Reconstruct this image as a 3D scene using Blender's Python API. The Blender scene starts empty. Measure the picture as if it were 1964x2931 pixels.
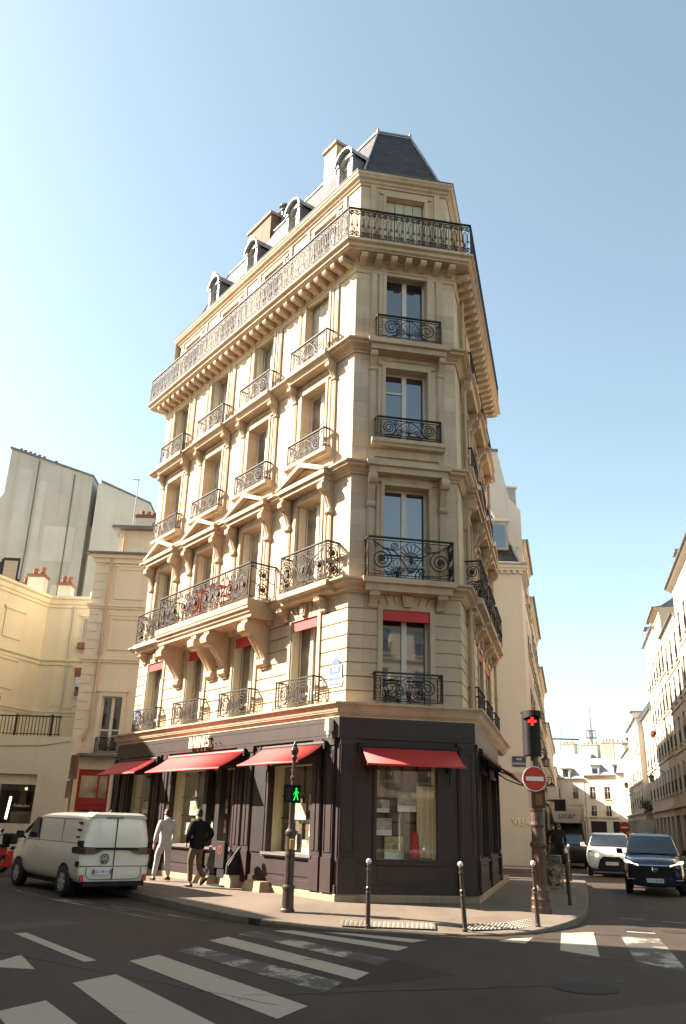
import bpy, math, random
from mathutils import Vector, Matrix
R = random.Random(7)
sc = bpy.context.scene
col = sc.collection
PI = math.pi
cos, sin, rad = math.cos, math.sin, math.radians

# ------------------------------------------------------------------ materials
def nmat(name):
    m = bpy.data.materials.new(name); m.use_nodes = True
    nt = m.node_tree; b = nt.nodes['Principled BSDF']
    return m, nt, b
def L(nt, a, b): nt.links.new(a, b)
def node(nt, t, **k):
    n = nt.nodes.new(t)
    for a, v in k.items():
        if a.startswith('i_'): n.inputs[a[2:].replace('_', ' ')].default_value = v
        else: setattr(n, a, v)
    return n
def c4(c): return (c[0], c[1], c[2], 1)
def mixc(nt, fac, a, b, mode='MIX'):
    n = nt.nodes.new('ShaderNodeMix'); n.data_type = 'RGBA'; n.blend_type = mode
    if isinstance(fac, (int, float)): n.inputs[0].default_value = fac
    else: L(nt, fac, n.inputs[0])
    for i, s in ((6, a), (7, b)):
        if isinstance(s, tuple): n.inputs[i].default_value = c4(s)
        else: L(nt, s, n.inputs[i])
    return n.outputs[2]
def ramp(nt, src, p0, p1, c0=(0, 0, 0), c1=(1, 1, 1)):
    r = nt.nodes.new('ShaderNodeValToRGB'); L(nt, src, r.inputs[0])
    e = r.color_ramp.elements
    e[0].position = p0; e[0].color = c4(c0); e[1].position = p1; e[1].color = c4(c1)
    return r.outputs[0]
def noise(nt, scale, detail=4, vec=None, rough=.6):
    n = node(nt, 'ShaderNodeTexNoise'); n.inputs['Scale'].default_value = scale
    n.inputs['Detail'].default_value = detail; n.inputs['Roughness'].default_value = rough
    if vec is None:
        g = nt.nodes.new('ShaderNodeNewGeometry'); vec = g.outputs['Position']
    L(nt, vec, n.inputs['Vector'])
    return n.outputs['Fac']
def plain(name, c, rough=.6, metal=0, var=.12, vs=6, spec=.4, coat=0):
    m, nt, b = nmat(name)
    f = ramp(nt, noise(nt, vs, 5), .3, .7)
    d = tuple(x * (1 - var) for x in c); e = tuple(min(1, x * (1 + var)) for x in c)
    L(nt, mixc(nt, f, d, e), b.inputs['Base Color'])
    b.inputs['Roughness'].default_value = rough; b.inputs['Metallic'].default_value = metal
    b.inputs['Specular IOR Level'].default_value = spec; b.inputs['Coat Weight'].default_value = coat
    return m
def stone(name, c, bw=1.1, bh=.42, joint=.82, var=.1, dirt=.25, bump=.25):
    """ashlar limestone: block-to-block tone, thin joints, rain streaks and grain"""
    m, nt, b = nmat(name)
    uv = node(nt, 'ShaderNodeUVMap')
    br = node(nt, 'ShaderNodeTexBrick'); L(nt, uv.outputs[0], br.inputs['Vector'])
    br.inputs['Scale'].default_value = 1; br.inputs['Brick Width'].default_value = bw; br.inputs['Row Height'].default_value = bh
    br.inputs['Mortar Size'].default_value = .006; br.inputs['Mortar Smooth'].default_value = .3
    br.inputs['Color1'].default_value = c4(tuple(x * (1 - var * .6) for x in c)); br.inputs['Color2'].default_value = c4(tuple(x * (1 + var * .5) for x in c))
    br.inputs['Mortar'].default_value = c4(tuple(x * joint for x in c))
    g = ramp(nt, noise(nt, 28, 6, rough=.75), .25, .75, (.86,) * 3, (1.08,) * 3)
    big = ramp(nt, noise(nt, .55, 5, rough=.65), .32, .68, (1 - dirt * .5, 1 - dirt * .56, 1 - dirt * .64), (1.04,) * 3)
    # vertical rain streaks
    gm = nt.nodes.new('ShaderNodeNewGeometry'); mp = node(nt, 'ShaderNodeMapping'); L(nt, gm.outputs['Position'], mp.inputs[0])
    mp.inputs['Scale'].default_value = (3.2, 3.2, .22)
    st = ramp(nt, noise(nt, 1.0, 4, mp.outputs[0]), .52, .8, (1, 1, 1), (1 - dirt, 1 - dirt * 1.05, 1 - dirt * 1.15))
    x = mixc(nt, 1, br.outputs['Color'], g, 'MULTIPLY'); x = mixc(nt, 1, x, big, 'MULTIPLY'); x = mixc(nt, .7, x, st, 'MULTIPLY')
    L(nt, x, b.inputs['Base Color']); b.inputs['Roughness'].default_value = .85; b.inputs['Specular IOR Level'].default_value = .25
    bp = node(nt, 'ShaderNodeBump'); bp.inputs['Strength'].default_value = bump; bp.inputs['Distance'].default_value = .01
    L(nt, g, bp.inputs['Height']); L(nt, bp.outputs[0], b.inputs['Normal'])
    return m
def render_wall(name, c, dirt=.25, scale=.35):
    """painted lime render with stains"""
    m, nt, b = nmat(name)
    a = ramp(nt, noise(nt, scale, 6, rough=.7), .3, .7, tuple(x * (1 - dirt) for x in c), c)
    gm = nt.nodes.new('ShaderNodeNewGeometry'); mp = node(nt, 'ShaderNodeMapping'); L(nt, gm.outputs['Position'], mp.inputs[0])
    mp.inputs['Scale'].default_value = (1.6, 1.6, .1)
    st = ramp(nt, noise(nt, 1, 5, mp.outputs[0]), .5, .8, (1, 1, 1), (1 - dirt, 1 - dirt, 1 - dirt * 1.1))
    g = ramp(nt, noise(nt, 18, 4), .2, .8, (.93,) * 3, (1.05,) * 3)
    x = mixc(nt, 1, a, st, 'MULTIPLY'); x = mixc(nt, 1, x, g, 'MULTIPLY')
    L(nt, x, b.inputs['Base Color']); b.inputs['Roughness'].default_value = .9; b.inputs['Specular IOR Level'].default_value = .2
    return m
def slate(name, c, bw=.3, bh=.14):
    m, nt, b = nmat(name)
    uv = node(nt, 'ShaderNodeUVMap')
    br = node(nt, 'ShaderNodeTexBrick'); L(nt, uv.outputs[0], br.inputs['Vector'])
    br.inputs['Scale'].default_value = 1; br.inputs['Brick Width'].default_value = bw; br.inputs['Row Height'].default_value = bh
    br.inputs['Mortar Size'].default_value = .008
    br.inputs['Color1'].default_value = c4(tuple(x * .8 for x in c)); br.inputs['Color2'].default_value = c4(tuple(x * 1.35 for x in c)); br.inputs['Mortar'].default_value = c4(tuple(x * .4 for x in c))
    f = ramp(nt, noise(nt, 1.2, 5), .3, .75, (.75, .75, .75), (1.25, 1.15, 1.0))
    L(nt, mixc(nt, 1, br.outputs['Color'], f, 'MULTIPLY'), b.inputs['Base Color']); b.inputs['Roughness'].default_value = .55; b.inputs['Specular IOR Level'].default_value = .35
    bp = node(nt, 'ShaderNodeBump'); bp.inputs['Strength'].default_value = .5; bp.inputs['Distance'].default_value = .015
    L(nt, br.outputs['Fac'], bp.inputs['Height']); bp.invert = True; L(nt, bp.outputs[0], b.inputs['Normal'])
    return m
def glow(name, c, s):
    m, nt, b = nmat(name)
    b.inputs['Base Color'].default_value = c4(tuple(x * .3 for x in c))
    b.inputs['Emission Color'].default_value = c4(c); b.inputs['Emission Strength'].default_value = s
    return m
def glass_dark(name, c=(.012, .012, .016), ior=1.9, rough=.03, wob=.0):
    m, nt, b = nmat(name)
    f = ramp(nt, noise(nt, 1.1, 3), .35, .65, c, tuple(x * 2.6 for x in c))
    L(nt, f, b.inputs['Base Color']); b.inputs['Roughness'].default_value = rough; b.inputs['IOR'].default_value = ior
    if wob:
        bp = node(nt, 'ShaderNodeBump'); bp.inputs['Strength'].default_value = wob; bp.inputs['Distance'].default_value = .02
        L(nt, noise(nt, 1.6, 2), bp.inputs['Height']); L(nt, bp.outputs[0], b.inputs['Normal'])
    return m
def glass_clear(name, tint=(.92, .93, .9)):
    m, nt, b = nmat(name); nt.nodes.remove(b)
    out = nt.nodes['Material Output']
    t = node(nt, 'ShaderNodeBsdfTransparent'); t.inputs[0].default_value = c4(tint)
    g = node(nt, 'ShaderNodeBsdfGlossy'); g.inputs['Roughness'].default_value = .02; g.inputs[0].default_value = (.95, .95, .95, 1)
    lw = node(nt, 'ShaderNodeLayerWeight'); lw.inputs[0].default_value = .5
    pw = node(nt, 'ShaderNodeMath'); pw.operation = 'POWER'; L(nt, lw.outputs['Facing'], pw.inputs[0]); pw.inputs[1].default_value = 4.5
    ma = node(nt, 'ShaderNodeMath'); ma.operation = 'MULTIPLY_ADD'; L(nt, pw.outputs[0], ma.inputs[0]); ma.inputs[1].default_value = .88; ma.inputs[2].default_value = .09
    mx = node(nt, 'ShaderNodeMixShader'); L(nt, ma.outputs[0], mx.inputs[0]); L(nt, t.outputs[0], mx.inputs[1]); L(nt, g.outputs[0], mx.inputs[2])
    L(nt, mx.outputs[0], out.inputs[0])
    return m
def asphalt(name, c, c2, speck=.25):
    m, nt, b = nmat(name)
    big = ramp(nt, noise(nt, .25, 6, rough=.7), .35, .7)
    x = mixc(nt, big, c, c2)
    g = ramp(nt, noise(nt, 55, 3, rough=.8), .3, .72, (1 - speck,) * 3, (1 + speck,) * 3)
    x = mixc(nt, 1, x, g, 'MULTIPLY')
    # tyre-polished bands / patches
    gm = nt.nodes.new('ShaderNodeNewGeometry'); mp = node(nt, 'ShaderNodeMapping'); L(nt, gm.outputs['Position'], mp.inputs[0])
    mp.inputs['Rotation'].default_value = (0, 0, rad(-15)); mp.inputs['Scale'].default_value = (1.1, .12, 1)
    st = ramp(nt, noise(nt, 1, 4, mp.outputs[0]), .35, .7, (.85,) * 3, (1.12, 1.1, 1.08))
    x = mixc(nt, 1, x, st, 'MULTIPLY')
    # fine cracks
    vo = node(nt, 'ShaderNodeTexVoronoi'); vo.feature = 'DISTANCE_TO_EDGE'; vo.inputs['Scale'].default_value = .55
    mpn = node(nt, 'ShaderNodeVectorMath'); mpn.operation = 'ADD'
    nz = node(nt, 'ShaderNodeTexNoise'); nz.inputs['Scale'].default_value = 1.3; nz.inputs['Detail'].default_value = 4
    L(nt, gm.outputs['Position'], nz.inputs['Vector']); L(nt, gm.outputs['Position'], mpn.inputs[0]); L(nt, nz.outputs['Color'], mpn.inputs[1])
    L(nt, mpn.outputs[0], vo.inputs['Vector'])
    ck = ramp(nt, vo.outputs['Distance'], .0, .012, (.72,) * 3, (1, 1, 1))
    x = mixc(nt, .6, x, ck, 'MULTIPLY')
    L(nt, x, b.inputs['Base Color']); b.inputs['Roughness'].default_value = .8; b.inputs['Specular IOR Level'].default_value = .3
    bp = node(nt, 'ShaderNodeBump'); bp.inputs['Strength'].default_value = .5; bp.inputs['Distance'].default_value = .006
    L(nt, g, bp.inputs['Height']); L(nt, bp.outputs[0], b.inputs['Normal'])
    return m
def worn_paint(name, c, under, wear=.5):
    m, nt, b = nmat(name)
    ad = node(nt, 'ShaderNodeMath'); ad.operation = 'MULTIPLY_ADD'; L(nt, noise(nt, 19, 8, rough=.8), ad.inputs[0]); ad.inputs[1].default_value = .55; L(nt, noise(nt, 1.3, 5, rough=.6), ad.inputs[2])
    a = ramp(nt, ad.outputs[0], wear + .14, wear + .22)
    g = ramp(nt, noise(nt, 50, 3, rough=.8), .3, .7, (.8,) * 3, (1.1,) * 3)
    x = mixc(nt, a, c, under); x = mixc(nt, 1, x, g, 'MULTIPLY')
    L(nt, x, b.inputs['Base Color']); b.inputs['Roughness'].default_value = .75
    return m
def slats(name, c, n=16, axis=2):
    m, nt, b = nmat(name)
    tc = nt.nodes.new('ShaderNodeNewGeometry'); w = node(nt, 'ShaderNodeTexWave'); L(nt, tc.outputs['Position'], w.inputs[0])
    w.bands_direction = 'Z'; w.inputs['Scale'].default_value = n; w.wave_profile = 'SAW'
    f = ramp(nt, w.outputs['Fac'], 0, .9, tuple(x * .72 for x in c), c)  # shade between the slats painted into the colour as dark bands
    L(nt, f, b.inputs['Base Color']); b.inputs['Roughness'].default_value = .6
    bp = node(nt, 'ShaderNodeBump'); bp.inputs['Strength'].default_value = .8; bp.inputs['Distance'].default_value = .02
    L(nt, w.outputs['Fac'], bp.inputs['Height']); L(nt, bp.outputs[0], b.inputs['Normal'])
    return m
def picture(name, cols, scale=3):
    m, nt, b = nmat(name)
    v = node(nt, 'ShaderNodeTexVoronoi'); v.inputs['Scale'].default_value = scale
    gm = nt.nodes.new('ShaderNodeNewGeometry'); L(nt, gm.outputs['Position'], v.inputs['Vector'])
    r = nt.nodes.new('ShaderNodeValToRGB'); sp = node(nt, 'ShaderNodeSeparateColor'); L(nt, v.outputs['Color'], sp.inputs[0]); L(nt, sp.outputs[0], r.inputs[0])
    e = r.color_ramp.elements
    while len(e) < len(cols): e.new(.5)
    for i, c in enumerate(cols): e[i].position = i / max(1, len(cols) - 1); e[i].color = c4(c)
    x = mixc(nt, 1, r.outputs[0], ramp(nt, noise(nt, 14, 4), .3, .7, (.6,) * 3, (1.2,) * 3), 'MULTIPLY')
    L(nt, x, b.inputs['Base Color']); b.inputs['Roughness'].default_value = .5
    return m

STC = (.59, .45, .31)
M = dict(
 stone=stone('limestone', STC, 1.15, .43, .74, .2, .34),
 stone_rust=stone('limestone_courses', STC, 1.3, 5, .75, .2, .34),
 stone_trim=stone('limestone_trim', (.56, .425, .29), 1.9, 3, .85, .14, .42),
 stone_plinth=stone('plinth_stone', (.40, .30, .19), 1.2, 2, .6, .15, .5, .6),
 iron=plain('black_iron', (.036, .028, .022), .65, 0, .3, 20, .25),
 shop=plain('shopfront_paint', (.031, .0165, .0145), .5, 0, .2, 3, .45),
 shop_dark=plain('shop_recess', (.022, .016, .016), .5, 0, .2, 3),
 sill_paint=plain('shop_sill', (.16, .15, .145), .4, 0, .1, 5),
 red=plain('red_canvas', (.48, .042, .036), .62, 0, .07, 4, .35),
 slate=slate('slate', (.046, .038, .038)),
 zinc=plain('zinc', (.30, .29, .285), .5, .1, .2, 2.5, .4),
 zinc_dark=plain('zinc_weathered', (.15, .14, .142), .55, .2, .25, 2.5),
 frame=plain('window_frame_paint', (.58, .54, .46), .5, 0, .05, 5),
 glass=glass_dark('window_glass', (.012, .011, .02), 2.7, .03, .02),
 glass_warm=glass_dark('window_glass_curtain', (.18, .148, .105), 1.5, .06, .02),
 glass_mid=glass_dark('window_glass_drapes', (.20, .17, .125), 1.5, .05, .02), glass_dim=glass_dark('window_glass_dim', (.12, .095, .07), 1.5, .04, .02),
 shutter=slats('louvred_shutter', (.62, .59, .45), 9),
 clear=glass_clear('shop_glass'),
 cream_in=plain('display_lining', (.70, .62, .43), .7, 0, .06, 3),
 dark_in=plain('shop_interior_wood', (.15, .105, .065), .7, 0, .3, 4),
 brick=stone('chimney_brick', (.20, .105, .07), .22, .07, 1.5, .35, .4),
 pot=plain('terracotta', (.27, .105, .06), .8, 0, .25, 8),
 asph=asphalt('asphalt', (.043, .0285, .0205), (.060, .041, .030)),
 pave=asphalt('pavement_asphalt', (.14, .106, .078), (.19, .145, .108), .15),
 kerb=stone('granite_kerb', (.17, .14, .11), 1.0, 9, .45, .12, .3, .4),
 white_mark=worn_paint('road_paint', (.40, .325, .245), (.05, .04, .032), .80),
 white_worn=worn_paint('road_paint_worn', (.40, .33, .245), (.055, .045, .038), .54),
 yellow_mark=worn_paint('road_paint_yellow', (.34, .27, .13), (.06, .05, .042), .52),
 tact=worn_paint('tactile_slab', (.30, .26, .205), (.2, .165, .125), .6),
 paint_white=plain('van_paint', (.72, .67, .58), .22, 0, .02, 2, .5, .9),
 car_white=plain('car_paint_white', (.66, .65, .62), .25, 0, .02, 2, .5, .7),
 car_blue=plain('car_paint_blue', (.018, .022, .055), .22, .2, .05, 2, .5, .9),
 blackp=plain('black_plastic', (.014, .012, .012), .65, 0, .2, 10, .25),
 rubber=plain('tyre_rubber', (.018, .017, .016), .8, 0, .2, 12),
 alloy=plain('alloy', (.42, .41, .39), .35, .1, .05, 6),
 chrome=plain('chrome', (.7, .7, .7), .15, 1, .02, 6),
 carglass=glass_dark('car_glass', (.012, .014, .016), 1.7, .04),
 taillight=plain('tail_lamp', (.05, .009, .008), .2, 0, .1, 10, .6, .5),
 reflector=plain('reflector_red', (.6, .06, .03), .3, 0, .1, 10),
 plate=plain('plate_white', (.75, .74, .68), .4, 0, .03, 9),
 plate_blue=plain('plate_blue', (.05, .07, .22), .4, 0, .03, 9),
 ink=plain('ink_black', (.015, .015, .02), .5, 0, .1, 9),
 lampw=glow('head_lamp_glow', (1, .97, .8), 1.3),
 drl=glow('running_light_glow', (1, .97, .55), .75),
 red_lamp=glow('red_signal_glow', (1, .03, .02), .5),
 green_lamp=glow('green_signal_glow', (.01, 1, .10), .30),
 tube=glow('tube_lamp', (1, .95, .85), .8), bulb=glow('bulb_lamp', (1, .75, .35), .6),
 signred=plain('sign_red', (.50, .035, .025), .45, 0, .04, 6),
 signwhite=plain('sign_white', (.75, .72, .66), .45, 0, .04, 6),
 bollard=plain('bollard_brown', (.055, .038, .028), .4, .2, .2, 14),
 bronze=plain('post_bronze', (.085, .05, .032), .5, .3, .3, 10),
 ballw=plain('bollard_ball', (.75, .70, .62), .4, 0, .1, 20),
 skin=plain('skin', (.48, .27, .18), .6, 0, .08, 20),
 hair=plain('dark_hair', (.02, .014, .01), .6, 0, .3, 60),
 grey_cloth=plain('grey_fleece', (.50, .47, .46), .95, 0, .12, 30, .1),
 black_cloth=plain('black_cloth', (.012, .011, .012), .9, 0, .3, 20, .2),
 brown_cloth=plain('brown_cloth', (.14, .095, .065), .95, 0, .15, 25, .1),
 shoe=plain('dark_leather', (.03, .022, .018), .5, 0, .2, 20),
 orange_cloth=plain('orange_cloth', (.5, .09, .03), .9, 0, .15, 20),
 sign_cream=plain('sign_letters', (.78, .70, .55), .45, 0, .05, 9),
 plaque=plain('plaque_enamel', (.11, .16, .33), .35, 0, .05, 9),
 plaque_green=plain('plaque_green', (.03, .07, .05), .35, 0, .05, 9),
 plaque_blue=plain('plaque_dark', (.03, .04, .09), .35, 0, .05, 9),
 cream=render_wall('cream_render', (.78, .69, .50), .12),
 cream2=render_wall('cream_stone', (.68, .605, .485), .15),
 greywall=render_wall('grey_cement', (.58, .53, .46), .26, .18),
 palewall=render_wall('pale_cement', (.60, .565, .50), .18, .25),
 shopwall=render_wall('shop_render', (.64, .575, .455), .1, .3),
 veja=render_wall('beige_render', (.54, .485, .41), .07, .2),
 warm1=render_wall('facade_warm', (.55, .465, .355), .14, .3), warm2=render_wall('facade_white', (.62, .55, .455), .12, .3),
 warm3=render_wall('facade_ochre', (.48, .40, .27), .15, .3),
 dred=plain('door_red', (.30, .022, .022), .5, 0, .1, 4),
 red_gloss=plain('scooter_red', (.55, .035, .02), .25, 0, .06, 6, .5, .6),
 leaf=plain('foliage', (.045, .075, .025), .8, 0, .5, 9), leaf2=plain('foliage_light', (.10, .13, .04), .8, 0, .4, 9),
 flower=plain('flower_red', (.5, .06, .03), .8, 0, .3, 9),
 bag=plain('clear_bag', (.27, .205, .14), .3, 0, .4, 7, .5), trash=plain('bagged_rubbish', (.25, .16, .09), .7, 0, .6, 9),
 green_p=plain('green_paint', (.06, .32, .03), .4, 0, .1, 6), truck=plain('truck_panel', (.50, .43, .34), .5, 0, .08, 2),
 graf=plain('graffiti_black', (.03, .025, .035), .8, 0, .2, 9), graf2=plain('graffiti_tan', (.45, .34, .22), .8, 0, .1, 9),
 grass=plain('weed', (.06, .10, .02), .8, 0, .4, 20),
)
PICS = [picture('photo_a', [(.5, .45, .35), (.2, .3, .12), (.65, .6, .5), (.3, .2, .12)], 5), picture('photo_b', [(.35, .4, .45), (.6, .55, .4), (.12, .16, .08), (.7, .66, .55)], 4),
        picture('photo_c', [(.6, .4, .2), (.25, .3, .12), (.55, .5, .45), (.4, .12, .06)], 6)]
# ------------------------------------------------------------------ geometry helpers
def V(*a): return Vector(a)
def tag(o, label=None, cat=None, group=None, kind=None):
    if label: o['label'] = label
    if cat: o['category'] = cat
    if group: o['group'] = group
    if kind: o['kind'] = kind
    return o
def thing(name, label, cat, loc=(0, 0, 0), rz=0, group=None):
    o = bpy.data.objects.new(name, None); col.objects.link(o)
    o.location = loc; o.rotation_euler = (0, 0, rz); o.empty_display_size = .2
    return tag(o, label, cat, group)
def origin(o):
    v = Vector((0, 0, 0))
    while o is not None: v += o.location; o = o.parent
    return v
class MB:
    """collects faces, then links them as ONE mesh object; UVs are metres on each face's own plane"""
    def __init__(s): s.v = []; s.f = []; s.m = []; s.mi = 0
    def add(s, pts, faces):
        b = len(s.v); s.v += [Vector(p) for p in pts]
        for f in faces: s.f.append([b + i for i in f]); s.m.append(s.mi)
    def quad(s, *p): s.add(p, [tuple(range(len(p)))])
    def hexa(s, p):  # 8 points: bottom 0-3, top 4-7
        s.add(p, [(3, 2, 1, 0), (4, 5, 6, 7), (0, 1, 5, 4), (1, 2, 6, 5), (2, 3, 7, 6), (3, 0, 4, 7)])
    def box(s, c, d, rz=0):
        x, y, z = d[0] / 2, d[1] / 2, d[2] / 2; cr_, sr_ = cos(rz), sin(rz); c = Vector(c)
        pts = [(-x, -y, -z), (x, -y, -z), (x, y, -z), (-x, y, -z), (-x, -y, z), (x, -y, z), (x, y, z), (-x, y, z)]
        s.hexa([c + V(p[0] * cr_ - p[1] * sr_, p[0] * sr_ + p[1] * cr_, p[2]) for p in pts])
    def fb(s, F, u0, u1, o0, o1, z0, z1):
        s.hexa([F(u0, o0, z0), F(u1, o0, z0), F(u1, o1, z0), F(u0, o1, z0), F(u0, o0, z1), F(u1, o0, z1), F(u1, o1, z1), F(u0, o1, z1)])
    def fprism(s, F, poly, o0, o1):  # polygon in (u,z) between two offsets
        n = len(poly); s.add([F(u, o0, z) for u, z in poly] + [F(u, o1, z) for u, z in poly],
            [tuple(range(n))[::-1], tuple(range(n, 2 * n))] + [(i, (i + 1) % n, n + (i + 1) % n, n + i) for i in range(n)])
    def fside(s, F, poly, u0, u1):   # polygon in (o,z) between two u
        n = len(poly); s.add([F(u0, o, z) for o, z in poly] + [F(u1, o, z) for o, z in poly],
            [tuple(range(n))[::-1], tuple(range(n, 2 * n))] + [(i, (i + 1) % n, n + (i + 1) % n, n + i) for i in range(n)])
    def prism(s, poly, z0, z1):
        n = len(poly); s.add([(x, y, z0) for x, y in poly] + [(x, y, z1) for x, y in poly],
            [tuple(range(n))[::-1], tuple(range(n, 2 * n))] + [(i, (i + 1) % n, n + (i + 1) % n, n + i) for i in range(n)])
    def tube(s, pts, r, n=6, cap=True):
        pts = [Vector(p) for p in pts]; rs = r if isinstance(r, (list, tuple)) else [r] * len(pts)
        b = len(s.v); prev = None
        for i, p in enumerate(pts):
            t = (pts[min(i + 1, len(pts) - 1)] - pts[max(i - 1, 0)]).normalized()
            a = prev - t * prev.dot(t) if prev is not None else t.orthogonal()
            a = a.normalized(); prev = a; c = t.cross(a)
            for k in range(n):
                q = 2 * PI * k / n; s.v.append(p + (a * cos(q) + c * sin(q)) * rs[i])
        for i in range(len(pts) - 1):
            for k in range(n):
                s.f.append([b + i * n + k, b + i * n + (k + 1) % n, b + (i + 1) * n + (k + 1) % n, b + (i + 1) * n + k]); s.m.append(s.mi)
        if cap:
            s.f.append([b + k for k in range(n)][::-1]); s.m.append(s.mi)
            s.f.append([b + (len(pts) - 1) * n + k for k in range(n)]); s.m.append(s.mi)
    def lathe(s, prof, c=(0, 0, 0), n=16):
        c = Vector(c); b = len(s.v)
        for r, z in prof:
            for k in range(n): q = 2 * PI * k / n; s.v.append(c + V(r * cos(q), r * sin(q), z))
        for i in range(len(prof) - 1):
            for k in range(n):
                s.f.append([b + i * n + k, b + i * n + (k + 1) % n, b + (i + 1) * n + (k + 1) % n, b + (i + 1) * n + k]); s.m.append(s.mi)
        s.f.append([b + k for k in range(n)][::-1]); s.m.append(s.mi)
        s.f.append([b + (len(prof) - 1) * n + k for k in range(n)]); s.m.append(s.mi)
    def sphere(s, c, r, n=10, sq=(1, 1, 1)):
        c = Vector(c); h = n // 2
        prof = [(-PI / 2 + PI * i / h) for i in range(h + 1)]; b = len(s.v)
        for a in prof:
            for k in range(n): q = 2 * PI * k / n; s.v.append(c + V(r * cos(a) * cos(q) * sq[0], r * cos(a) * sin(q) * sq[1], r * sin(a) * sq[2]))
        for i in range(h):
            for k in range(n):
                s.f.append([b + i * n + k, b + i * n + (k + 1) % n, b + (i + 1) * n + (k + 1) % n, b + (i + 1) * n + k]); s.m.append(s.mi)
    def ribbon(s, pts, w, d, mp, nv):
        """bar of section 2w x 2d along 2-D points (u,z) laid on a plane"""
        b = len(s.v); n = len(pts)
        for i in range(n):
            a, c = pts[max(i - 1, 0)], pts[min(i + 1, n - 1)]; tx, tz = c[0] - a[0], c[1] - a[1]; l = math.hypot(tx, tz) or 1
            px, pz = -tz / l * w, tx / l * w; u, z = pts[i]
            p, q = mp(u + px, z + pz), mp(u - px, z - pz)
            s.v += [p + nv * d, q + nv * d, q - nv * d, p - nv * d]
        for i in range(n - 1):
            for k in range(4): s.f.append([b + i * 4 + k, b + i * 4 + (k + 1) % 4, b + i * 4 + 4 + (k + 1) % 4, b + i * 4 + 4 + k]); s.m.append(s.mi)
        s.f.append([b, b + 1, b + 2, b + 3]); s.m.append(s.mi); e = b + (n - 1) * 4; s.f.append([e + 3, e + 2, e + 1, e]); s.m.append(s.mi)
    def loft(s, secs, cap=True, close=True):
        n = len(secs[0]); b = len(s.v)
        for q in secs: s.v += [Vector(p) for p in q]
        for i in range(len(secs) - 1):
            for k in range(n if close else n - 1):
                s.f.append([b + i * n + k, b + i * n + (k + 1) % n, b + (i + 1) * n + (k + 1) % n, b + (i + 1) * n + k]); s.m.append(s.mi)
        if cap:
            s.f.append([b + k for k in range(n)][::-1]); s.m.append(s.mi); e = b + (len(secs) - 1) * n
            s.f.append([e + k for k in range(n)]); s.m.append(s.mi)
    def build(s, name, mats, parent=None, smooth=False, local=False, bevel=0, sub=0, loc=None):
        mats = mats if isinstance(mats, (list, tuple)) else [mats]
        me = bpy.data.meshes.new(name)
        og = Vector((0, 0, 0)) if local or parent is None else origin(parent)
        if loc is not None: og = og + Vector(loc)
        me.from_pydata([v - og for v in s.v], [], s.f)
        uv = me.uv_layers.new(name='UVMap')
        for p in me.polygons:
            p.material_index = s.m[p.index]; p.use_smooth = smooth
            n = p.normal
            for li in p.loop_indices:
                co = me.vertices[me.loops[li].vertex_index].co + og
                if abs(n.z) > .75: uv.data[li].uv = (co.x, co.y)
                else:
                    h = math.hypot(n.x, n.y) or 1; tx, ty = -n.y / h, n.x / h
                    uv.data[li].uv = (co.x * tx + co.y * ty, co.z)
        for m in mats: me.materials.append(m)
        me.update()
        o = bpy.data.objects.new(name, me); col.objects.link(o)
        if parent is not None: o.parent = parent
        if loc is not None: o.location = loc
        if bevel:
            b = o.modifiers.new('Bevel', 'BEVEL'); b.width = bevel; b.segments = 2; b.limit_method = 'ANGLE'
        if sub:
            b = o.modifiers.new('Sub', 'SUBSURF'); b.levels = sub; b.render_levels = sub
        return o
def copy_tree(o, parent=None):
    c = o.copy(); col.objects.link(c); c.parent = parent
    for ch in list(o.children): copy_tree(ch, c)
    return c
class Face:
    """a vertical facade plane: u along it, o outwards, z up"""
    def __init__(s, p, u, n): s.p = Vector((p[0], p[1])); s.u = Vector((u[0], u[1])); s.n = Vector((n[0], n[1]))
    def __call__(s, u, o, z): q = s.p + s.u * u + s.n * o; return Vector((q.x, q.y, z))
    @property
    def nv(s): return Vector((s.n.x, s.n.y, 0))
    @property
    def uv(s): return Vector((s.u.x, s.u.y, 0))
def wall(mb, F, u0, u1, z0, z1, ops, o=0.0):
    """a wall surface with openings (ua,ub,za,zb,depth) and their reveals"""
    us = sorted({u0, u1, *[x for q in ops for x in q[:2] if u0 < x < u1]}); zs = sorted({z0, z1, *[x for q in ops for x in q[2:4] if z0 < x < z1]})
    for i in range(len(us) - 1):
        for k in range(len(zs) - 1):
            cu, cz = (us[i] + us[i + 1]) / 2, (zs[k] + zs[k + 1]) / 2
            if any(q[0] < cu < q[1] and q[2] < cz < q[3] for q in ops): continue
            mb.quad(F(us[i], o, zs[k]), F(us[i + 1], o, zs[k]), F(us[i + 1], o, zs[k + 1]), F(us[i], o, zs[k + 1]))
    for a, b, c, d, t in ops:
        e = o - t
        mb.quad(F(a, o, c), F(a, e, c), F(a, e, d), F(a, o, d)); mb.quad(F(b, o, c), F(b, o, d), F(b, e, d), F(b, e, c))
        mb.quad(F(a, o, d), F(a, e, d), F(b, e, d), F(b, o, d)); mb.quad(F(a, o, c), F(b, o, c), F(b, e, c), F(a, e, c))
def spiral(cx, cz, r0, r1, a0, a1, n=20):
    return [(cx + (r0 + (r1 - r0) * i / n) * cos(a0 + (a1 - a0) * i / n), cz + (r0 + (r1 - r0) * i / n) * sin(a0 + (a1 - a0) * i / n)) for i in range(n + 1)]
def bez(p0, p1, p2, p3, n=12):
    r = []
    for i in range(n + 1):
        t = i / n; a, b, c, d = (1 - t) ** 3, 3 * t * (1 - t) ** 2, 3 * t * t * (1 - t), t ** 3
        r.append((a * p0[0] + b * p1[0] + c * p2[0] + d * p3[0], a * p0[1] + b * p1[1] + c * p2[1] + d * p3[1]))
    return r
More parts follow.
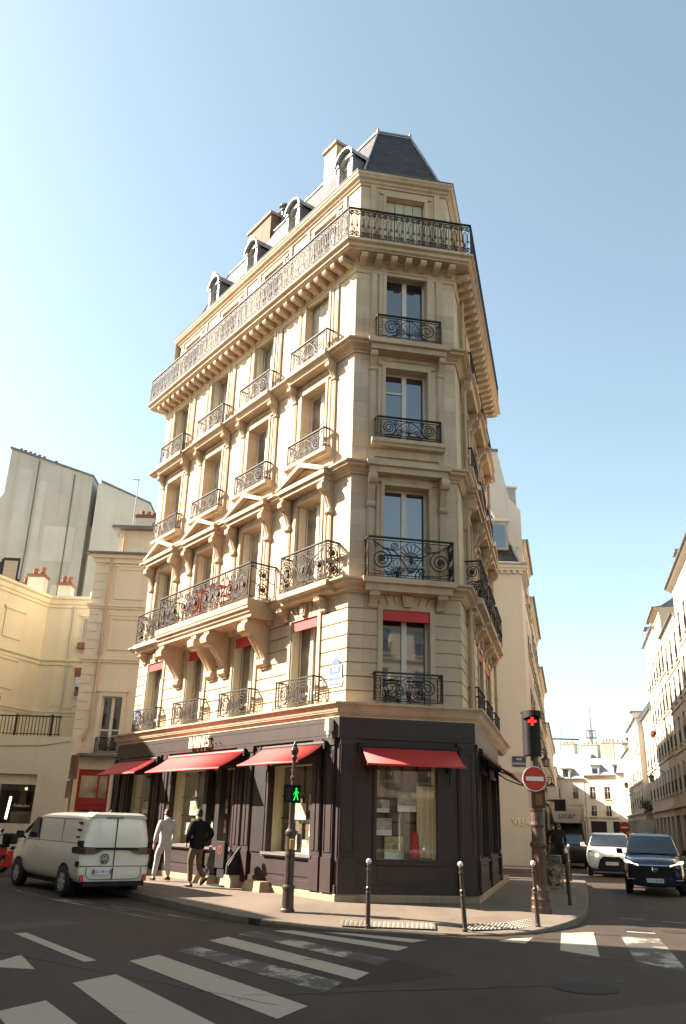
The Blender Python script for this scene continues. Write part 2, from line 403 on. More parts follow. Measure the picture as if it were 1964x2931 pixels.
def text_obj(name, s, size, mat, parent, M4, ext=.004, shear=0, sx=1):
    cu = bpy.data.curves.new(name, 'FONT'); cu.body = s; cu.size = size; cu.extrude = ext; cu.align_x = 'CENTER'; cu.align_y = 'CENTER'; cu.shear = shear
    cu.resolution_u = 3
    tmp = bpy.data.objects.new(name, cu); col.objects.link(tmp)
    me = bpy.data.meshes.new_from_object(tmp.evaluated_get(bpy.context.evaluated_depsgraph_get()))
    bpy.data.objects.remove(tmp); bpy.data.curves.remove(cu); me.name = name
    me.materials.clear(); me.materials.append(mat)
    o = bpy.data.objects.new(name, me); col.objects.link(o)
    if parent is not None: o.parent = parent
    o.matrix_local = M4 @ Matrix.Diagonal((sx, 1, 1, 1))
    return o
def face_mat(F, u, o, z, parent=None, flip=False):
    """matrix that lays text on a facade so that it reads from outside"""
    n = F.nv; x = Vector((-n.y, n.x, 0)); y = Vector((0, 0, 1)); p = F(u, o, z)
    if parent is not None: p = p - origin(parent)
    return Matrix(((x.x, y.x, n.x, p.x), (x.y, y.y, n.y, p.y), (x.z, y.z, n.z, p.z), (0, 0, 0, 1)))
def leafball(mb, c, r, n, size, rnd, sq=1.0):
    c = Vector(c)
    for i in range(n):
        d = Vector((rnd.gauss(0, 1), rnd.gauss(0, 1), rnd.gauss(0, 1) * sq)).normalized() * r * (rnd.random() ** .45) * (.75 + .35 * sin(i * 1.7))
        p = c + d; a = Vector((rnd.uniform(-1, 1), rnd.uniform(-1, 1), rnd.uniform(-1, 1))).normalized(); b = a.orthogonal().normalized(); s = size * rnd.uniform(.6, 1.4)
        mb.mi = 0 if rnd.random() < .6 else 1
        mb.quad(p - a * s, p + b * s * .5, p + a * s, p - b * s * .5)

# ------------------------------------------------------------------ camera (solved from the photograph's perspective)
FOC, PIT, ROL, CH = 2355.626, .360875, .0293392, 1.6811
cam = bpy.data.cameras.new('Camera'); co = bpy.data.objects.new('Camera', cam); col.objects.link(co); sc.camera = co
cam.sensor_fit = 'VERTICAL'; cam.sensor_height = 36; cam.lens = FOC / 2931 * 36; cam.clip_start = .1; cam.clip_end = 3000
_x = V(1, 0, 0); _u = V(0, -sin(PIT), cos(PIT)); _f = V(0, cos(PIT), sin(PIT))
_r = _x * cos(ROL) + _u * sin(ROL); _up = _u * cos(ROL) - _x * sin(ROL)
co.matrix_world = Matrix(((_r.x, _up.x, -_f.x, 0), (_r.y, _up.y, -_f.y, 0), (_r.z, _up.z, -_f.z, CH), (0, 0, 0, 1)))

# ------------------------------------------------------------------ light
SUN_AZ, SUN_EL = rad(-14), rad(34.5)       # direction of travel on the ground from +X; elevation
tr = Vector((cos(SUN_AZ) * cos(SUN_EL), sin(SUN_AZ) * cos(SUN_EL), -sin(SUN_EL)))
sl = bpy.data.lights.new('Sun', 'SUN'); sl.energy = 5.0; sl.angle = rad(.53); sl.color = (1, .89, .76)
so = bpy.data.objects.new('Sun', sl); col.objects.link(so); so.rotation_euler = tr.to_track_quat('-Z', 'Y').to_euler(); so.location = (-30, 10, 40)
w = bpy.data.worlds.new('World'); sc.world = w; w.use_nodes = True
nt = w.node_tree; bg = nt.nodes['Background']
sky = node(nt, 'ShaderNodeTexSky'); sky.sky_type = 'NISHITA'; sky.sun_disc = False; sky.sun_elevation = SUN_EL
sd = -tr; sky.sun_rotation = math.atan2(sd.x, sd.y)
sky.air_density = 1.0; sky.dust_density = 1.0; sky.ozone_density = 1.0
hs = node(nt, 'ShaderNodeHueSaturation'); hs.inputs['Saturation'].default_value = .8; hs.inputs['Value'].default_value = 1
L(nt, sky.outputs[0], hs.inputs['Color'])
tint = mixc(nt, 1, hs.outputs[0], (1.0, 1.06, .925), 'MULTIPLY')
L(nt, tint, bg.inputs[0]); bg.inputs[1].default_value = .066
sc.view_settings.view_transform = 'Standard'; sc.view_settings.look = 'None'; sc.view_settings.exposure = 2.2; sc.view_settings.gamma = 1
# ------------------------------------------------------------------ the corner building
A2 = Vector((.18156, 19.16706)); tL, tC, tR = .9290423, .1754247, 1.3065841
uL = Vector((-cos(tL), sin(tL))); uC = Vector((cos(tC), sin(tC))); uR = Vector((cos(tR), sin(tR)))
nL = Vector((-uL.y, uL.x)); nC = Vector((uC.y, -uC.x)); nR = Vector((uR.y, -uR.x))
if nL.x > 0: nL = -nL
LLEN, CLEN, RLEN = 11.84, 2.804, 8.75
B2 = A2 + uC * CLEN
FL, FC, FR_ = Face(A2, uL, nL), Face(A2, uC, nC), Face(B2, uR, nR)
PL, PR = A2 + uL * LLEN, B2 + uR * RLEN
PR2, PL2 = PR - nR * 3.0, PL - nL * 3.0
POLY = [PL, A2, B2, PR, PR2, PL2]
bk = (PL2 - PR2).normalized(); nB = Vector((-bk.y, bk.x)); nB = nB if nB.y > 0 else -nB
NRM = [nL, nC, nR, uR, nB, uL]          # normal of edge i -> i+1
def off(i, o):
    a, b = NRM[i - 1], NRM[i]
    return POLY[i] + (a + b) * (o / (1 + a.dot(b)))
def sweep(mb, prof, rng=None, closed=True):
    """a moulding profile (o,z) carried round the building with mitred corners"""
    idx = list(range(6)) + [0] if rng is None else rng
    n = len(prof); b = len(mb.v)
    for i in idx:
        for o, z in prof: q = off(i, o); mb.v.append(Vector((q.x, q.y, z)))
    for j in range(len(idx) - 1):
        for k in range(n if closed else n - 1):
            mb.f.append([b + j * n + k, b + (j + 1) * n + k, b + (j + 1) * n + (k + 1) % n, b + j * n + (k + 1) % n]); mb.m.append(mb.mi)
def ulim(F, i, o):
    """u range of facade edge i at offset o"""
    return (off(i, o) - F.p).dot(F.u), (off(i + 1, o) - F.p).dot(F.u)
house = thing('corner_building', 'tall pale limestone corner building with iron balconies above a dark shopfront', 'building', (A2.x, A2.y, 0))
BAYS = {'L': [1.77, 4.70, 7.56, 10.44], 'C': [1.44], 'R': [2.1, 4.6, 7.1]}
FACES = [('L', FL, 0), ('C', FC, 1), ('R', FR_, 2)]
ZW = [(4.27, 6.5), (7.22, 9.72), (10.98, 13.12), (13.95, 16.2), (16.8, 19.0)]      # opening sill / head, first to fifth storey
HW = .585
# --- wall surfaces
mb = MB()
for key, F, i in FACES:
    a, b = sorted(ulim(F, i, 0))
    wall(mb, F, a, b, 6.8, 16.6, [(c - HW, c + HW, *ZW[k], .34) for c in BAYS[key] for k in (1, 2, 3)])
    a, b = sorted(ulim(F, i, -.16))
    wall(mb, F, a, b, 16.6, 19.6, [(c - HW, c + HW, *ZW[4], .30) for c in BAYS[key]], -.16)
for j, (p, q) in enumerate(((3, 4), (4, 5), (5, 0))):
    P_, Q_ = POLY[p], POLY[q]
    mb.quad((P_.x, P_.y, .1), (Q_.x, Q_.y, .1), (Q_.x, Q_.y, 19.6), (P_.x, P_.y, 19.6))
mb.build('wall', M['stone'], house)
# --- first storey: rusticated courses with open joints
mb = MB()
ch = (6.82 - 4.22) / 8
for key, F, i in FACES:
    a, b = sorted(ulim(F, i, -.03)); ops = [(c - HW, c + HW, ZW[0][0], ZW[0][1], .32) for c in BAYS[key]]
    wall(mb, F, a, b, 3.9, 6.9, ops, -.03)
    a, b = sorted(ulim(F, i, 0))
    cuts = [a] + [x for c in BAYS[key] for x in (c - HW, c + HW)] + [b]
    for k in range(8):
        z0, z1 = 4.22 + ch * k + .016, 4.22 + ch * (k + 1) - .016
        if z0 > 6.5:
            segs = [(a, b)]
        elif z1 > 6.5:
            segs = [(a, b)]; z0 = max(z0, 6.53)
        else: segs = [(cuts[q], cuts[q + 1]) for q in range(0, len(cuts), 2)]
        for s0, s1 in segs: mb.fb(F, s0, s1, -.05, 0, z0, z1)
mb.build('rusticated_wall', M['stone_rust'], house)
# --- string courses, balcony shelf, cornices
def moulding(name, prof, mat='stone_trim'):
    m = MB(); sweep(m, prof); return m.build(name, M[mat], house)
moulding('shop_cornice', [(-.05, 3.9), (.30, 3.9), (.30, 3.925), (.325, 3.95), (.345, 3.975), (.37, 4.0), (.37, 4.025), (.385, 4.03), (.40, 4.07), (.43, 4.12), (.465, 4.155), (.495, 4.175), (.495, 4.215), (-.05, 4.24)])
moulding('string_course', [(-.05, 6.86), (.05, 6.86), (.05, 6.90), (.12, 6.95), (.12, 6.985), (.17, 7.02), (.26, 7.05), (.26, 7.11), (.34, 7.135), (.34, 7.18), (-.05, 7.2)])
moulding('string_course', [(-.05, 9.96), (.05, 9.96), (.05, 10.0), (.11, 10.05), (.11, 10.08), (.15, 10.11), (.24, 10.13), (.24, 10.19), (.31, 10.215), (.31, 10.26), (-.05, 10.29)])
moulding('string_course', [(-.05, 13.5), (.05, 13.5), (.05, 13.55), (.12, 13.6), (.12, 13.63), (.17, 13.66), (.27, 13.68), (.27, 13.735), (.36, 13.765), (.36, 13.81), (-.05, 13.84)])
mb = MB()
sweep(mb, [(-.2, 16.46), (.10, 16.46), (.12, 16.50), (.48, 16.51), (.48, 16.535), (.55, 16.575), (.55, 16.665), (.64, 16.70), (.64, 16.765), (.63, 16.78), (-.2, 16.8)])
sweep(mb, [(-.05, 16.10), (.03, 16.10), (.04, 16.15), (.04, 16.20), (.07, 16.23), (.07, 16.46), (-.05, 16.46)])
for key, F, i in FACES:                       # modillions under the shelf
    a, b = sorted(ulim(F, i, .1)); n = max(2, round((b - a) / .40))
    for k in range(n):
        u = a + (b - a) * (k + .5) / n
        mb.fside(F, [(.07, 16.46), (.47, 16.46), (.47, 16.40), (.43, 16.34), (.36, 16.31), (.24, 16.30), (.14, 16.27), (.07, 16.26)], u - .085, u + .085)
mb.build('balcony_shelf', M['stone_trim'], house)
moulding('roof_cornice', [(-.3, 19.3), (-.12, 19.3), (-.11, 19.36), (-.06, 19.40), (-.05, 19.46), (.02, 19.50), (.04, 19.56), (.07, 19.60), (.07, 19.68), (-.3, 19.73)])
moulding('plinth', [(-.1, .02), (.30, .02), (.30, .25), (.28, .285), (-.1, .285)], 'stone_plinth')
mb = MB(); sweep(mb, [(-.28, 19.7), (.09, 19.685), (.095, 19.70), (-.28, 19.76)])
mb.build('gutter', M['zinc_dark'], house)
# --- window surrounds, pilaster strips, keystones, pediments
mb = MB()
def console(F, uc, w_, omax, zt, h, m=None, scroll=True):
    m = m or mb
    pts = [(0, zt), (omax, zt)]
    for k in range(11):
        t = k / 10; pts.append((max(.03, omax * (.5 + .5 * cos(PI * min(1, t ** .85))) * .92 + .05), zt - .04 * h - h * t * .96))
    pts.append((0, zt - h))
    m.fside(F, pts, uc - w_ / 2, uc + w_ / 2)
    if scroll:
        for (o, z, r) in ((omax * .86, zt - h * .2, h * .15), (.055, zt - h * .86, h * .09)):
            q = [(o + r * cos(2 * PI * k / 12), z + r * sin(2 * PI * k / 12)) for k in range(12)]
            m.fside(F, q, uc - w_ * .62, uc + w_ * .62)
        for s in (-.25, .25): m.fside(F, [(p + .012 if 0 < j < len(pts) - 1 else p, z) for j, (p, z) in enumerate(pts)], uc + s * w_ - .012, uc + s * w_ + .012)
for key, F, i in FACES:
    for c in BAYS[key]:
        for k in range(5):
            z0, z1 = ZW[k]; o = -.16 if k == 4 else 0
            if k == 0:
                for s in (-1, 1): mb.fb(F, c + s * (HW + .06) - .06, c + s * (HW + .06) + .06, 0, .035, 4.24, 6.62)
                mb.fb(F, c - HW, c + HW, 0, .035, 6.5, 6.62)
                # fan of voussoirs and keystone
                for q in range(-3, 4):
                    if q == 0: continue
                    ua, ub = c + q * .19 - .085, c + q * .19 + .085; sk = q * .035
                    mb.fprism(F, [(ua, 6.62), (ub, 6.62), (ub + sk, 6.85), (ua + sk, 6.85)], .002, .03)
                mb.fprism(F, [(c - .09, 6.58), (c + .09, 6.58), (c + .13, 6.86), (c - .13, 6.86)], 0, .11)
                mb.fprism(F, [(c - .05, 6.63), (c + .05, 6.63), (c + .08, 6.8), (c - .08, 6.8)], .11, .13)
                continue
            # moulded architrave in two steps
            for (w0, w1, pr) in ((0, .09, .07), (.09, .20, .045)):
                for s in (-1, 1):
                    ua, ub = sorted((c + s * (HW + w0), c + s * (HW + w1))); mb.fb(F, ua, ub, o, o + pr, (z0 if k else z0), z1)
                mb.fb(F, c - HW - w1, c + HW + w1, o, o + pr - .002, z1 + w0, z1 + w1)
            if k in (1, 2, 3):   # flanking strips up to the next string course
                zt = (9.96, 13.5, 16.1)[k - 1]; zb = (7.2, 10.3, 13.84)[k - 1]
                for s in (-1, 1):
                    ua, ub = sorted((c + s * (HW + .27), c + s * (HW + .43))); mb.fb(F, ua, ub, 0, .05, zb, zt)
                    mb.fb(F, ua + .04, ub - .04, .05, .062, zb + .3, zt - .5)
                if k < 3:
                    # frieze panel between the consoles
                    mb.fb(F, c - .62, c + .62, 0, .03, z1 + .24, zt - .08)
                    mb.fb(F, c - .40, c + .40, .03, .055, z1 + .28, zt - .12)
            if k == 4:
                for s in (-1, 1):
                    ua, ub = sorted((c + s * (HW + .30), c + s * (HW + .46))); mb.fb(F, ua, ub, o, o + .045, 16.8, 19.3)
        # entablature breaks forward above the second storey window
        if key == 'L' or key == 'R':
            mb.fb(F, c - 1.12, c + 1.12, .05, .40, 10.10, 10.22); mb.fb(F, c - 1.05, c + 1.05, .05, .33, 9.98, 10.10)
            zb, zp = 10.22, 10.72
            mb.fprism(F, [(c - 1.16, zb), (c - 1.0, zb), (c, zp - .11), (c + 1.0, zb), (c + 1.16, zb), (c + 1.16, zb + .05), (c, zp + .03), (c - 1.16, zb + .05)], .05, .42)
            mb.fprism(F, [(c - 1.0, zb + .003), (c + 1.0, zb + .003), (c, zp - .11)], .02, .16)
            mb.fprism(F, [(c - .9, zb + .004), (c - .8, zb + .004), (c, zp - .19), (c + .8, zb + .004), (c + .9, zb + .004), (c, zp - .14)], .16, .24)
        else:
            mb.fb(F, c - 1.10, c + 1.10, .05, .36, 10.14, 10.275); mb.fb(F, c - 1.03, c + 1.03, .05, .28, 9.97, 10.14)
            mb.fb(F, c - 1.12, c + 1.12, .05, .42, 13.68, 13.825); mb.fb(F, c - 1.04, c + 1.04, .05, .33, 13.52, 13.68)
            mb.fb(F, c - 1.16, c + 1.16, .05, .42, 7.06, 7.195); mb.fb(F, c - 1.08, c + 1.08, .05, .33, 6.88, 7.06)
        # third storey sill shelf
        mb.fside(F, [(0, 10.72), (.22, 10.74), (.24, 10.80), (.30, 10.83), (.30, 10.93), (0, 10.96)], c - .98, c + .98)
        mb.fside(F, [(0, 10.5), (.06, 10.5), (.06, 10.72), (0, 10.72)], c - .9, c + .9)
        # fourth storey window shelf
        if key != 'C': mb.fside(F, [(0, 13.52), (.3, 13.54), (.34, 13.66), (.43, 13.70), (.43, 13.83), (0, 13.86)], c - .98, c + .98)
mb.build('facade_moulding', M['stone_trim'], house)
# --- carved brackets, each a piece of its own
def bracket(F, u, w_, om, zt, h, name='bracket'):
    m = MB(); console(F, u, w_, om, zt, h, m); return m.build(name, M['stone_trim'], house)
for key, F, i in FACES:
    for c in BAYS[key]:
        for s in (-1, 1):
            bracket(F, c + s * .94, .17, .30, 9.98, .95)
            bracket(F, c + s * .94, .15, .27, 13.52, .55)
            if not (key == 'L' and c in (4.70, 7.56)): bracket(F, c + s * .84, .20, .30 if key == 'C' else .27, 6.88, .36)
for u in (3.62, 5.72, 6.50, 8.62): bracket(FL, u, .30, .72, 6.72, 1.28, 'corbel')
# wide balcony slab across the two middle bays
BB0, BB1 = 3.24, 8.86
mb = MB(); mb.fside(FL, [(0, 6.72), (.74, 6.72), (.74, 6.80), (.79, 6.84), (.80, 6.90), (.86, 6.94), (.86, 7.0), (.88, 7.02), (.88, 7.18), (0, 7.21)], BB0, BB1)
mb.fside(FL, [(0, 6.60), (.10, 6.60), (.16, 6.72), (0, 6.72)], BB0 + .1, BB1 - .1)
mb.build('balcony_slab', M['stone_trim'], house)
for F, c, o in ((FL, 1.44, .42), (FL, 10.55, .40), *[(FR_, c, .46) for c in BAYS['R']]):
    mb = MB(); mb.fside(F, [(0, 6.9), (.28, 6.93), (.30, 7.02), (o, 7.06), (o, 7.19), (0, 7.205)], c - 1.08, c + 1.08); mb.build('balcony_ledge', M['stone_trim'], house)

# --- windows
def window(F, uc, hw, z0, z1, o, parent, glass='glass', shutters=0, blind=False, transom=None, low=.36):
    m = MB(); fw = .055
    m.fb(F, uc - hw, uc - hw + fw, o, o + .06, z0, z1); m.fb(F, uc + hw - fw, uc + hw, o, o + .06, z0, z1)
    m.fb(F, uc - hw + fw, uc + hw - fw, o, o + .06, z1 - fw, z1); m.fb(F, uc - hw + fw, uc + hw - fw, o, o + .06, z0, z0 + .07)
    m.fb(F, uc - .062, uc + .062, o, o + .075, z0 + .07, z1 - fw)
    if low:
        for s in (-1, 1):
            ua, ub = sorted((uc + s * .062, uc + s * (hw - fw))); m.fb(F, ua, ub, o + .005, o + .05, z0 + low - .04, z0 + low + .03)
    if transom:
        ua, ub = (uc - hw + fw, uc - .062) ; m.fb(F, ua, ub, o + .005, o + .055, transom - .03, transom + .03)
    fr = m.build('window', M['frame'], parent)
    g = MB(); g.fb(F, uc - hw + .02, uc + hw - .02, o + .01, o + .025, z0 + .03, z1 - .02); g.build('pane', M[glass], fr)
    if shutters == 3:
        g = MB()
        for q in range(4):
            ua = uc - hw + .03 + q * (2 * hw - .06) / 4; g.fb(F, ua + .01, ua + (2 * hw - .06) / 4 - .01, o + .10, o + .135, z0 + .03, z1 - .03)
        g.build('shutter', M['shutter'], fr)
    else:
        for s in (-1, 1):
            if shutters & (1 if s > 0 else 2):
                g = MB(); ua, ub = sorted((uc + s * (hw - .004), uc + s * (hw - .055))); g.fb(F, ua, ub, o + .09, o + .31, z0 + .02, z1 - .02); g.build('shutter', M['shutter'], fr)
    if blind:
        g = MB(); g.fb(F, uc - hw + .015, uc + hw - .015, o + .27, o + .30, z1 - .235, z1 - .005); g.build('roller_blind', M['red'], fr)
        g = MB(); g.fb(F, uc - hw + .01, uc + hw - .01, o + .255, o + .315, z1 - .26, z1 - .236); g.build('blind_bar', M['red'], fr)
    return fr
for key, F, i in FACES:
    for bi, c in enumerate(BAYS[key]):
        for k in range(5):
            z0, z1 = ZW[k]; o = (-.30, -.33, -.33, -.33, -.45)[k]
            sh = 0
            if key == 'L': sh = (2 | 1, 1, 0, 1, 1)[k] if not (k == 3 and bi == 0) else 3
            if key == 'L' and k == 0: sh = 1
            if key == 'C' and k == 4: sh = 3
            gm = ('glass_warm', 'glass_mid', 'glass_warm', 'glass_dim')[(bi * 3 + k * 2) % 4] if key == 'L' else 'glass'
            window(F, c, HW, z0, z1, o, house, gm, sh, blind=(k == 0), transom=(12.55 if key == 'C' and k == 2 else None), low=.5 if k == 1 else .4)

# --- iron railings
def rail_frame(mb, mp, nv, u0, u1, z0, z1, top=.028):
    mb.ribbon([(u0 - .01, z1), (u1 + .01, z1)], .018, top, mp, nv)
    for z in (z1 - .075, z0 + .07, z0 + .015): mb.ribbon([(u0, z), (u1, z)], .009, .010, mp, nv)
    for u in (u0, u1): mb.ribbon([(u, z0), (u, z1)], .014, .014, mp, nv)
def palmette(mb, mp, nv, c, z, h, w_=.007):
    for k in range(-4, 5):
        a = PI / 2 + k * .30; l = h * (1 - .055 * abs(k))
        mb.ribbon(bez((c + k * .006, z), (c + l * .35 * cos(a) * .6, z + l * .4), (c + l * .8 * cos(a), z + l * .7 * max(.35, sin(a))), (c + l * cos(a), z + l * max(.25, sin(a))), 6), w_, w_, mp, nv)
def scroll_s(mb, mp, nv, x0, z0, x1, z1, r, s, w_=.008):
    """an S bar from (x0,z0) to (x1,z1), each end curled"""
    d = s
    p = spiral(x0, z0 + r, r * .25, r, d * (PI / 2) + d * 2.6 * PI, -PI / 2 if d > 0 else -PI / 2, 16)
    mb.ribbon(p, w_, w_, mp, nv)
    p = spiral(x1, z1 - r, r * .25, r, -d * (PI / 2) - d * 2.6 * PI, PI / 2, 16); mb.ribbon(p, w_, w_, mp, nv)
    mb.ribbon(bez((x0, z0), (x0 + d * r * 2.2, z0 + r * .3), (x1 - d * r * 2.2, z1 - r * .3), (x1, z1), 8), w_, w_, mp, nv)
def rail_small(mb, F, u0, u1, o, z0, z1, rnd_=0):
    mp = lambda u, z: F(u, o, z); nv = F.nv; w_ = u1 - u0; h = z1 - z0
    rail_frame(mb, mp, nv, u0, u1, z0, z1)
    e = min(.12, w_ * .08)
    for u in (u0 + e, u1 - e): mb.ribbon([(u, z0), (u, z1 - .07)], .009, .009, mp, nv)
    za, zb = z0 + .08, z1 - .085; hm = (za + zb) / 2
    for u in (u0, u1 - e):
        for q in range(3): mb.ribbon(spiral(u + e / 2, za + (q + .5) * (zb - za) / 3, e * .38, e * .38, 0, 2 * PI, 10), .006, .006, mp, nv)
    c = (u0 + u1) / 2; r = min((zb - za) * .47, w_ * .17)
    for s in (-1, 1):
        x = c + s * (w_ / 2 - e - r - .015)
        mb.ribbon(spiral(x, hm, r, .035, -PI / 2 if s > 0 else -PI / 2, -PI / 2 - s * 4.9 * PI, 34), .011, .010, mp, nv)
        r2 = r * .52; x2 = c + s * (w_ * .155)
        mb.ribbon(spiral(x2, za + r2 + .01, r2, .02, PI / 2 + s * .6, PI / 2 + s * (.6 + 3.6 * PI), 22), .010, .009, mp, nv)
        mb.ribbon(bez((x - s * r * .2, za + .01), (x - s * r, za - .02), (x2 + s * r2, hm), (x2, hm + .05), 8), .010, .009, mp, nv)
        mb.ribbon(bez((x2, hm + .05), (c + s * .12, zb - .02), (c + s * .04, zb), (c, zb - .03), 8), .010, .009, mp, nv)
        mb.ribbon(spiral(c + s * w_ * .2, zb - r * .33, r * .33, .015, s * .3, s * 3.3 * PI, 16), .008, .008, mp, nv)
    palmette(mb, mp, nv, c, za + .02, (zb - za) * .8)
    mb.ribbon([(c, za), (c, zb)], .010, .010, mp, nv)
    for u in (u0, u1):          # returns to the wall
        a = F.uv
        mq = lambda q, z, u=u: F(u, q, z)
        mb.ribbon([(0, z1), (o, z1)], .018, .018, mq, a); mb.ribbon([(0, z0 + .07), (o, z0 + .07)], .009, .009, mq, a)
        for q in (o * .33, o * .66): mb.ribbon([(q, z0 + .07), (q, z1)], .008, .008, mq, a)
def big_motif(mb, mp, nv, ua, ub, za, zb):
    c = (ua + ub) / 2; w_ = ub - ua; h = zb - za; r = min(h * .33, w_ * .23)
    for s in (-1, 1):
        x = c + s * (w_ / 2 - r - .02); z = za + r + h * .12
        mb.ribbon(spiral(x, z, r, .05, PI / 2, PI / 2 + s * 4.6 * PI, 38), .013, .012, mp, nv)
        mb.fprism(lambda u, o, zz: mp(u, zz) + nv * o, [(x + .075 * cos(2 * PI * k / 10), z + .075 * sin(2 * PI * k / 10)) for k in range(10)], -.02, .045)
        mb.ribbon(bez((x, z + r), (x - s * r * 1.3, z + r * 1.1), (c + s * r * .9, za + h * .5), (c + s * .05, za + .06), 12), .012, .011, mp, nv)
        mb.ribbon(spiral(c + s * w_ * .2, zb - h * .14, h * .13, .02, -PI / 2, -PI / 2 + s * 3.7 * PI, 20), .010, .009, mp, nv)
        mb.ribbon(bez((c + s * w_ * .2, zb - h * .27), (c + s * w_ * .34, zb - h * .3), (c + s * w_ * .42, zb - h * .05), (c + s * w_ * .47, zb - .02), 8), .010, .009, mp, nv)
        mb.ribbon(spiral(c + s * w_ * .42, zb - h * .12, h * .10, .015, PI / 2, PI / 2 - s * 3.2 * PI, 16), .009, .008, mp, nv)
        mb.ribbon(spiral(c + s * w_ * .12, za + h * .13, h * .12, .02, PI / 2, PI / 2 - s * 3.6 * PI, 18), .010, .009, mp, nv)
        mb.ribbon(bez((c + s * w_ * .12, za + .01), (c + s * w_ * .25, za + .0), (c + s * w_ * .38, za + .02), (x + s * r * .8, za + h * .1), 8), .009, .009, mp, nv)
        mb.ribbon(bez((c, za + h * .42), (c + s * w_ * .10, za + h * .38), (c + s * w_ * .13, za + h * .62), (c + s * .02, za + h * .7), 8), .009, .008, mp, nv)
        mb.ribbon(bez((c + s * .05, zb - .02), (c + s * w_ * .10, zb - .08), (c + s * w_ * .12, zb - h * .24), (c + s * w_ * .2, zb - h * .27), 8), .009, .008, mp, nv)
    palmette(mb, mp, nv, c, za + h * .45, h * .5, .009); palmette(mb, mp, nv, c, za + h * .04, h * .36, .007)
    mb.fprism(lambda u, o, zz: mp(u, zz) + nv * o, [(c + .05 * cos(2 * PI * k / 8), za + h * .43 + .07 * sin(2 * PI * k / 8)) for k in range(8)], -.02, .03)
def rail_big(mb, F, u0, u1, o, z0, z1, n=1):
    mp = lambda u, z: F(u, o, z); nv = F.nv
    rail_frame(mb, mp, nv, u0, u1, z0, z1, .032)
    for k in range(n):
        ua, ub = u0 + (u1 - u0) * k / n, u0 + (u1 - u0) * (k + 1) / n
        if k: mb.ribbon([(ua, z0), (ua, z1)], .012, .012, mp, nv)
        big_motif(mb, mp, nv, ua + .04, ub - .04, z0 + .09, z1 - .09)
    for u in (u0, u1):
        mq = lambda q, z, u=u: F(u, q, z); a = F.uv
        mb.ribbon([(0, z1), (o, z1)], .018, .03, mq, a)
        for z in (z1 - .075, z0 + .07): mb.ribbon([(0, z), (o, z)], .009, .009, mq, a)
        mb.ribbon([(.03, z0), (.03, z1)], .012, .012, mq, a)
        for kz in range(2):
            zc = z0 + .09 + (z1 - z0 - .18) * (kz + .5) / 2; rr = min(o * .42, .19)
            mb.ribbon(spiral(o * .5, zc, rr, .03, 0, 4.4 * PI, 26), .011, .010, mq, a)
            mb.ribbon(bez((.04, zc - rr), (o * .4, zc - rr * 1.3), (o * .6, zc + rr * 1.3), (o - .02, zc + rr), 8), .010, .009, mq, a)
            mb.fprism(lambda u_, o_, zz: mq(u_, zz) + a * o_, [(o * .5 + .06 * cos(2 * PI * k / 8), zc + .06 * sin(2 * PI * k / 8)) for k in range(8)], -.02, .02)
for key, F, i in FACES:
    for bi, c in enumerate(BAYS[key]):
        m = MB(); rail_small(m, F, c - .80, c + .80, .25, 4.30, 4.95); m.build('window_railing', M['iron'], house)
        m = MB(); rail_small(m, F, c - .86, c + .86, .26, 10.96, 11.54); m.build('window_railing', M['iron'], house)
        m = MB(); rail_small(m, F, c - .88, c + .88, .32, 13.87, 14.58); m.build('window_railing', M['iron'], house)
for F, u0, u1, o, n in ((FL, BB0 + .05, BB1 - .05, .82, 4), (FL, .43, 2.46, .38, 1), (FL, 9.5, 11.5, .36, 1), (FC, .40, 2.52, .38, 1)):
    m = MB(); rail_big(m, F, u0, u1, o, 7.2, 8.2, n); m.build('balcony_railing', M['iron'], house)
for c in BAYS['R']:
    m = MB(); rail_big(m, FR_, c - 1.0, c + 1.0, .42, 7.2, 8.2, 1); m.build('balcony_railing', M['iron'], house)
# the long top balcony: repeating lyre panels
m = MB()
def lyre(mb, mp, nv, ua, ub, za, zb):
    c = (ua + ub) / 2; w_ = ub - ua; h = zb - za
    mb.ribbon([(ua, za - .07), (ua, zb + .07)], .010, .010, mp, nv)
    for s in (-1, 1):
        r = w_ * .21
        mb.ribbon(spiral(c + s * w_ * .25, zb - r, r, .018, -s * PI / 2 + PI / 2 + PI / 2, PI / 2 + s * 3.4 * PI + (PI if s > 0 else -PI) * 0, 18), .009, .009, mp, nv)
        mb.ribbon(spiral(c + s * w_ * .25, za + r, r, .018, -PI / 2, -PI / 2 - s * 3.4 * PI, 18), .009, .009, mp, nv)
        mb.ribbon(spiral(c + s * w_ * .30, za + h * .40, r * .62, .015, PI / 2, PI / 2 + s * 3 * PI, 14), .007, .007, mp, nv)
        mb.ribbon(bez((c, za + h * .05), (c + s * w_ * .5, za + h * .42), (c + s * w_ * .02, za + h * .62), (c + s * w_ * .44, zb - r), 10), .009, .009, mp, nv)
        mb.ribbon(bez((c, za + h * .18), (c + s * w_ * .2, za + h * .4), (c + s * w_ * .2, za + h * .62), (c + s * w_ * .08, za + h * .8), 8), .008, .008, mp, nv)
    mb.ribbon([(c, za), (c, zb)], .007, .007, mp, nv)
ro = .575
for key, F, i in FACES:
    a, b = sorted(ulim(F, i, ro))
    if key == 'L': b = LLEN + .5
    mp = lambda u, z, F=F: F(u, ro, z); nv = F.nv
    rail_frame(m, mp, nv, a, b, 16.80, 17.79, .03)
    n = round((b - a) / .335)
    for k in range(n): lyre(m, mp, nv, a + (b - a) * k / n, a + (b - a) * (k + 1) / n, 16.89, 17.70)
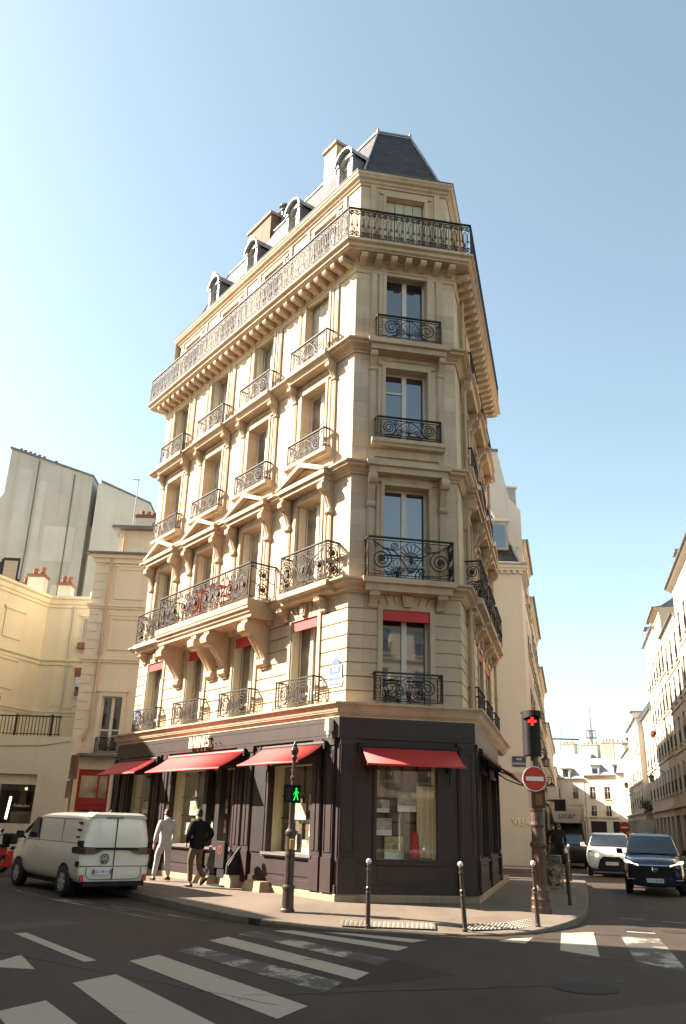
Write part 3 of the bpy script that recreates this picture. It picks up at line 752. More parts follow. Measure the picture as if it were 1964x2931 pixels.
for F, u in ((FL, LLEN + .5), (FR_, RLEN + .5)):
    mq = lambda q, z: F(u, q, z); rail_frame(m, mq, F.uv, -.2, ro, 16.80, 17.79, .03)
    for k in range(2): lyre(m, mq, F.uv, -.2 + k * .38, .18 + k * .38, 16.89, 17.70)
m.build('top_balcony_railing', M['iron'], house)

# --- mansard roof, dormers, chimneys
roof = MB()
sweep(roof, [(-.24, 19.70), (-1.40, 22.70)], closed=False)
top = [off(i, -1.40) for i in range(6)]
roof.quad(*[(p.x, p.y, 22.70) for p in top])
roof = roof.build('mansard_roof', M['slate'], house)
m = MB()
for i in (1, 2, 0):
    a, b = off(i, -.22), off(i, -1.38); m.tube([(a.x, a.y, 19.72), (b.x, b.y, 22.74)], .032, 6)
tl = [off(i, -1.38) for i in range(6)]
for i in range(6): m.tube([(tl[i].x, tl[i].y, 22.74), (tl[(i + 1) % 6].x, tl[(i + 1) % 6].y, 22.74)], .04, 6)
for p in (tl[1], tl[2]): m.lathe([(.04, 0), (.05, .04), (.02, .08), (.03, .11), (.005, .15)], (p.x, p.y, 22.76), 8)
m.build('ridge_flashing', M['zinc'], roof)
def arch(c, hw, z0, z1, n=12):
    return [(c - hw, z0)] + [(c + hw * cos(PI - PI * k / n), z1 + hw * sin(PI - PI * k / n) * .95) for k in range(n + 1)] + [(c + hw, z0)]
def dormer(F, c, fancy, o=-.14):
    m = MB(); z0, z1 = 19.74, 20.68
    oa, ia = arch(c, .36, z0, z1), arch(c, .25, z0 + .12, z1 - .04)
    n = len(oa)
    for k in range(n - 1):
        m.quad(F(oa[k][0], o, oa[k][1]), F(oa[k + 1][0], o, oa[k + 1][1]), F(ia[k + 1][0], o, ia[k + 1][1]), F(ia[k][0], o, ia[k][1]))
        m.quad(F(ia[k][0], o, ia[k][1]), F(ia[k + 1][0], o, ia[k + 1][1]), F(ia[k + 1][0], o - .14, ia[k + 1][1]), F(ia[k][0], o - .14, ia[k][1]))
    m.fb(F, c - .36, c + .36, o - .1, o + .002, z0, z0 + .12)
    for s in (-1, 1):
        m.fb(F, c + s * .33 - .05, c + s * .33 + .05, o, o + .06, z0, z1); m.fb(F, c + s * .345 - .075, c + s * .345 + .075, o, o + .10, z1 - .02, z1 + .07)
    d = m.build('dormer', M['zinc'], house)
    h = MB(); e = .14
    ha, hb = arch(c, .40, z1 + .04, z1 + .04), arch(c, .455, z1 + .04, z1 + .04)
    for (p0, p1) in ((-.95, o + e),):
        for k in range(len(ha) - 1):
            h.hexa([F(ha[k][0], p0, ha[k][1]), F(ha[k + 1][0], p0, ha[k + 1][1]), F(ha[k + 1][0], p1, ha[k + 1][1]), F(ha[k][0], p1, ha[k][1]),
                    F(hb[k][0], p0, hb[k][1]), F(hb[k + 1][0], p0, hb[k + 1][1]), F(hb[k + 1][0], p1, hb[k + 1][1]), F(hb[k][0], p1, hb[k][1])])
    if fancy:
        h.fprism(F, [(c - .10, z1 + .46), (c + .10, z1 + .46), (c + .075, z1 + .60), (c, z1 + .67), (c - .075, z1 + .60)], o - .05, o + .16)
        for s in (-1, 1): h.fprism(F, [(c + s * .12 + .065 * cos(2 * PI * k / 10), z1 + .50 + .065 * sin(2 * PI * k / 10)) for k in range(10)], o, o + .15)
    h.build('hood', M['zinc'], d)
    ck = MB()
    for s in (-1, 1): ck.fb(F, c + s * .335 - .03, c + s * .335 + .03, -.92, o - .003, z0, z1 + .1)
    ck.build('cheek', M['zinc_dark'], d)
    g = MB(); pa = arch(c, .26, z0 + .1, z1 - .04); g.fprism(F, pa, o - .13, o - .12); pn = g.build('pane', M['glass_warm'], d)
    g = MB(); g.fb(F, c - .03, c + .03, o - .12, o - .09, z0 + .12, z1 + .2); g.fb(F, c - .25, c + .25, o - .12, o - .095, z1 - .08, z1 - .03); g.build('glazing_bar', M['frame'], d)
for c, f in ((.85, 0), (3.67, 0), (6.31, 1), (9.03, 1)): dormer(FL, c, f)
def chimney(F, u0, u1, o0, o1, z0, z1, mat, pots, parent, capm='stone_plinth', pr=.11, ph=.38):
    m = MB(); m.fb(F, u0, u1, o0, o1, z0, z1); ck = m.build('chimney', M[mat], parent)
    m = MB(); m.fb(F, u0 - .07, u1 + .07, o0 - .07, o1 + .07, z1, z1 + .11); m.fb(F, u0 - .03, u1 + .03, o0 - .03, o1 + .03, z1 + .11, z1 + .16)
    m.build('cap', M[capm], ck)
    for k in range(pots):
        u = u0 + (u1 - u0) * (k + .5) / pots; p = F(u, (o0 + o1) / 2, z1 + .15); m = MB(); hh = ph * R.uniform(.7, 1.2)
        m.lathe([(pr, 0), (pr * .86, hh * .75), (pr * 1.05, hh * .8), (pr * 1.05, hh), (pr * .6, hh)], p, 10); m.build('chimney_pot', M['pot'], ck)
    return ck
chimney(FL, 3.05, 3.75, -2.3, -1.3, 21.0, 23.9, 'stone', 1, roof)
cb = chimney(FL, 7.15, 8.8, -2.3, -1.25, 21.0, 23.55, 'brick', 3, roof)
m = MB(); p = FL(7.0, -1.75, 23.3); m.lathe([(.13, 0), (.13, .5), (.18, .52), (.18, .56), (.12, .58), (.12, .68), (.22, .70), (.20, .78), (.02, .84)], p, 12); m.build('chimney_cowl', M['zinc_dark'], cb)

# --- downpipes on the right facade, and small fittings
for u, o in ((1.15, .12), (8.45, .14)):
    m = MB(); m.tube([FR_(u, o, 4.25), FR_(u, o, 16.3)], .055, 10)
    for z in (5.6, 6.75, 8.6, 9.9, 11.2, 12.5, 13.45, 14.9): m.tube([FR_(u, o, z), FR_(u, o, z + .1)], .072, 10)
    m.build('downpipe', M['stone_trim'], house)
for u in (9.75,):
    pass
m = MB(); m.fb(FL, .02, .16, .30, .44, 3.60, 3.86); m.fb(FL, .05, .13, .33, .42, 3.52, 3.60); m.tube([FL(.09, .4, 3.53), FL(.09, .41, 3.44)], .012, 6); m.build('alarm_box', M['sign_cream'], house)
m = MB(); m.fb(FL, .12, .22, .40, .47, 4.24, 4.31); m.fb(FL, 3.05, 3.25, 0, .04, 4.28, 4.38); m.fb(FL, 2.75, 2.9, 0, .04, 4.28, 4.38); m.build('vent', M['stone_trim'], house)
# ------------------------------------------------------------------ shopfront
SO = .25
shop = MB()
SW = {'L': [(.80, 2.62, 1.0, 2.93), (4.28, 7.92, 1.0, 2.95), (9.32, 10.95, 1.0, 2.93)], 'C': [(.70, 2.08, .97, 2.93)], 'R': [(.7, 2.5, 1.0, 2.9), (3.4, 5.2, 1.0, 2.9)]}
for key, F, i in FACES:
    a, b = sorted(ulim(F, i, SO)); b_ = 6.3 if key == 'R' else b
    wall(shop, F, a, b_, .28, 3.45, [(*q, .12) for q in SW[key]], SO)
    e0, e1 = sorted(ulim(F, i, .29)); e1 = 6.33 if key == 'R' else e1
    shop.quad(F(e0, .29, 3.45), F(e1, .29, 3.45), F(e1, .29, 3.9), F(e0, .29, 3.9)); shop.quad(F(e0, .29, 3.45), F(e1, .29, 3.45), F(e1, .20, 3.45), F(e0, .20, 3.45))
    shop.fb(F, e0 + .35, e1 - .3, .29, .297, 3.52, 3.535); shop.fb(F, e0 + .35, e1 - .3, .29, .297, 3.80, 3.815)
F = FR_; shop.quad(F(6.33, .29, 3.45), F(6.33, -.1, 3.45), F(6.33, -.1, 3.9), F(6.33, .29, 3.9)); shop.quad(F(6.3, .25, .28), F(6.3, -.1, .28), F(6.3, -.1, 3.45), F(6.3, .25, 3.45))
F = FL; shop.quad(F(LLEN + .25, .25, .28), F(LLEN + .25, -.4, .28), F(LLEN + .25, -.4, 3.9), F(LLEN + .25, .25, 3.9))
fr = shop.build('shopfront', M['shop'], house)
def pil(F, u0, u1, z0=.98, z1=3.30, flutes=0):
    m = MB()
    m.fb(F, u0, u1, SO, SO + .05, z0, z1); m.fb(F, u0 - .02, u1 + .02, SO, SO + .075, z1, 3.44); m.fb(F, u0 - .02, u1 + .02, SO, SO + .08, .30, z0)
    w_ = u1 - u0
    if flutes:
        for k in range(flutes):
            x = u0 + w_ * (k + .5) / flutes; m.fb(F, x - w_ * .22 / flutes * 1.6, x + w_ * .22 / flutes * 1.6, SO + .05, SO + .068, z0 + .12, z1 - .12)
    else:
        for (a, b, c, d) in ((u0 + .04, u0 + .055, z0 + .1, z1 - .1), (u1 - .055, u1 - .04, z0 + .1, z1 - .1), (u0 + .055, u1 - .055, z0 + .1, z0 + .115), (u0 + .055, u1 - .055, z1 - .115, z1 - .1)): m.fb(F, a, b, SO + .05, SO + .066, c, d)
    m.build('pilaster', M['shop'], fr)
pil(FC, -.12, .24); pil(FC, 2.56, 2.92)
pil(FL, -.03, .30); pil(FL, .42, .74, flutes=2)
for u in (3.40, 3.82, 8.15, 8.72, 11.1, 11.65): pil(FL, u, u + .34, flutes=2)
for u in (-.02, 2.75, 5.7): pil(FR_, u, u + .34)
for key, F, i in FACES:        # sill mouldings under the windows, skirting lines
    for (a, b, z0, z1) in SW[key]:
        m = MB(); m.fb(F, a - .12, b + .12, SO, SO + .06, z0 - .10, z0 - .062)
        if key == 'L': m.fb(F, a - .12, b + .12, SO, SO + .10, z0 - .062, z0 - .005)
        m.build('sill', M['sill_paint'] if key == 'L' else M['shop'], fr)
m = MB()
for key, F, i in FACES:
    e0, e1 = sorted(ulim(F, i, SO)); e1 = 6.28 if key == 'R' else e1
    m.fb(F, e0, e1, SO, SO + .035, .285, .46); m.fb(F, e0, e1, SO, SO + .05, .895, .925) if key != 'L' else None
    for (a, b, z0, z1) in SW[key]:      # stallriser panels and window architraves
        m.fb(F, a + .04, b - .04, SO, SO + .018, .54, .84)
        for (p, q, r, s) in ((a - .07, a, z0, z1), (b, b + .07, z0, z1), (a - .07, b + .07, z1, z1 + .07)): m.fb(F, p, q, SO, SO + .045, r, s)
m.build('panel_moulding', M['shop'], fr)
# recessed panels beside the side windows and the bronze-dark posts between panes
for u0, u1 in ((2.76, 3.32), (8.02, 8.12), (10.98, 11.06)):
    m = MB(); m.fb(FL, u0, u1, SO, SO + .03, .98, 3.3); m.build('recess_panel', M['shop_dark'], fr)
for u in (5.02, 5.72):
    m = MB(); m.fb(FL, u - .10, u + .10, SO - .12, SO + .07, .3, 2.95); m.build('door_post', M['shop_dark'], fr)
for key, F, i in FACES:
    for (a, b, z0, z1) in SW[key]:
        if key == 'R': mats = 'dark_in'
        g = MB(); g.quad(F(a, SO - .10, z0), F(b, SO - .10, z0), F(b, SO - .10, z1), F(a, SO - .10, z1)); g.build('shop_pane', M['clear'], fr)
        g = MB(); dp = .42 if key != 'C' else .45
        g.mi = 0
        g.quad(F(a, SO - .13, z0), F(a, SO - dp, z0), F(a, SO - dp, z1), F(a, SO - .13, z1)); g.quad(F(b, SO - .13, z0), F(b, SO - dp, z0), F(b, SO - dp, z1), F(b, SO - .13, z1))
        g.quad(F(a, SO - .13, z0), F(b, SO - .13, z0), F(b, SO - dp, z0), F(a, SO - dp, z0)); g.quad(F(a, SO - .13, z1), F(b, SO - .13, z1), F(b, SO - dp, z1), F(a, SO - dp, z1))
        g.mi = 1; g.quad(F(a, SO - dp, z0), F(b, SO - dp, z0), F(b, SO - dp, z1), F(a, SO - dp, z1))
        g.build('display_case', [M['cream_in'], M['dark_in']], fr)
        g = MB()
        for q in range(1, 4): x = a + (b - a) * q / 4; g.fb(F, x - .02, x + .02, SO - dp + .01, SO - dp + .05, z0, z1)
        for z in (z0 + .75, z0 + 1.25): g.fb(F, a, b, SO - dp + .012, SO - dp + .045, z - .015, z + .015)
        g.build('display_rack', M['shop_dark'], fr)
# photo cards on wires in the windows
CARDS = [(FL, 'L', [(1.15, 1.55, .42, 0), (1.75, 1.9, .40, 1), (1.2, 2.1, .40, 2), (2.1, 1.25, .44, 1), (1.45, 1.13, .34, 0), (4.6, 1.9, .36, 1), (5.4, 2.0, .40, 0), (5.4, 1.5, .36, 2), (6.15, 1.45, .42, 1), (6.35, 2.0, .38, 2), (7.1, 1.95, .42, 0), (7.35, 1.4, .36, 1), (6.9, 1.2, .34, 2), (9.8, 1.9, .38, 0), (9.8, 1.4, .4, 1), (10.3, 1.95, .4, 2)], -.115),
         (FC, 'C', [(1.15, 1.95, .0, 0), (.92, 1.62, .40, 0), (1.52, 2.15, .46, 1), (1.28, 1.18, .54, 2), (.92, 2.05, .30, 1)], -.15)]
CARDS = [(F, k, [(u, z, s * 1.18, p) for u, z, s, p in l], o) for F, k, l, o in CARDS]
def card_place(k, u, z):
    where = 'corner shop window' if k == 'C' else ('shop window nearest the corner' if u < 3 else ('far left shop window' if u > 9 else 'wide middle shop window'))
    return where, ('bottom' if z < 1.35 else ('top' if z > 1.85 else 'middle'))
ORD = ['leftmost', 'second from left', 'third from left', 'fourth from left']
for F, k, lst, o in CARDS:
    lst = [q for q in lst if q[2] > 0]
    for (u, z, s, p) in lst:
        me_ = card_place(k, u, z); mates = sorted([q[0] for q in lst if card_place(k, q[0], q[1]) == me_], reverse=(k == 'L'))
        pos = '' if len(mates) == 1 else ', ' + ORD[mates.index(u)]
        t = thing('photo_card', f'photo card in the {me_[1]} row of the {me_[0]}{pos}', 'photo card', F(u, o, z - s * .4), 0, 'photo cards in the shop windows')
        g = MB(); g.fb(F, u - s * .5, u + s * .5, o, o + .02, z - s * .4, z + s * .42); g.build('mount', M['ink'], t)
        g = MB(); g.fb(F, u - s * .47, u + s * .47, o + .02, o + .026, z - s * .12, z + s * .39); g.build('photo', PICS[p], t)
        g = MB(); g.fb(F, u - s * .47, u + s * .47, o + .02, o + .027, z - s * .37, z - s * .125); g.build('caption', M['signwhite'], t)
        g = MB(); g.tube([F(u - s * .3, o + .01, z + s * .42), F(u - s * .3, o + .01, 2.9)], .004, 4); g.build('wire', M['ink'], t)
t = thing('reflection_panel', 'tall cream panel standing in for a bright reflection, right side of corner window', 'reflection', FC(1.87, -.15, .98))
g = MB(); g.loft([[FC(1.70 + .038 * q, -.09 + .03 * sin(q * 1.9), 1.0) for q in range(11)], [FC(1.70 + .038 * q, -.09 + .03 * sin(q * 1.9), 2.5) for q in range(11)]], cap=False, close=False); g.build('cloth', M['cream_in'], t)  # pleated cream sheet stands in for a bright reflection in the glass
g = MB(); g.fb(FC, 1.66, 2.08, -.11, -.07, 2.5, 2.53); g.build('rail', M['ink'], t)
t = thing('wrapped_form', 'tapering red cloth form standing in the corner shop window', 'red form', FC(1.62, .0, .98))
g = MB(); c = FC(1.62, .0, .98); g.lathe([(.13, 0), (.125, .12), (.10, .35), (.085, .5), (.05, .55), (.02, .57)], c, 12); g.build('cloth', M['red'], t, smooth=True)
t = thing('display_plinth', 'dark slim plinth beside the red form in the corner window', 'plinth', FC(1.44, .0, .98))
g = MB(); g.fb(FC, 1.40, 1.48, -.04, .04, .98, 1.4); g.build('column', M['ink'], t); g = MB(); g.fb(FC, 1.385, 1.495, -.055, .055, 1.4, 1.42); g.build('top', M['shop_dark'], t)
# --- sign letters (cut-out serif capitals standing proud of the fascia)
sign = MB()
def glyph(ch, x, z, h, o0, o1, F):
    th, tn = h * .125, h * .045
    W_ = {'B': .56, 'A': .72, 'R': .62, 'N': .70, 'E': .54, 'S': .50}[ch] * h * 1.15
    def P(px, pz): return (x - px, z + pz)              # u runs right-to-left on this facade
    def poly(pts): sign.fprism(F, [P(*q) for q in pts], o0, o1)
    def stroke(pts, w0):
        for a, b in zip(pts[:-1], pts[1:]):
            dx, dz = b[0] - a[0], b[1] - a[1]; l = math.hypot(dx, dz) or 1; nx, nz = -dz / l * w0 / 2, dx / l * w0 / 2
            ex, ez = dx / l * w0 * .2, dz / l * w0 * .2
            poly([(a[0] + nx - ex, a[1] + nz - ez), (a[0] - nx - ex, a[1] - nz - ez), (b[0] - nx + ex, b[1] - nz + ez), (b[0] + nx + ex, b[1] + nz + ez)])
    def stem(px, w_=None): w_ = w_ or th; poly([(px, 0), (px + w_, 0), (px + w_, h), (px, h)])
    def serif(px, pz, w_): poly([(px - w_ / 2, pz), (px + w_ / 2, pz), (px + w_ / 2, pz + tn), (px - w_ / 2, pz + tn)])
    def bowl(px, z0, z1, rx, w_):
        n = 12; pts = [(px + rx * sin(PI * k / n), (z0 + z1) / 2 + (z1 - z0) / 2 * cos(PI * k / n)) for k in range(n + 1)]
        for k in range(n): stroke(pts[k:k + 2], tn + (w_ - tn) * sin(PI * (k + .5) / n))
    if ch == 'B': stem(.05 * h); serif(.11 * h, 0, .26 * h); serif(.11 * h, h - tn, .26 * h); bowl(.17 * h, .52 * h, h - tn / 2, .28 * h, th * .9); bowl(.17 * h, tn / 2, .54 * h, .36 * h, th)
    if ch == 'R': stem(.05 * h); serif(.11 * h, 0, .3 * h); serif(.11 * h, h - tn, .26 * h); bowl(.17 * h, .48 * h, h - tn / 2, .32 * h, th); stroke([(.3 * h, .5 * h), (.62 * h, .02 * h)], th); serif(.62 * h, 0, .2 * h)
    if ch == 'A': stroke([(.08 * h, .02 * h), (.38 * h, h)], tn * 1.2); stroke([(.36 * h, h), (.68 * h, .02 * h)], th); stroke([(.2 * h, .34 * h), (.56 * h, .34 * h)], tn); serif(.08 * h, 0, .22 * h); serif(.68 * h, 0, .28 * h)
    if ch == 'N': stem(.09 * h, tn * 1.2); stem(.64 * h, tn * 1.2); stroke([(.1 * h, .97 * h), (.66 * h, .04 * h)], th); serif(.11 * h, 0, .24 * h); serif(.08 * h, h - tn, .2 * h); serif(.67 * h, h - tn, .24 * h)
    if ch == 'E': stem(.05 * h); serif(.30 * h, 0, .58 * h); serif(.29 * h, h - tn, .54 * h); serif(.28 * h, .5 * h, .34 * h); stroke([(.57 * h, 0), (.59 * h, .22 * h)], tn); stroke([(.54 * h, h), (.56 * h, .8 * h)], tn); stroke([(.44 * h, .42 * h), (.44 * h, .62 * h)], tn)
    if ch == 'S':
        pts = [(.46, .80), (.40, .93), (.28, .98), (.15, .94), (.08, .82), (.11, .68), (.22, .57), (.36, .47), (.46, .36), (.48, .22), (.42, .08), (.28, .02), (.14, .05), (.06, .17)]
        pts = [(a * h, b * h) for a, b in pts]
        for k in range(len(pts) - 1): stroke(pts[k:k + 2], tn * 1.4 + (th - tn) * (1 if 4 < k < 9 else .25))
    return W_
x = 6.83
for ch in 'BARNES': x -= glyph(ch, x, 3.54, .30, .33, .39, FL) - .01
sb = thing('shop_sign', 'pale raised serif letters BARNES on the grey fascia', 'sign', FL(6, .29, 3.5)); sign.build('letters', M['sign_cream'], sb)
m = MB()
for k in range(7): m.fb(FL, 6.7 - k * .26, 6.68 - k * .26, .29, .34, 3.6, 3.62)
m.build('fixing', M['ink'], sb)
# --- awnings
def awning(F, u0, u1, zt, zb, ot, ob, arm=True, shift=0):
    a = MB(); n = 8; t = .012
    up, lo = [], []
    a.loft([[F(u0 + shift * q / n, ot + (ob - ot) * q / n, zt + (zb - zt) * q / n - .03 * sin(PI * q / n)) for q in range(n + 1)], [F(u1 + shift * q / n, ot + (ob - ot) * q / n, zt + (zb - zt) * q / n - .03 * sin(PI * q / n)) for q in range(n + 1)]], cap=False, close=False)
    aw = a.build('awning', M['red'], house, smooth=True); s = aw.modifiers.new('Solid', 'SOLIDIFY'); s.thickness = .012
    b = MB(); b.tube([F(u0 + shift - .02, ob, zb - .01), F(u1 + shift + .02, ob, zb - .01)], .022, 8); b.build('front_bar', M['red'], aw)
    b = MB(); b.tube([F(u0 - .05, ot - .02, zt + .02), F(u1 + .05, ot - .02, zt + .02)], .055, 8); b.build('roller', M['red'] if F is FL and u0 > 3 and u0 < 5 else M['iron'], aw)
    b = MB(); b.fb(F, u0 - .10, u0 - .05, SO, ot + .05, zt - .1, zt + .08); b.fb(F, u1 + .05, u1 + .10, SO, ot + .05, zt - .1, zt + .08)
    b.build('awning_bracket', M['blackp'], aw)
    for u, d in ((u0 + .15, .42), (u1 - .15, -.42)):
        b = MB(); mid = F(u + d * .9, (ot + ob) / 2 - .12, (zt + zb) / 2 - .12)
        b.tube([F(u, SO + .06, zt - .16), mid, F(u + shift, ob - .02, zb - .03)], .017, 6); b.fb(F, u - .04, u + .04, SO, SO + .09, zt - .5, zt - .08)
        b.tube([F(u, SO + .08, zt - .12), F(u, SO + .08, zt - .75)], .014, 5)
        b.build('awning_arm', M['blackp'], aw)
    return aw
awning(FL, .30, 2.83, 3.32, 2.91, .36, 1.06); awning(FL, 3.78, 8.05, 3.31, 2.89, .36, 1.06); awning(FL, 8.86, 11.74, 3.33, 2.91, .36, 1.06)
awning(FC, .34, 2.50, 3.27, 2.88, .36, 1.0)
awning(FR_, .35, 5.6, 3.30, 2.84, .36, 1.05)
# --- name plates on the walls (things of their own)
def plate_thing(name, label, F, u, z, w_, h, mat, lines, ink, o=0, size=.1, border=None, top=None):
    t = thing(name, label, 'plaque', F(u, o, z))
    g = MB(); g.fb(F, u - w_ / 2, u + w_ / 2, o, o + .02, z - h / 2, z + h / 2)
    if top: g.fprism(F, [(u + w_ * .32 * cos(PI * k / 8), z + h / 2 + .17 * sin(PI * k / 8)) for k in range(9)], o, o + .02)
    g.build('panel', mat, t)
    if border: 
        g = MB()
        for a, b, c, d in ((u - w_ / 2, u + w_ / 2, z - h / 2, z - h / 2 + .025), (u - w_ / 2, u + w_ / 2, z + h / 2 - .025, z + h / 2), (u - w_ / 2, u - w_ / 2 + .025, z - h / 2 + .025, z + h / 2 - .025), (u + w_ / 2 - .025, u + w_ / 2, z - h / 2 + .025, z + h / 2 - .025)): g.fb(F, a, b, o + .02, o + .024, c, d)
        g.build('border', border, t)
    n = len(lines)
    for k, s in enumerate(lines):
        zz = z + h / 2 - h * (k + .5) / n * .86 - h * .07
        text_obj('lettering', s, size, ink, t, face_mat(F, u, o + .022, zz, t), .002)
    return t
plate_thing('street_plaque', 'blue and white street name plaque reading RUE VIEILLE DU TEMPLE near the corner edge', FL, .40, 4.90, .52, .50, M['plaque'], ['RUE', 'VIEILLE', 'DU TEMPLE'], M['signwhite'], 0, .125, M['signwhite'], True)
plate_thing('street_plaque', 'pale street name plaque beside the farthest first floor window', FL, 11.45, 4.85, .5, .52, M['plaque'], ['RUE', 'VIEILLE', 'DU TEMPLE'], M['signwhite'], 0, .12, M['signwhite'])
plate_thing('number_plaque', 'small pale house number plaque between two first floor windows', FL, 6.0, 4.72, .28, .26, M['signwhite'], [], M['signwhite'], 0, .13, M['plaque'])
# red cloth-covered table and chairs on the wide balcony
t = thing('balcony_table', 'small red folding table on the wide first balcony behind the railing', 'table', FL(6.0, .45, 7.2))
g = MB(); g.fb(FL, 5.5, 6.7, .25, .72, 8.06, 8.09); g.build('tabletop', M['red'], t)
for u in (5.55, 6.65):
    g = MB(); g.tube([FL(u, .3, 7.2), FL(u, .68, 8.06)], .02, 5); g.tube([FL(u, .68, 7.2), FL(u, .3, 8.06)], .02, 5); g.build('leg', M['red'], t)
def balcony_chair(u, lab):
    t = thing('balcony_chair', lab, 'chair', FL(u, .5, 7.2), 0, 'red chairs on the balcony')
    g = MB(); g.fb(FL, u - .2, u + .2, .3, .68, 7.62, 7.66); g.build('seat', M['red'], t)
    g = MB(); g.fb(FL, u - .2, u - .17, .3, .68, 7.7, 8.02); g.fb(FL, u - .2, u - .17, .32, .36, 7.62, 7.7); g.build('backrest', M['red'], t)
    for a in (-.18, .18):
        for o in (.33, .65): g = MB(); g.tube([FL(u + a, o, 7.2), FL(u + a, o, 7.63)], .014, 5); g.build('leg', M['red'], t)
balcony_chair(4.9, 'red metal chair at the right end of the wide balcony'); balcony_chair(7.3, 'red metal chair at the left end of the wide balcony')
# ------------------------------------------------------------------ ground
def chaikin(p, n=1, closed=False):
    for _ in range(n):
        q = [] if closed else [p[0]]
        m = len(p); rng = range(m if closed else m - 1)
        for i in rng:
            a, b = p[i], p[(i + 1) % m]
            q.append(tuple(x * .75 + y * .25 for x, y in zip(a, b))); q.append(tuple(x * .25 + y * .75 for x, y in zip(a, b)))
        if not closed: q.append(p[-1])
        p = q
    return p
m = MB(); m.quad((-400, -400, 0), (400, -400, 0), (400, 600, 0), (-400, 600, 0))
tag(m.build('road', M['asph']), kind='structure')
def inset(p, d):
    n = len(p); r = []
    for i in range(n):
        a, b, c = Vector(p[i - 1][:2]), Vector(p[i][:2]), Vector(p[(i + 1) % n][:2])
        e0, e1 = (b - a).normalized(), (c - b).normalized(); n0, n1 = Vector((-e0.y, e0.x)), Vector((-e1.y, e1.x))
        k = (n0 + n1) / max(.35, 1 + n0.dot(n1)); r.append((b.x + k.x * d, b.y + k.y * d))
    return r
def pavement(name, pts, kw=.28, core=1.0, top=.14):
    """outer kerb line (x,y,kerb height), counter-clockwise; kerb stones, a sloping strip, a flat middle"""
    i1 = inset(pts, kw); i2 = inset(pts, kw + core); n = len(pts)
    k = MB()
    for i in range(n):
        j = (i + 1) % n; a, b = pts[i], pts[j]
        k.quad((a[0], a[1], -.02), (b[0], b[1], -.02), (b[0], b[1], b[2] - .015), (a[0], a[1], a[2] - .015))
        ka = [(p[0] * .93 + q[0] * .07, p[1] * .93 + q[1] * .07) for p, q in ((a, i1[i]), (b, i1[j]))]
        k.quad((a[0], a[1], a[2] - .015), (b[0], b[1], b[2] - .015), (*ka[1], b[2]), (*ka[0], a[2]))
        k.quad((*ka[0], a[2]), (*ka[1], b[2]), (i1[j][0], i1[j][1], b[2] + .004), (i1[i][0], i1[i][1], a[2] + .004))
    tag(k.build(name.replace('pavement', 'kerb'), M['kerb']), kind='structure')
    m = MB()
    for i in range(n):
        j = (i + 1) % n
        m.quad((*i1[i], pts[i][2]), (*i1[j], pts[j][2]), (*i2[j], max(top, pts[j][2])), (*i2[i], max(top, pts[i][2])))
    m.quad(*[(x, y, max(top, p[2])) for (x, y), p in zip(i2, pts)])
    tag(m.build(name, M['pave']), kind='structure')
K = [(-11.4, 30.9, .14), (-9.3, 27.4, .14), (-6.6, 23.2, .14), (-4.35, 19.9, .14), (-2.95, 17.75, .14), (-2.15, 16.6, .13), (-1.5, 15.85, .11), (-.75, 15.35, .06), (.2, 15.12, .03), (1.2, 14.98, .03), (2.2, 14.98, .03), (3.2, 15.35, .04), (4.0, 16.15, .08), (4.75, 17.3, .13), (5.45, 19.3, .14), (6.6, 23.2, .14), (7.6, 26.9, .14), (8.25, 29.1, .14), (8.2, 29.7, .12), (7.6, 30.1, .12), (3, 30.4, .14), (-6, 31.2, .14)]
KP = chaikin(K, 2, True)
pavement('pavement', KP)
V0 = Vector((8.85, 38.9))
def vp(t, d): q = V0 + uR * t + nR * d; return (q.x, q.y)
pavement('pavement', chaikin([(-2, 36.6, .14), (6.6, 36.2, .14), (9.5, 36.4, .14), (*vp(0, 1.5), .14), (*vp(40, 1.5), .14), (*vp(120, 1.5), .14), (*vp(120, -2), .14), (*vp(3, -3), .14), (-2, 41, .14)], 1, True), core=.5)
RP = Vector((12.3, 17.5))
def rp(t, d): q = RP + uR * t + nR * d; return (q.x, q.y)
pavement('pavement', [(*rp(-12, 2), .14), (*rp(130, 2), .14), (*rp(130, -1.5), .14), (*rp(-10, -1.5), .14), (*rp(-12, -.5), .14)], core=.4)
pavement('pavement', [(-30, 31.9, .14), (-16, 31.7, .14), (-8.6, 31.9, .14), (-8.2, 32.5, .14), (-8.4, 38, .14), (-30, 38, .14)], core=.4)
# --- painted markings, 4 mm proud of the road
def mark(name, pts, mat='white_mark', z=.004):
    m = MB(); m.quad(*[(x, y, z) for x, y in pts]); return tag(m.build(name, M[mat]), kind='structure')
STR = [((-2.74, 10.02), (-2.42, 10.62), (-.62, 7.75), (-1.35, 7.55)), ((-2.49, 11.55), (-2.24, 12.12), (-.2, 9.19), (-.46, 8.6)), ((-2.07, 12.5), (-1.9, 13.0), (.15, 10.54), (-.05, 9.9)),
       ((-1.79, 13.6), (-1.57, 14.08), (.48, 11.2), (.30, 10.7)), ((-1.45, 14.42), (-1.25, 14.9), (.80, 12.3), (.6, 11.8)), ((-.95, 14.98), (-.62, 15.08), (1.15, 13.52), (.95, 13.1)), ((-.1, 14.95), (.25, 14.98), (1.5, 14.35), (1.25, 14.02)),
       ((-3.0, 8.55), (-2.72, 9.1), (-1.35, 6.9), (-1.7, 6.3)), ((-3.3, 7.1), (-3.0, 7.65), (-1.9, 5.7), (-2.3, 5.3))]
for k, q in enumerate(STR): mark('crosswalk_stripe', q, 'white_worn' if k in (2, 4) else 'white_mark')
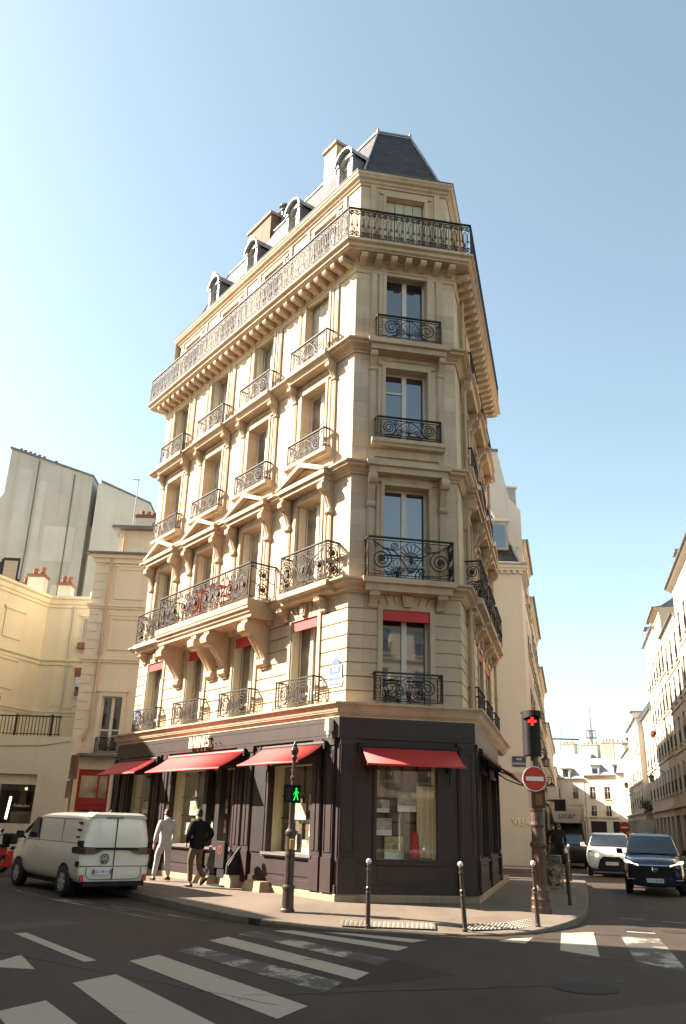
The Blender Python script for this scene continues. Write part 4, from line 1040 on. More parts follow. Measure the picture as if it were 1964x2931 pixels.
for k, q in enumerate((((4.95, 15.65), (5.55, 15.5), (4.62, 11.95), (4.22, 12.75)), ((3.99, 15.85), (4.62, 16.1), (3.82, 13.1), (3.40, 13.65)), ((2.92, 14.85), (3.33, 15.1), (3.03, 14.3), (2.63, 14.5)))): mark('crosswalk_stripe', q, 'white_worn' if k == 0 else 'white_mark')
mark('lane_line', ((-4.72, 13.76), (-4.58, 13.88), (-2.88, 11.52), (-3.0, 11.38)))
mark('lane_arrow', ((-4.25, 11.35), (-4.05, 11.2), (-3.98, 11.34), (-3.92, 11.8), (-3.40, 10.78), (-4.35, 10.9), (-4.12, 11.05), (-6.2, 13.6), (-6.3, 13.9)))
mark('lane_arrow', ((-3.6, 9.15), (-3.3, 9.32), (-3.16, 9.02), (-3.3, 8.78)), 'white_worn')
mark('lane_dash', ((5.95, 18.76), (6.34, 18.56), (6.33, 18.50), (5.94, 18.69))); mark('lane_dash', ((6.64, 18.34), (7.1, 18.1), (7.09, 18.03), (6.63, 18.27)))
mark('lane_dash', ((5.3, 16.4), (5.75, 16.25), (5.72, 16.12), (5.27, 16.27)))
for a, b, w_ in (((-8.4, 22.5), (-5.95, 19.3), .10), ((-6.0, 19.35), (-2.95, 15.98), .10), ((-4.6, 18.45), (-2.15, 16.02), .10), ((-5.7, 19.2), (-4.2, 18.05), .09), ((-4.6, 18.5), (-3.9, 17.3), .09)):
    d = (Vector(b) - Vector(a)).normalized(); n_ = Vector((-d.y, d.x)) * w_ / 2; a, b = Vector(a), Vector(b)
    mark('parking_line', [(p.x, p.y) for p in (a - n_, b - n_, b + n_, a + n_)], 'yellow_mark')
# asphalt repairs, trench seams and drips
M['patch_dark'] = asphalt('asphalt_patch', (.028, .0195, .015), (.036, .026, .02)); M['patch_pale'] = asphalt('asphalt_patch_pale', (.066, .048, .037), (.08, .06, .046)); M['seam'] = plain('bitumen_seam', (.014, .010, .009), .5, 0, .3, 9)
for pts, mt in ((((-.6, 11.4), (.9, 12.3), (1.5, 11.2), (.1, 10.2)), 'patch_dark'), (((2.0, 9.0), (5.6, 10.9), (5.9, 10.2), (2.3, 8.2)), 'patch_pale'), (((-7.0, 12.6), (-4.6, 15.6), (-4.1, 15.2), (-6.4, 12.2)), 'patch_pale'), (((6.3, 20.0), (7.6, 24.6), (8.3, 24.4), (7.0, 19.8)), 'patch_dark'), (((.4, 7.2), (2.2, 7.9), (2.4, 7.3), (.7, 6.6)), 'patch_dark')):
    mark('road_patch', pts, mt, .002)
def seam(pts, w_=.03):
    mm = MB(); mm.ribbon(pts, w_ / 2, .0012, lambda u, z: Vector((u, z, .0035)), Vector((0, 0, 1))); tag(mm.build('road_seam', M['seam']), kind='structure')
def wob(a, b, n, s):
    rr = random.Random(int(a[0] * 10 + b[1] * 7)); return [(a[0] + (b[0] - a[0]) * k / n + rr.uniform(-s, s), a[1] + (b[1] - a[1]) * k / n + rr.uniform(-s, s)) for k in range(n + 1)]
seam(wob((-9, 15.5), (-.5, 9.2), 60, .025), .02); seam(wob((3.4, 13.0), (8.5, 11.6), 50, .03), .014); seam(wob((-.9, 9.6), (3.5, 11.0), 40, .03), .012)
# manhole covers
m = MB()
for c, r in (((5.55, 16.55), .24), ((6.2, 16.5), .24), ((2.9, 10.6), .36)):
    m.lathe([(r, 0), (r, .006), (r * .9, .007)], (c[0], c[1], 0), 20)
tag(m.build('manhole_cover', M['patch_dark']), kind='structure')
# studded warning slabs at the dropped kerbs
def kz(x, y):   # pavement height near the crossing
    return .055
def studs(p0, p1, wd, nu, nv_):
    m = MB(); a, b = Vector(p0), Vector(p1); d = (b - a).normalized(); n_ = Vector((-d.y, d.x)); l = (b - a).length
    z = .125
    def q(u, v, zz): p = a + d * u + n_ * v; return (p.x, p.y, zz)
    def zz(v): return .062 + (v / wd) * .045
    m.quad(q(0, 0, zz(0)), q(l, 0, zz(0)), q(l, wd, zz(wd)), q(0, wd, zz(wd)))
    for i in range(nu):
        for j in range(nv_):
            u, v = l * (i + .5) / nu, wd * (j + .5) / nv_; s = .028
            m.hexa([q(u - s, v - s, zz(v)), q(u + s, v - s, zz(v)), q(u + s, v + s, zz(v)), q(u - s, v + s, zz(v)), q(u - s * .6, v - s * .6, zz(v) + .012), q(u + s * .6, v - s * .6, zz(v) + .012), q(u + s * .6, v + s * .6, zz(v) + .012), q(u - s * .6, v + s * .6, zz(v) + .012)])
    tag(m.build('tactile_paving', M['tact']), kind='structure')
studs((.15, 15.42), (1.75, 15.30), .4, 20, 5); studs((2.35, 15.34), (3.25, 15.75), .4, 12, 5); studs((3.28, 15.78), (4.1, 16.8), .4, 14, 5)
# stone blocks and step at the foot of the shopfront
def block(lab, F, u0, u1, o0, o1, h, slope=.0):
    m = MB(); m.hexa([F(u0, o0, .13), F(u1, o0, .13), F(u1, o1, .13), F(u0, o1, .13), F(u0 + slope, o0, h), F(u1 - slope, o0, h), F(u1 - slope, o1 - slope, h), F(u0 + slope, o1 - slope, h)])
    tag(m.build('stone_block', M['stone_plinth'], bevel=.02), lab, 'stone block')
block('rounded stone kick block at the shop wall by the lamp post', FL, 2.25, 3.05, .3, .62, .36, .06)
block('worn stone kick block behind the walking man in black', FL, 4.75, 5.5, .3, .62, .34, .06)
block('square stone block at the foot of the handrail', FL, 3.6, 4.15, .3, .6, .42, .03)
t = thing('handrail_screen', 'dark metal side screen with sloping handrail at the shop entrance', 'handrail', FL(3.75, .45, .14))
g = MB(); g.fside(FL, [(.32, .42), (.62, .42), (.62, .62), (.32, 1.0)], 3.72, 3.76); g.build('screen', M['shop_dark'], t)
g = MB(); g.tube([FL(3.74, .3, 1.05), FL(3.74, .64, .66), FL(3.74, .64, .42)], .022, 8); g.build('rail', M['sill_paint'], t)
m = MB(); leafball(m, FL(3.2, .42, .19), .11, 60, .03, R, .6); tag(m.build('weed', [M['grass'], M['leaf2']]), 'small green weed growing at the foot of the shop wall', 'weed')
m = MB(); m.box((-1.42, 15.9, .055), (.62, .10, .1), rad(-52)); tag(m.build('drain_opening', M['shop_dark']), 'dark slot of a gully in the kerb below the shop', 'drain')
# ------------------------------------------------------------------ street furniture
def bollard(x, y, z, lab, h=1.02, lean=(0, 0), ball=True):
    t = thing('bollard', lab, 'bollard', (x, y, z), 0, 'slim bollards along the kerb'); t.rotation_euler = (lean[0], lean[1], 0)
    g = MB(); g.lathe([(.048, -.02), (.048, .02), (.041, .04), (.039, .50), (.046, .51), (.046, .53), (.036, .54), (.036, .57), (.045, .58), (.045, .60), (.034, .62), (.030, h - .16), (.042, h - .15), (.042, h - .13), (.028, h - .12), (.026, h - .07), (.036, h - .06), (.02, h - .045)], n=12)
    g.build('post', M['bollard'], t, smooth=False, local=True)
    g = MB(); g.sphere((0, 0, h - .005), .046, 12); g.build('ball', M['ballw'], t, smooth=True, local=True)
bollard(.62, 15.35, .06, 'upright slim bollard with white ball in front of the shop corner, leftmost')
bollard(2.24, 15.28, .06, 'leaning slim bollard with white ball at the right of the corner window', lean=(0, rad(-3.2)))
bollard(3.63, 16.02, .08, 'slim bollard with white ball beside the thick traffic light column', lean=(0, rad(-2)))
bollard(5.2, 19.75, .14, 'dark slim bollard at the kerb edge behind the traffic light column', 1.08, lean=(0, rad(-1)))
bollard(6.0, 22.9, .14, 'second bollard along the side street kerb', 1.05); bollard(6.9, 26.2, .14, 'third bollard along the side street kerb', 1.05); bollard(7.6, 28.6, .14, 'last bollard before the side street junction', 1.05)
# pedestrian signal on its old cast post
px, py, pz = -.80, 16.62, .12
t = thing('pedestrian_signal', 'slim cast iron post with ball finial carrying a lit green walking figure', 'pedestrian signal', (px, py, pz))
t.scale = (.88, .88, 1)
g = MB(); g.lathe([(.15, -.02), (.15, .05), (.125, .08), (.118, .38), (.135, .40), (.135, .44), (.10, .47), (.098, .92), (.108, .98), (.098, 1.03), (.10, 1.30), (.125, 1.33), (.125, 1.38), (.075, 1.43), (.062, 1.5), (.055, 2.15), (.05, 2.30), (.075, 2.32), (.075, 2.36), (.05, 2.38), (.045, 2.66), (.062, 2.72), (.05, 2.76)], n=14); g.build('post', M['bollard'], t, local=True)
g = MB(); g.lathe([(.05, 2.76), (.075, 2.80), (.09, 2.85), (.075, 2.90), (.045, 2.93), (.05, 2.95), (.02, 2.99), (.005, 3.02)], n=12); g.build('finial', M['bollard'], t, local=True)
g = MB(); g.box((0, -.16, 2.04), (.34, .16, .30)); g.box((0, -.05, 2.04), (.1, .12, .12)); h_ = g.build('signal_box', M['blackp'], t, local=True, bevel=.01)
g = MB(); g.box((0, -.255, 2.20), (.36, .06, .015)); g.box((-.175, -.255, 2.04), (.012, .06, .30)); g.box((.175, -.255, 2.04), (.012, .06, .30)); g.build('hood', M['blackp'], h_, local=True)
g = MB(); Fp = Face((0, -.242), (1, 0), (0, -1)); cx_ = .085
def fig(pts): g.fprism(Fp, [(cx_ + a * .125, 1.93 + b * .225) for a, b in pts], 0, .006)
fig([(.0 + .16 * cos(2 * PI * k / 10), .9 + .095 * sin(2 * PI * k / 10)) for k in range(10)])
fig([(-.16, .44), (.16, .44), (.18, .78), (-.12, .78)]); fig([(-.14, .46), (.02, .46), (-.28, .0), (-.46, .0)]); fig([(.0, .46), (.16, .46), (.42, .04), (.26, .0), (.08, .3)]); fig([(-.12, .76), (-.12, .66), (-.44, .42), (-.5, .48)]); fig([(.12, .78), (.18, .66), (.42, .52), (.46, .6)])
g.build('green_figure', M['green_lamp'], t, local=True)
g = MB(); g.box((-.085, -.243, 2.04), (.13, .006, .24)); g.build('red_lens', M['ink'], t, local=True)
g = MB(); g.box((0.04, -.12, 1.16), (.10, .08, .18)); g.build('push_button', plain('button_ochre', (.42, .26, .07), .5), t, local=True, bevel=.015)
# --- traffic light column at the kerb
t = thing('traffic_light', 'ornate brown column with a black signal box showing a red cross', 'traffic light', (4.13, 17.85, .13))
g = MB(); g.lathe([(.20, -.02), (.20, .10), (.185, .13), (.185, .22), (.20, .25), (.175, .29), (.17, .38), (.18, .41), (.15, .46), (.135, .50), (.13, 1.05), (.14, 1.08), (.14, 1.12), (.125, 1.14), (.13, 1.18), (.165, 1.22), (.165, 1.27), (.125, 1.32), (.115, 1.55), (.14, 1.62), (.13, 1.68), (.125, 1.86), (.14, 1.90), (.14, 1.94), (.115, 1.97), (.095, 2.02), (.09, 2.2)], n=18)
for k in range(10): a = 2 * PI * k / 10; g.tube([(.128 * cos(a), .128 * sin(a), .52), (.126 * cos(a), .126 * sin(a), 1.04)], .016, 5)
g.build('column', M['bronze'], t, local=True)
g = MB(); g.lathe([(.075, 2.18), (.07, 2.3), (.065, 3.2), (.06, 3.9)], n=12); g.build('pole', M['bollard'], t, local=True)
sx = -.03
g = MB()
n = 14
sec = [(.165 * cos(PI + PI * k / n) + sx, -.14 + .10 * sin(PI + PI * k / n)) for k in range(n + 1)] + [(.165 + sx, .10), (-.165 + sx, .10)]
g.prism(sec, 2.96, 3.81); bx = g.build('signal_box', M['blackp'], t, local=True, bevel=.012)
g = MB(); n = 16
for k in range(n):
    a0, a1 = PI * k / n, PI * (k + 1) / n
    p = [(sx + .20 * cos(PI + a), -.12 + .27 * sin(PI + a)) for a in (a0, a1)]; q = [(sx + .178 * cos(PI + a), -.12 + .25 * sin(PI + a)) for a in (a0, a1)]
    zl = 3.80 - .10 * abs(cos((a0 + a1) / 2)) ** .5
    g.hexa([(*p[0], zl), (*p[1], zl), (*q[1], zl), (*q[0], zl), (*p[0], 3.83), (*p[1], 3.83), (*q[1], 3.83), (*q[0], 3.83)])
g.prism([(sx + .20 * cos(PI + PI * k / n), -.12 + .27 * sin(PI + PI * k / n)) for k in range(n + 1)] + [(sx + .19, .1), (sx - .19, .1)], 3.83, 3.855)
g.build('visor', M['blackp'], bx, local=True)
g = MB()
yy = -.255
for (w_, h_) in ((.17, .05), (.05, .17)): g.box((sx - .02, yy, 3.645), (w_, .03, h_))
g.build('red_cross', M['red_lamp'], t, local=True)
g = MB(); g.box((.02, -.02, 2.10), (.30, .26, .32)); g.box((.02, -.02, 2.28), (.34, .30, .04)); rp_ = g.build('repeater_box', M['bollard'], t, local=True, bevel=.02)
g = MB(); g.box((.03, -.155, 2.10), (.14, .02, .22)); g.build('repeater_lens', plain('lens_amber', (.20, .07, .03), .3), rp_, local=True)
g = MB(); g.tube([(-.12, 0, 1.98), (.12, 0, 1.98)], .02, 6); g.lathe([(.118, 1.96), (.122, 1.975), (.118, 1.99)], n=16); g.build('clamp', M['alloy'], t, local=True)
t = thing('no_entry_sign', 'round red no entry sign with white bar on the traffic light column', 'road sign', (4.08, 17.66, 2.63))
g = MB()
def disc(m, r, y0, y1, c=(0, 0), n=36):
    q = [(c[0] + r * cos(2 * PI * k / n), c[1] + r * sin(2 * PI * k / n)) for k in range(n)]
    m.add([(x, y0, z) for x, z in q] + [(x, y1, z) for x, z in q], [tuple(range(n)), tuple(range(n, 2 * n))[::-1]] + [(k, n + k, n + (k + 1) % n, (k + 1) % n) for k in range(n)])
disc(g, .245, -.02, 0); g.build('rim', M['signwhite'], t, local=True)
g = MB(); disc(g, .230, -.024, -.0195); g.build('face', M['signred'], t, local=True)
g = MB(); g.box((0, -.026, 0), (.36, .006, .082)); g.build('bar', M['signwhite'], t, local=True)
g = MB(); g.box((.08, .06, 0), (.05, .12, .3)); g.build('bracket', M['alloy'], t, local=True)
# --- parking sign post behind the van
t = thing('back_of_signal', 'signal heads seen from behind on a thin pole by the red door', 'signal pole', (-6.85, 22.6, .14))
g = MB(); g.tube([(0, 0, 0), (0, 0, 2.95)], .035, 8); g.build('pole', M['bollard'], t, local=True)
g = MB(); g.box((0, 0, 2.72), (.20, .16, .62)); g.build('upper_head', M['bronze'], t, local=True, bevel=.03)
g = MB(); g.box((-.06, -.05, 2.15), (.13, .1, .46)); g.build('lower_head', M['bronze'], t, local=True, bevel=.03)
# --- advertising stand in front of the shop
fx = FL(4.18, .48, .14)
t = thing('advertising_stand', 'black double panel pavement stand with a red round B emblem', 'stand', fx, math.atan2(uL.y, uL.x) + PI)
g = MB(); g.box((0, 0, .02), (.62, .42, .03)); g.tube([(-.1, 0, .03), (-.1, 0, 1.0)], .028, 6); g.tube([(.12, 0, .03), (.12, 0, 1.0)], .028, 6); g.build('base', M['blackp'], t, local=True)
g = MB(); g.box((-.02, -.10, .72), (.44, .06, .62)); g.box((.03, -.08, .44), (.34, .05, .5)); g.build('panel', M['blackp'], t, local=True, bevel=.01)
g = MB(); n = 24; q = [(.10 * cos(2 * PI * k / n), .10 * sin(2 * PI * k / n)) for k in range(n)]; r_ = [(.083 * cos(2 * PI * k / n), .083 * sin(2 * PI * k / n)) for k in range(n)]
for k in range(n): j = (k + 1) % n; g.add([(q[k][0] - .02, -.134, .83 + q[k][1]), (q[j][0] - .02, -.134, .83 + q[j][1]), (r_[j][0] - .02, -.134, .83 + r_[j][1]), (r_[k][0] - .02, -.134, .83 + r_[k][1])], [(0, 1, 2, 3)])
g.build('ring', M['signred'], t, local=True)
text_obj('emblem', 'B', .12, M['signred'], t, Matrix(((1, 0, 0, -.02), (0, 0, -1, -.134), (0, 1, 0, .83), (0, 0, 0, 1))), .003)
# --- rubbish bag holder behind the column
t = thing('rubbish_bag', 'clear sagging rubbish bag in a hoop holder on the pavement edge', 'rubbish bag', (6.2, 25.0, .14))
t.scale = (.72, .72, .82)
g = MB(); R2 = random.Random(3); secs = []
for k in range(9):
    z = .06 + .95 * k / 8; r0 = (.22, .31, .30, .27, .29, .31, .28, .30, .31)[k]
    secs.append([((r0 + R2.uniform(-.06, .06)) * cos(2 * PI * j / 14), (r0 + R2.uniform(-.06, .06)) * sin(2 * PI * j / 14), z) for j in range(14)])
g.loft(secs); M['bag'].node_tree.nodes['Principled BSDF'].inputs['Alpha'].default_value = .55; g.build('bag', M['bag'], t, local=True)
g = MB()
for k in range(26): a = R2.uniform(0, 6.28); r0 = R2.uniform(.12, .30); g.box((r0 * cos(a), r0 * sin(a), R2.uniform(.15, .6)), (R2.uniform(.06, .16), R2.uniform(.06, .14), R2.uniform(.05, .14)), R2.uniform(0, 3))
g.build('contents', M['trash'], t, local=True)
g = MB(); g.lathe([(.27, 1.0), (.30, 1.02), (.27, 1.04)], n=16); g.tube([(.3, 0, 0), (.3, 0, 1.03)], .02, 6); g.build('hoop', M['bollard'], t, local=True)
# --- wall lanterns
def lantern(loc, lab, side, s=1.0, arm=1.0):
    t = thing('wall_lantern', lab, 'street lamp', loc, 0, 'old style lanterns on house walls'); d = side
    g = MB(); g.tube([(-d.x * arm, -d.y * arm, .75 * s), (-d.x * arm * .5, -d.y * arm * .5, 1.05 * s), (0, 0, .98 * s), (0, 0, .62 * s)], .035 * s, 6); g.ribbon(spiral(-.3 * s, .7 * s, .2 * s, .03, 0, 7, 16), .02, .02, lambda u, z: Vector((d.x * u, d.y * u, z)), Vector((-d.y, d.x, 0))); g.build('bracket', M['iron'], t, local=True)
    g = MB(); g.lathe([(.03 * s, .66 * s), (.10 * s, .60 * s), (.06 * s, .58 * s), (.27 * s, .42 * s), (.27 * s, .39 * s)], n=6); g.lathe([(.14 * s, -.03 * s), (.16 * s, 0), (.14 * s, .02 * s)], n=6)
    for k in range(6): a = 2 * PI * k / 6; g.tube([(.25 * s * cos(a), .25 * s * sin(a), .4 * s), (.145 * s * cos(a), .145 * s * sin(a), 0)], .014 * s, 4)
    g.build('cage', M['iron'], t, local=True)
    g = MB(); g.lathe([(.135 * s, .02 * s), (.235 * s, .39 * s)], n=6); g.build('glass', M['glass_warm'], t, local=True)
# ------------------------------------------------------------------ vehicles
def mirror(half):  # half profile (x,z) from bottom centre outwards and up to top centre
    return [(x, z) for x, z in half] + [(-x, z) for x, z in half[::-1] if x > 1e-6]
def wheel(parent, x, y, r, w_, side, spokes=10, name='wheel'):
    def cyl(m, r0, r1, x0, x1, n=28):
        m.loft([[(x0, y + r0 * cos(2 * PI * k / n), r + r0 * sin(2 * PI * k / n)) for k in range(n)], [(x1, y + r1 * cos(2 * PI * k / n), r + r1 * sin(2 * PI * k / n)) for k in range(n)]])
    m = MB(); n = 28
    prof = [(r * .62, -w_ / 2), (r * .93, -w_ / 2), (r, -w_ / 2 + .03), (r, w_ / 2 - .03), (r * .93, w_ / 2), (r * .62, w_ / 2)]
    m.loft([[(x + q, y + rr * cos(2 * PI * k / n), r + rr * sin(2 * PI * k / n)) for k in range(n)] for rr, q in prof], cap=False)
    wh = m.build(name, M['rubber'], parent, smooth=True, local=True)
    m = MB(); xo = x + side * w_ * .46
    for k in range(n):
        a, b = 2 * PI * k / n, 2 * PI * (k + 1) / n
        q = [(xo, y + rr * cos(t), r + rr * sin(t)) for rr, t in ((r * .66, a), (r * .66, b), (r * .58, b), (r * .58, a))]; m.quad(*q); xi = x + side * w_ * .2
        m.quad((xo, q[3][1], q[3][2]), (xo, q[2][1], q[2][2]), (xi, q[2][1], q[2][2]), (xi, q[3][1], q[3][2]))
    for k in range(spokes):
        a = 2 * PI * k / spokes; w0, w1 = .028, .034
        c_, s_ = cos(a), sin(a); px_, pz_ = -s_, c_
        pts = [(r * .1, w0), (r * .60, w1), (r * .60, -w1), (r * .1, -w0)]
        q = [(y + rr * c_ + ww * px_, r + rr * s_ + ww * pz_) for rr, ww in pts]
        m.add([(xo, *p) for p in q] + [(xo - side * .05, *p) for p in q], [(0, 1, 2, 3), (4, 5, 6, 7), (0, 1, 5, 4), (2, 3, 7, 6)])
    m.loft([[(xo + side * .003, y + r * .17 * cos(2 * PI * k / 14), r + r * .17 * sin(2 * PI * k / 14)) for k in range(14)], [(xo - side * .05, y + r * .17 * cos(2 * PI * k / 14), r + r * .17 * sin(2 * PI * k / 14)) for k in range(14)]])
    m.build('rim', M['alloy'], wh, local=True)
    m = MB(); xi = x + side * w_ * .18; m.quad(*[(xi, y + r * .6 * cos(2 * PI * k / 18), r + r * .6 * sin(2 * PI * k / 18)) for k in range(18)]); m.build('brake_disc', M['blackp'], wh, local=True)
    return wh
def plate(parent, x, y, z, w_, h, text, facing, tilt=0):
    m = MB(); m.box((x, y, z), (w_, .012, h)); p = m.build('number_plate', M['plate'], parent, local=True)
    m = MB()
    for s in (-1, 1): m = MB(); m.box((x + s * (w_ / 2 - .022), y + facing * .007, z), (.044, .004, h)); m.build('blue_band', M['plate_blue'], p, local=True)
    s = -facing  # facing -1: seen from -y
    mt = Matrix(((s, 0, 0, x), (0, 0, facing, y + facing * .0085), (0, 1, 0, z), (0, 0, 0, 1)))
    text_obj('characters', text, h * .82, M['ink'], p, mt, .001, sx=.92)
# ---- electric cargo van seen from behind (front = +y)
vrz = math.atan2(-uL.x, uL.y)
rearleft = Vector((-5.46, 19.22)); VW_, VH = 1.66, .905
right_ = Vector((cos(vrz), sin(vrz))); vloc = rearleft + right_ * VW_ / 2
van = thing('cargo_van', 'white electric delivery van parked at the kerb, seen from behind', 'van', (vloc.x, vloc.y, 0), vrz)
van.scale = (.84, 1.06, VH)
hp = lambda wx, top, roofw, zb=.30: [(0, zb), (.74 * wx, zb), (.90 * wx, zb + .06), (.975 * wx, .52), (.99 * wx, .80), (.985 * wx, 1.02), (.955 * wx, 1.16), (.93 * wx, 1.24), (roofw + .06, top - .20), (roofw, top - .09), (roofw * .80, top - .02), (0, top)]
def hood(wx, top, zb=.32):
    return [(0, zb), (.72 * wx, zb), (.88 * wx, zb + .06), (.96 * wx, .52), (.97 * wx, .72), (.95 * wx, min(.95, top - .14)), (.92 * wx, top - .10), (.88 * wx, top - .07), (.82 * wx, top - .045), (.7 * wx, top - .03), (.5 * wx, top - .01), (0, top)]
st = [(0.0, hp(.965, 1.86, .72, .34)), (.03, hp(.985, 1.89, .755, .32)), (.16, hp(1, 1.925, .80)), (1.0, hp(1, 1.945, .82)), (2.3, hp(1, 1.945, .82)), (3.0, hp(1, 1.915, .80)), (3.35, hp(1, 1.84, .77)), (3.95, hood(1.0, 1.38)), (4.32, hood(.98, 1.12)), (4.58, hood(.92, 1.0)), (4.70, hood(.80, .88, .36)), (4.735, hood(.6, .78, .42))]
m = MB(); m.loft([[(x, y, z) for x, z in mirror(h)] for y, h in st])
body = m.build('body', M['paint_white'], van, smooth=True, local=True)
sb_ = body.modifiers.new('Sub', 'SUBSURF'); sb_.levels = 1; sb_.render_levels = 2
def sidex(z):   # outer half width of the mid body at height z
    pts = [(.36, .90), (.52, .975), (.80, .99), (1.02, .985), (1.16, .955), (1.24, .93), (1.745, .88), (1.855, .82)]
    for (a, b), (c, d) in zip(pts[:-1], pts[1:]):
        if a <= z <= c: return b + (d - b) * (z - a) / (c - a)
    return .9 if z < .36 else .80
def side_patch(m, poly, s, pr=.006):
    m.quad(*[(s * (sidex(z) + pr), y, z) for y, z in (poly if s > 0 else poly[::-1])])
for s in (-1, 1):
    m = MB(); side_patch(m, [(2.72, 1.26), (3.52, 1.26), (3.22, 1.70), (2.88, 1.74)], s, .008); m.build('side_window', M['carglass'], van, local=True)
    m = MB()   # panel gaps: cab door, sliding door
    for pts in ([(2.66, .42), (2.66, 1.2), (2.84, 1.78)], [(3.62, .62), (3.66, 1.2)], [(1.25, .62), (1.25, 1.24), (1.3, 1.74)], [(.25, 1.22), (3.7, 1.22)], [(2.84, 1.78), (.3, 1.76)]):
        m.tube([(s * (sidex(z) + .002), y, z) for y, z in pts], .007, 5)
    m.build('door_gap', M['blackp'], van, local=True)
    m = MB(); m.tube([(s * (sidex(z) + .004), y, z) for y, z in ((2.70, 1.26), (2.88, 1.76))], .03, 6); m.build('window_pillar', M['blackp'], van, local=True)
    m = MB(); m.box((s * 1.02, 2.6, 1.06), (.03, .2, .04)); m.build('door_handle', M['paint_white'], van, local=True, bevel=.01)
    for z in (1.36, 1.52, 1.68): m = MB(); m.box((s * (sidex(z) - .002), .32, z), (.03, .17, .04), 0); m.build('pillar_vent', M['blackp'], van, local=True)
    m = MB(); m.box((s * .955, .05, 1.22), (.12, .14, .13)); m.build('door_hinge', M['blackp'], van, local=True, bevel=.015); m = MB(); m.box((s * .985, .06, .77), (.05, .16, .12)); m.build('door_hinge', M['blackp'], van, local=True, bevel=.015)
    m = MB(); m.loft([[(s * x_, y_, z_) for x_, y_, z_ in q] for q in ([(.99, .42, 1.00), (1.0, .42, 1.12), (.97, .42, 1.15)], [(.985, .02, .99), (.985, .02, 1.14), (.95, .02, 1.16)], [(.86, -.045, .985), (.86, -.045, 1.13), (.86, -.02, 1.15)], [(.58, -.055, .99), (.58, -.055, 1.12), (.58, -.03, 1.14)], [(.42, -.055, 1.05), (.42, -.055, 1.12), (.42, -.03, 1.13)])]); m.build('tail_lamp', M['taillight'], van, local=True)
    m = MB(); m.box((s * .86, -.02, .46), (.10, .05, .15)); m.build('bumper_reflector', M['reflector'], van, local=True, bevel=.015)
    # wheel arch lips and dark wells
    for yc in (.78, 3.82):
        m = MB(); a = [(yc + .41 * cos(PI * k / 16), .34 + .42 * sin(PI * k / 16)) for k in range(17)]
        m.quad(*[(s * (max(sidex(max(.36, z)), .9) + .004), y, z) for y, z in [(yc + .41, .26)] + a + [(yc - .41, .26)]][::s]); m.build('wheel_well', M['blackp'], van, local=True)
    for yc in (.78, 3.82): wheel(van, s * .885, yc, .345, .24, s, 6)
m = MB(); m.box((0, -.012, 1.11), (1.2, .09, .055)); m.box((0, 0.0, .335), (1.66, .14, .10)); m.box((0, 2.3, .30), (1.62, 4.0, .12)); m.build('dark_trim', M['blackp'], van, local=True)
m = MB(); m.box((-.04, -.008, 1.28), (.012, .03, 1.12)); m.box((-.04, -.012, .56), (.012, .03, .26)); 
m.tube([(-.74, -.012, .70), (-.76, -.012, .56), (-.70, -.015, .46), (-.6, -.018, .43), (.6, -.018, .43), (.70, -.015, .46), (.76, -.012, .56), (.74, -.012, .70)], .007, 5); m.tube([(-.93, .0, .72), (.93, .0, .72)], .009, 5); m.build('rear_door_gap', M['blackp'], van, local=True)
m = MB(); m.box((-.12, .0, 1.815), (.46, .05, .035)); m.build('brake_lamp', M['taillight'], van, local=True)
m = MB(); m.loft([[(-.8 , .0, 1.79), (-.86, .25, 1.87), (-.7, .3, 1.94), (-.7, -.04, 1.895)], [(.8, .0, 1.79), (.86, .25, 1.87), (.7, .3, 1.94), (.7, -.04, 1.895)]]); m.build('roof_spoiler', M['paint_white'], van, local=True, bevel=.02)
m = MB(); m.loft([[(-.02, .5, 1.94), (.02, .5, 1.94), (.02, .62, 1.94), (-.02, .62, 1.94)], [(-.005, .47, 2.0), (.005, .47, 2.0), (.005, .52, 2.0), (-.005, .52, 2.0)]]); m.build('aerial', M['blackp'], van, local=True)
m = MB(); n = 28
for k in range(n):
    a, b = 2 * PI * k / n, 2 * PI * (k + 1) / n; m.quad(*[(-.30 + r_ * cos(t), -.036, .885 + r_ * sin(t)) for r_, t in ((.118, a), (.118, b), (.098, b), (.098, a))])
def bar2(m, a, b, w_=.02): 
    d = Vector(b) - Vector(a); l = d.length; n_ = Vector((-d.y, d.x)) / l * w_ / 2; m.quad(*[(-.30 + p.x, -.036, .885 + p.y) for p in (Vector(a) - n_, Vector(b) - n_, Vector(b) + n_, Vector(a) + n_)])
for p, q in (((-.045, .095), (-.0, .015)), ((.045, .095), (.0, .015)), ((-.085, .055), (-.04, -.085)), ((-.04, -.085), (0, -.01)), ((0, -.01), (.04, -.085)), ((.04, -.085), (.085, .055))): bar2(m, p, q)
m.build('emblem', M['ink'], van, local=True)
plate(van, -.33, -.035, .60, .50, .105, 'GU-195-CH', -1)
for s in (-1,):
    m = MB(); m.loft([[(s * 1.02, 3.52, 1.24), (s * 1.24, 3.54, 1.22), (s * 1.24, 3.60, 1.42), (s * 1.04, 3.58, 1.42)], [(s * 1.02, 3.62, 1.24), (s * 1.22, 3.66, 1.24), (s * 1.22, 3.68, 1.40), (s * 1.04, 3.66, 1.40)]]); m.tube([(s * .95, 3.6, 1.24), (s * 1.08, 3.58, 1.28)], .03, 6); m.build('door_mirror', M['blackp'], van, local=True, bevel=.02)
m = MB(); m.quad((-.74, 3.40, 1.78), (.74, 3.40, 1.78), (.88, 4.0, 1.345), (-.88, 4.0, 1.345)); m.build('windscreen', M['carglass'], van, local=True)

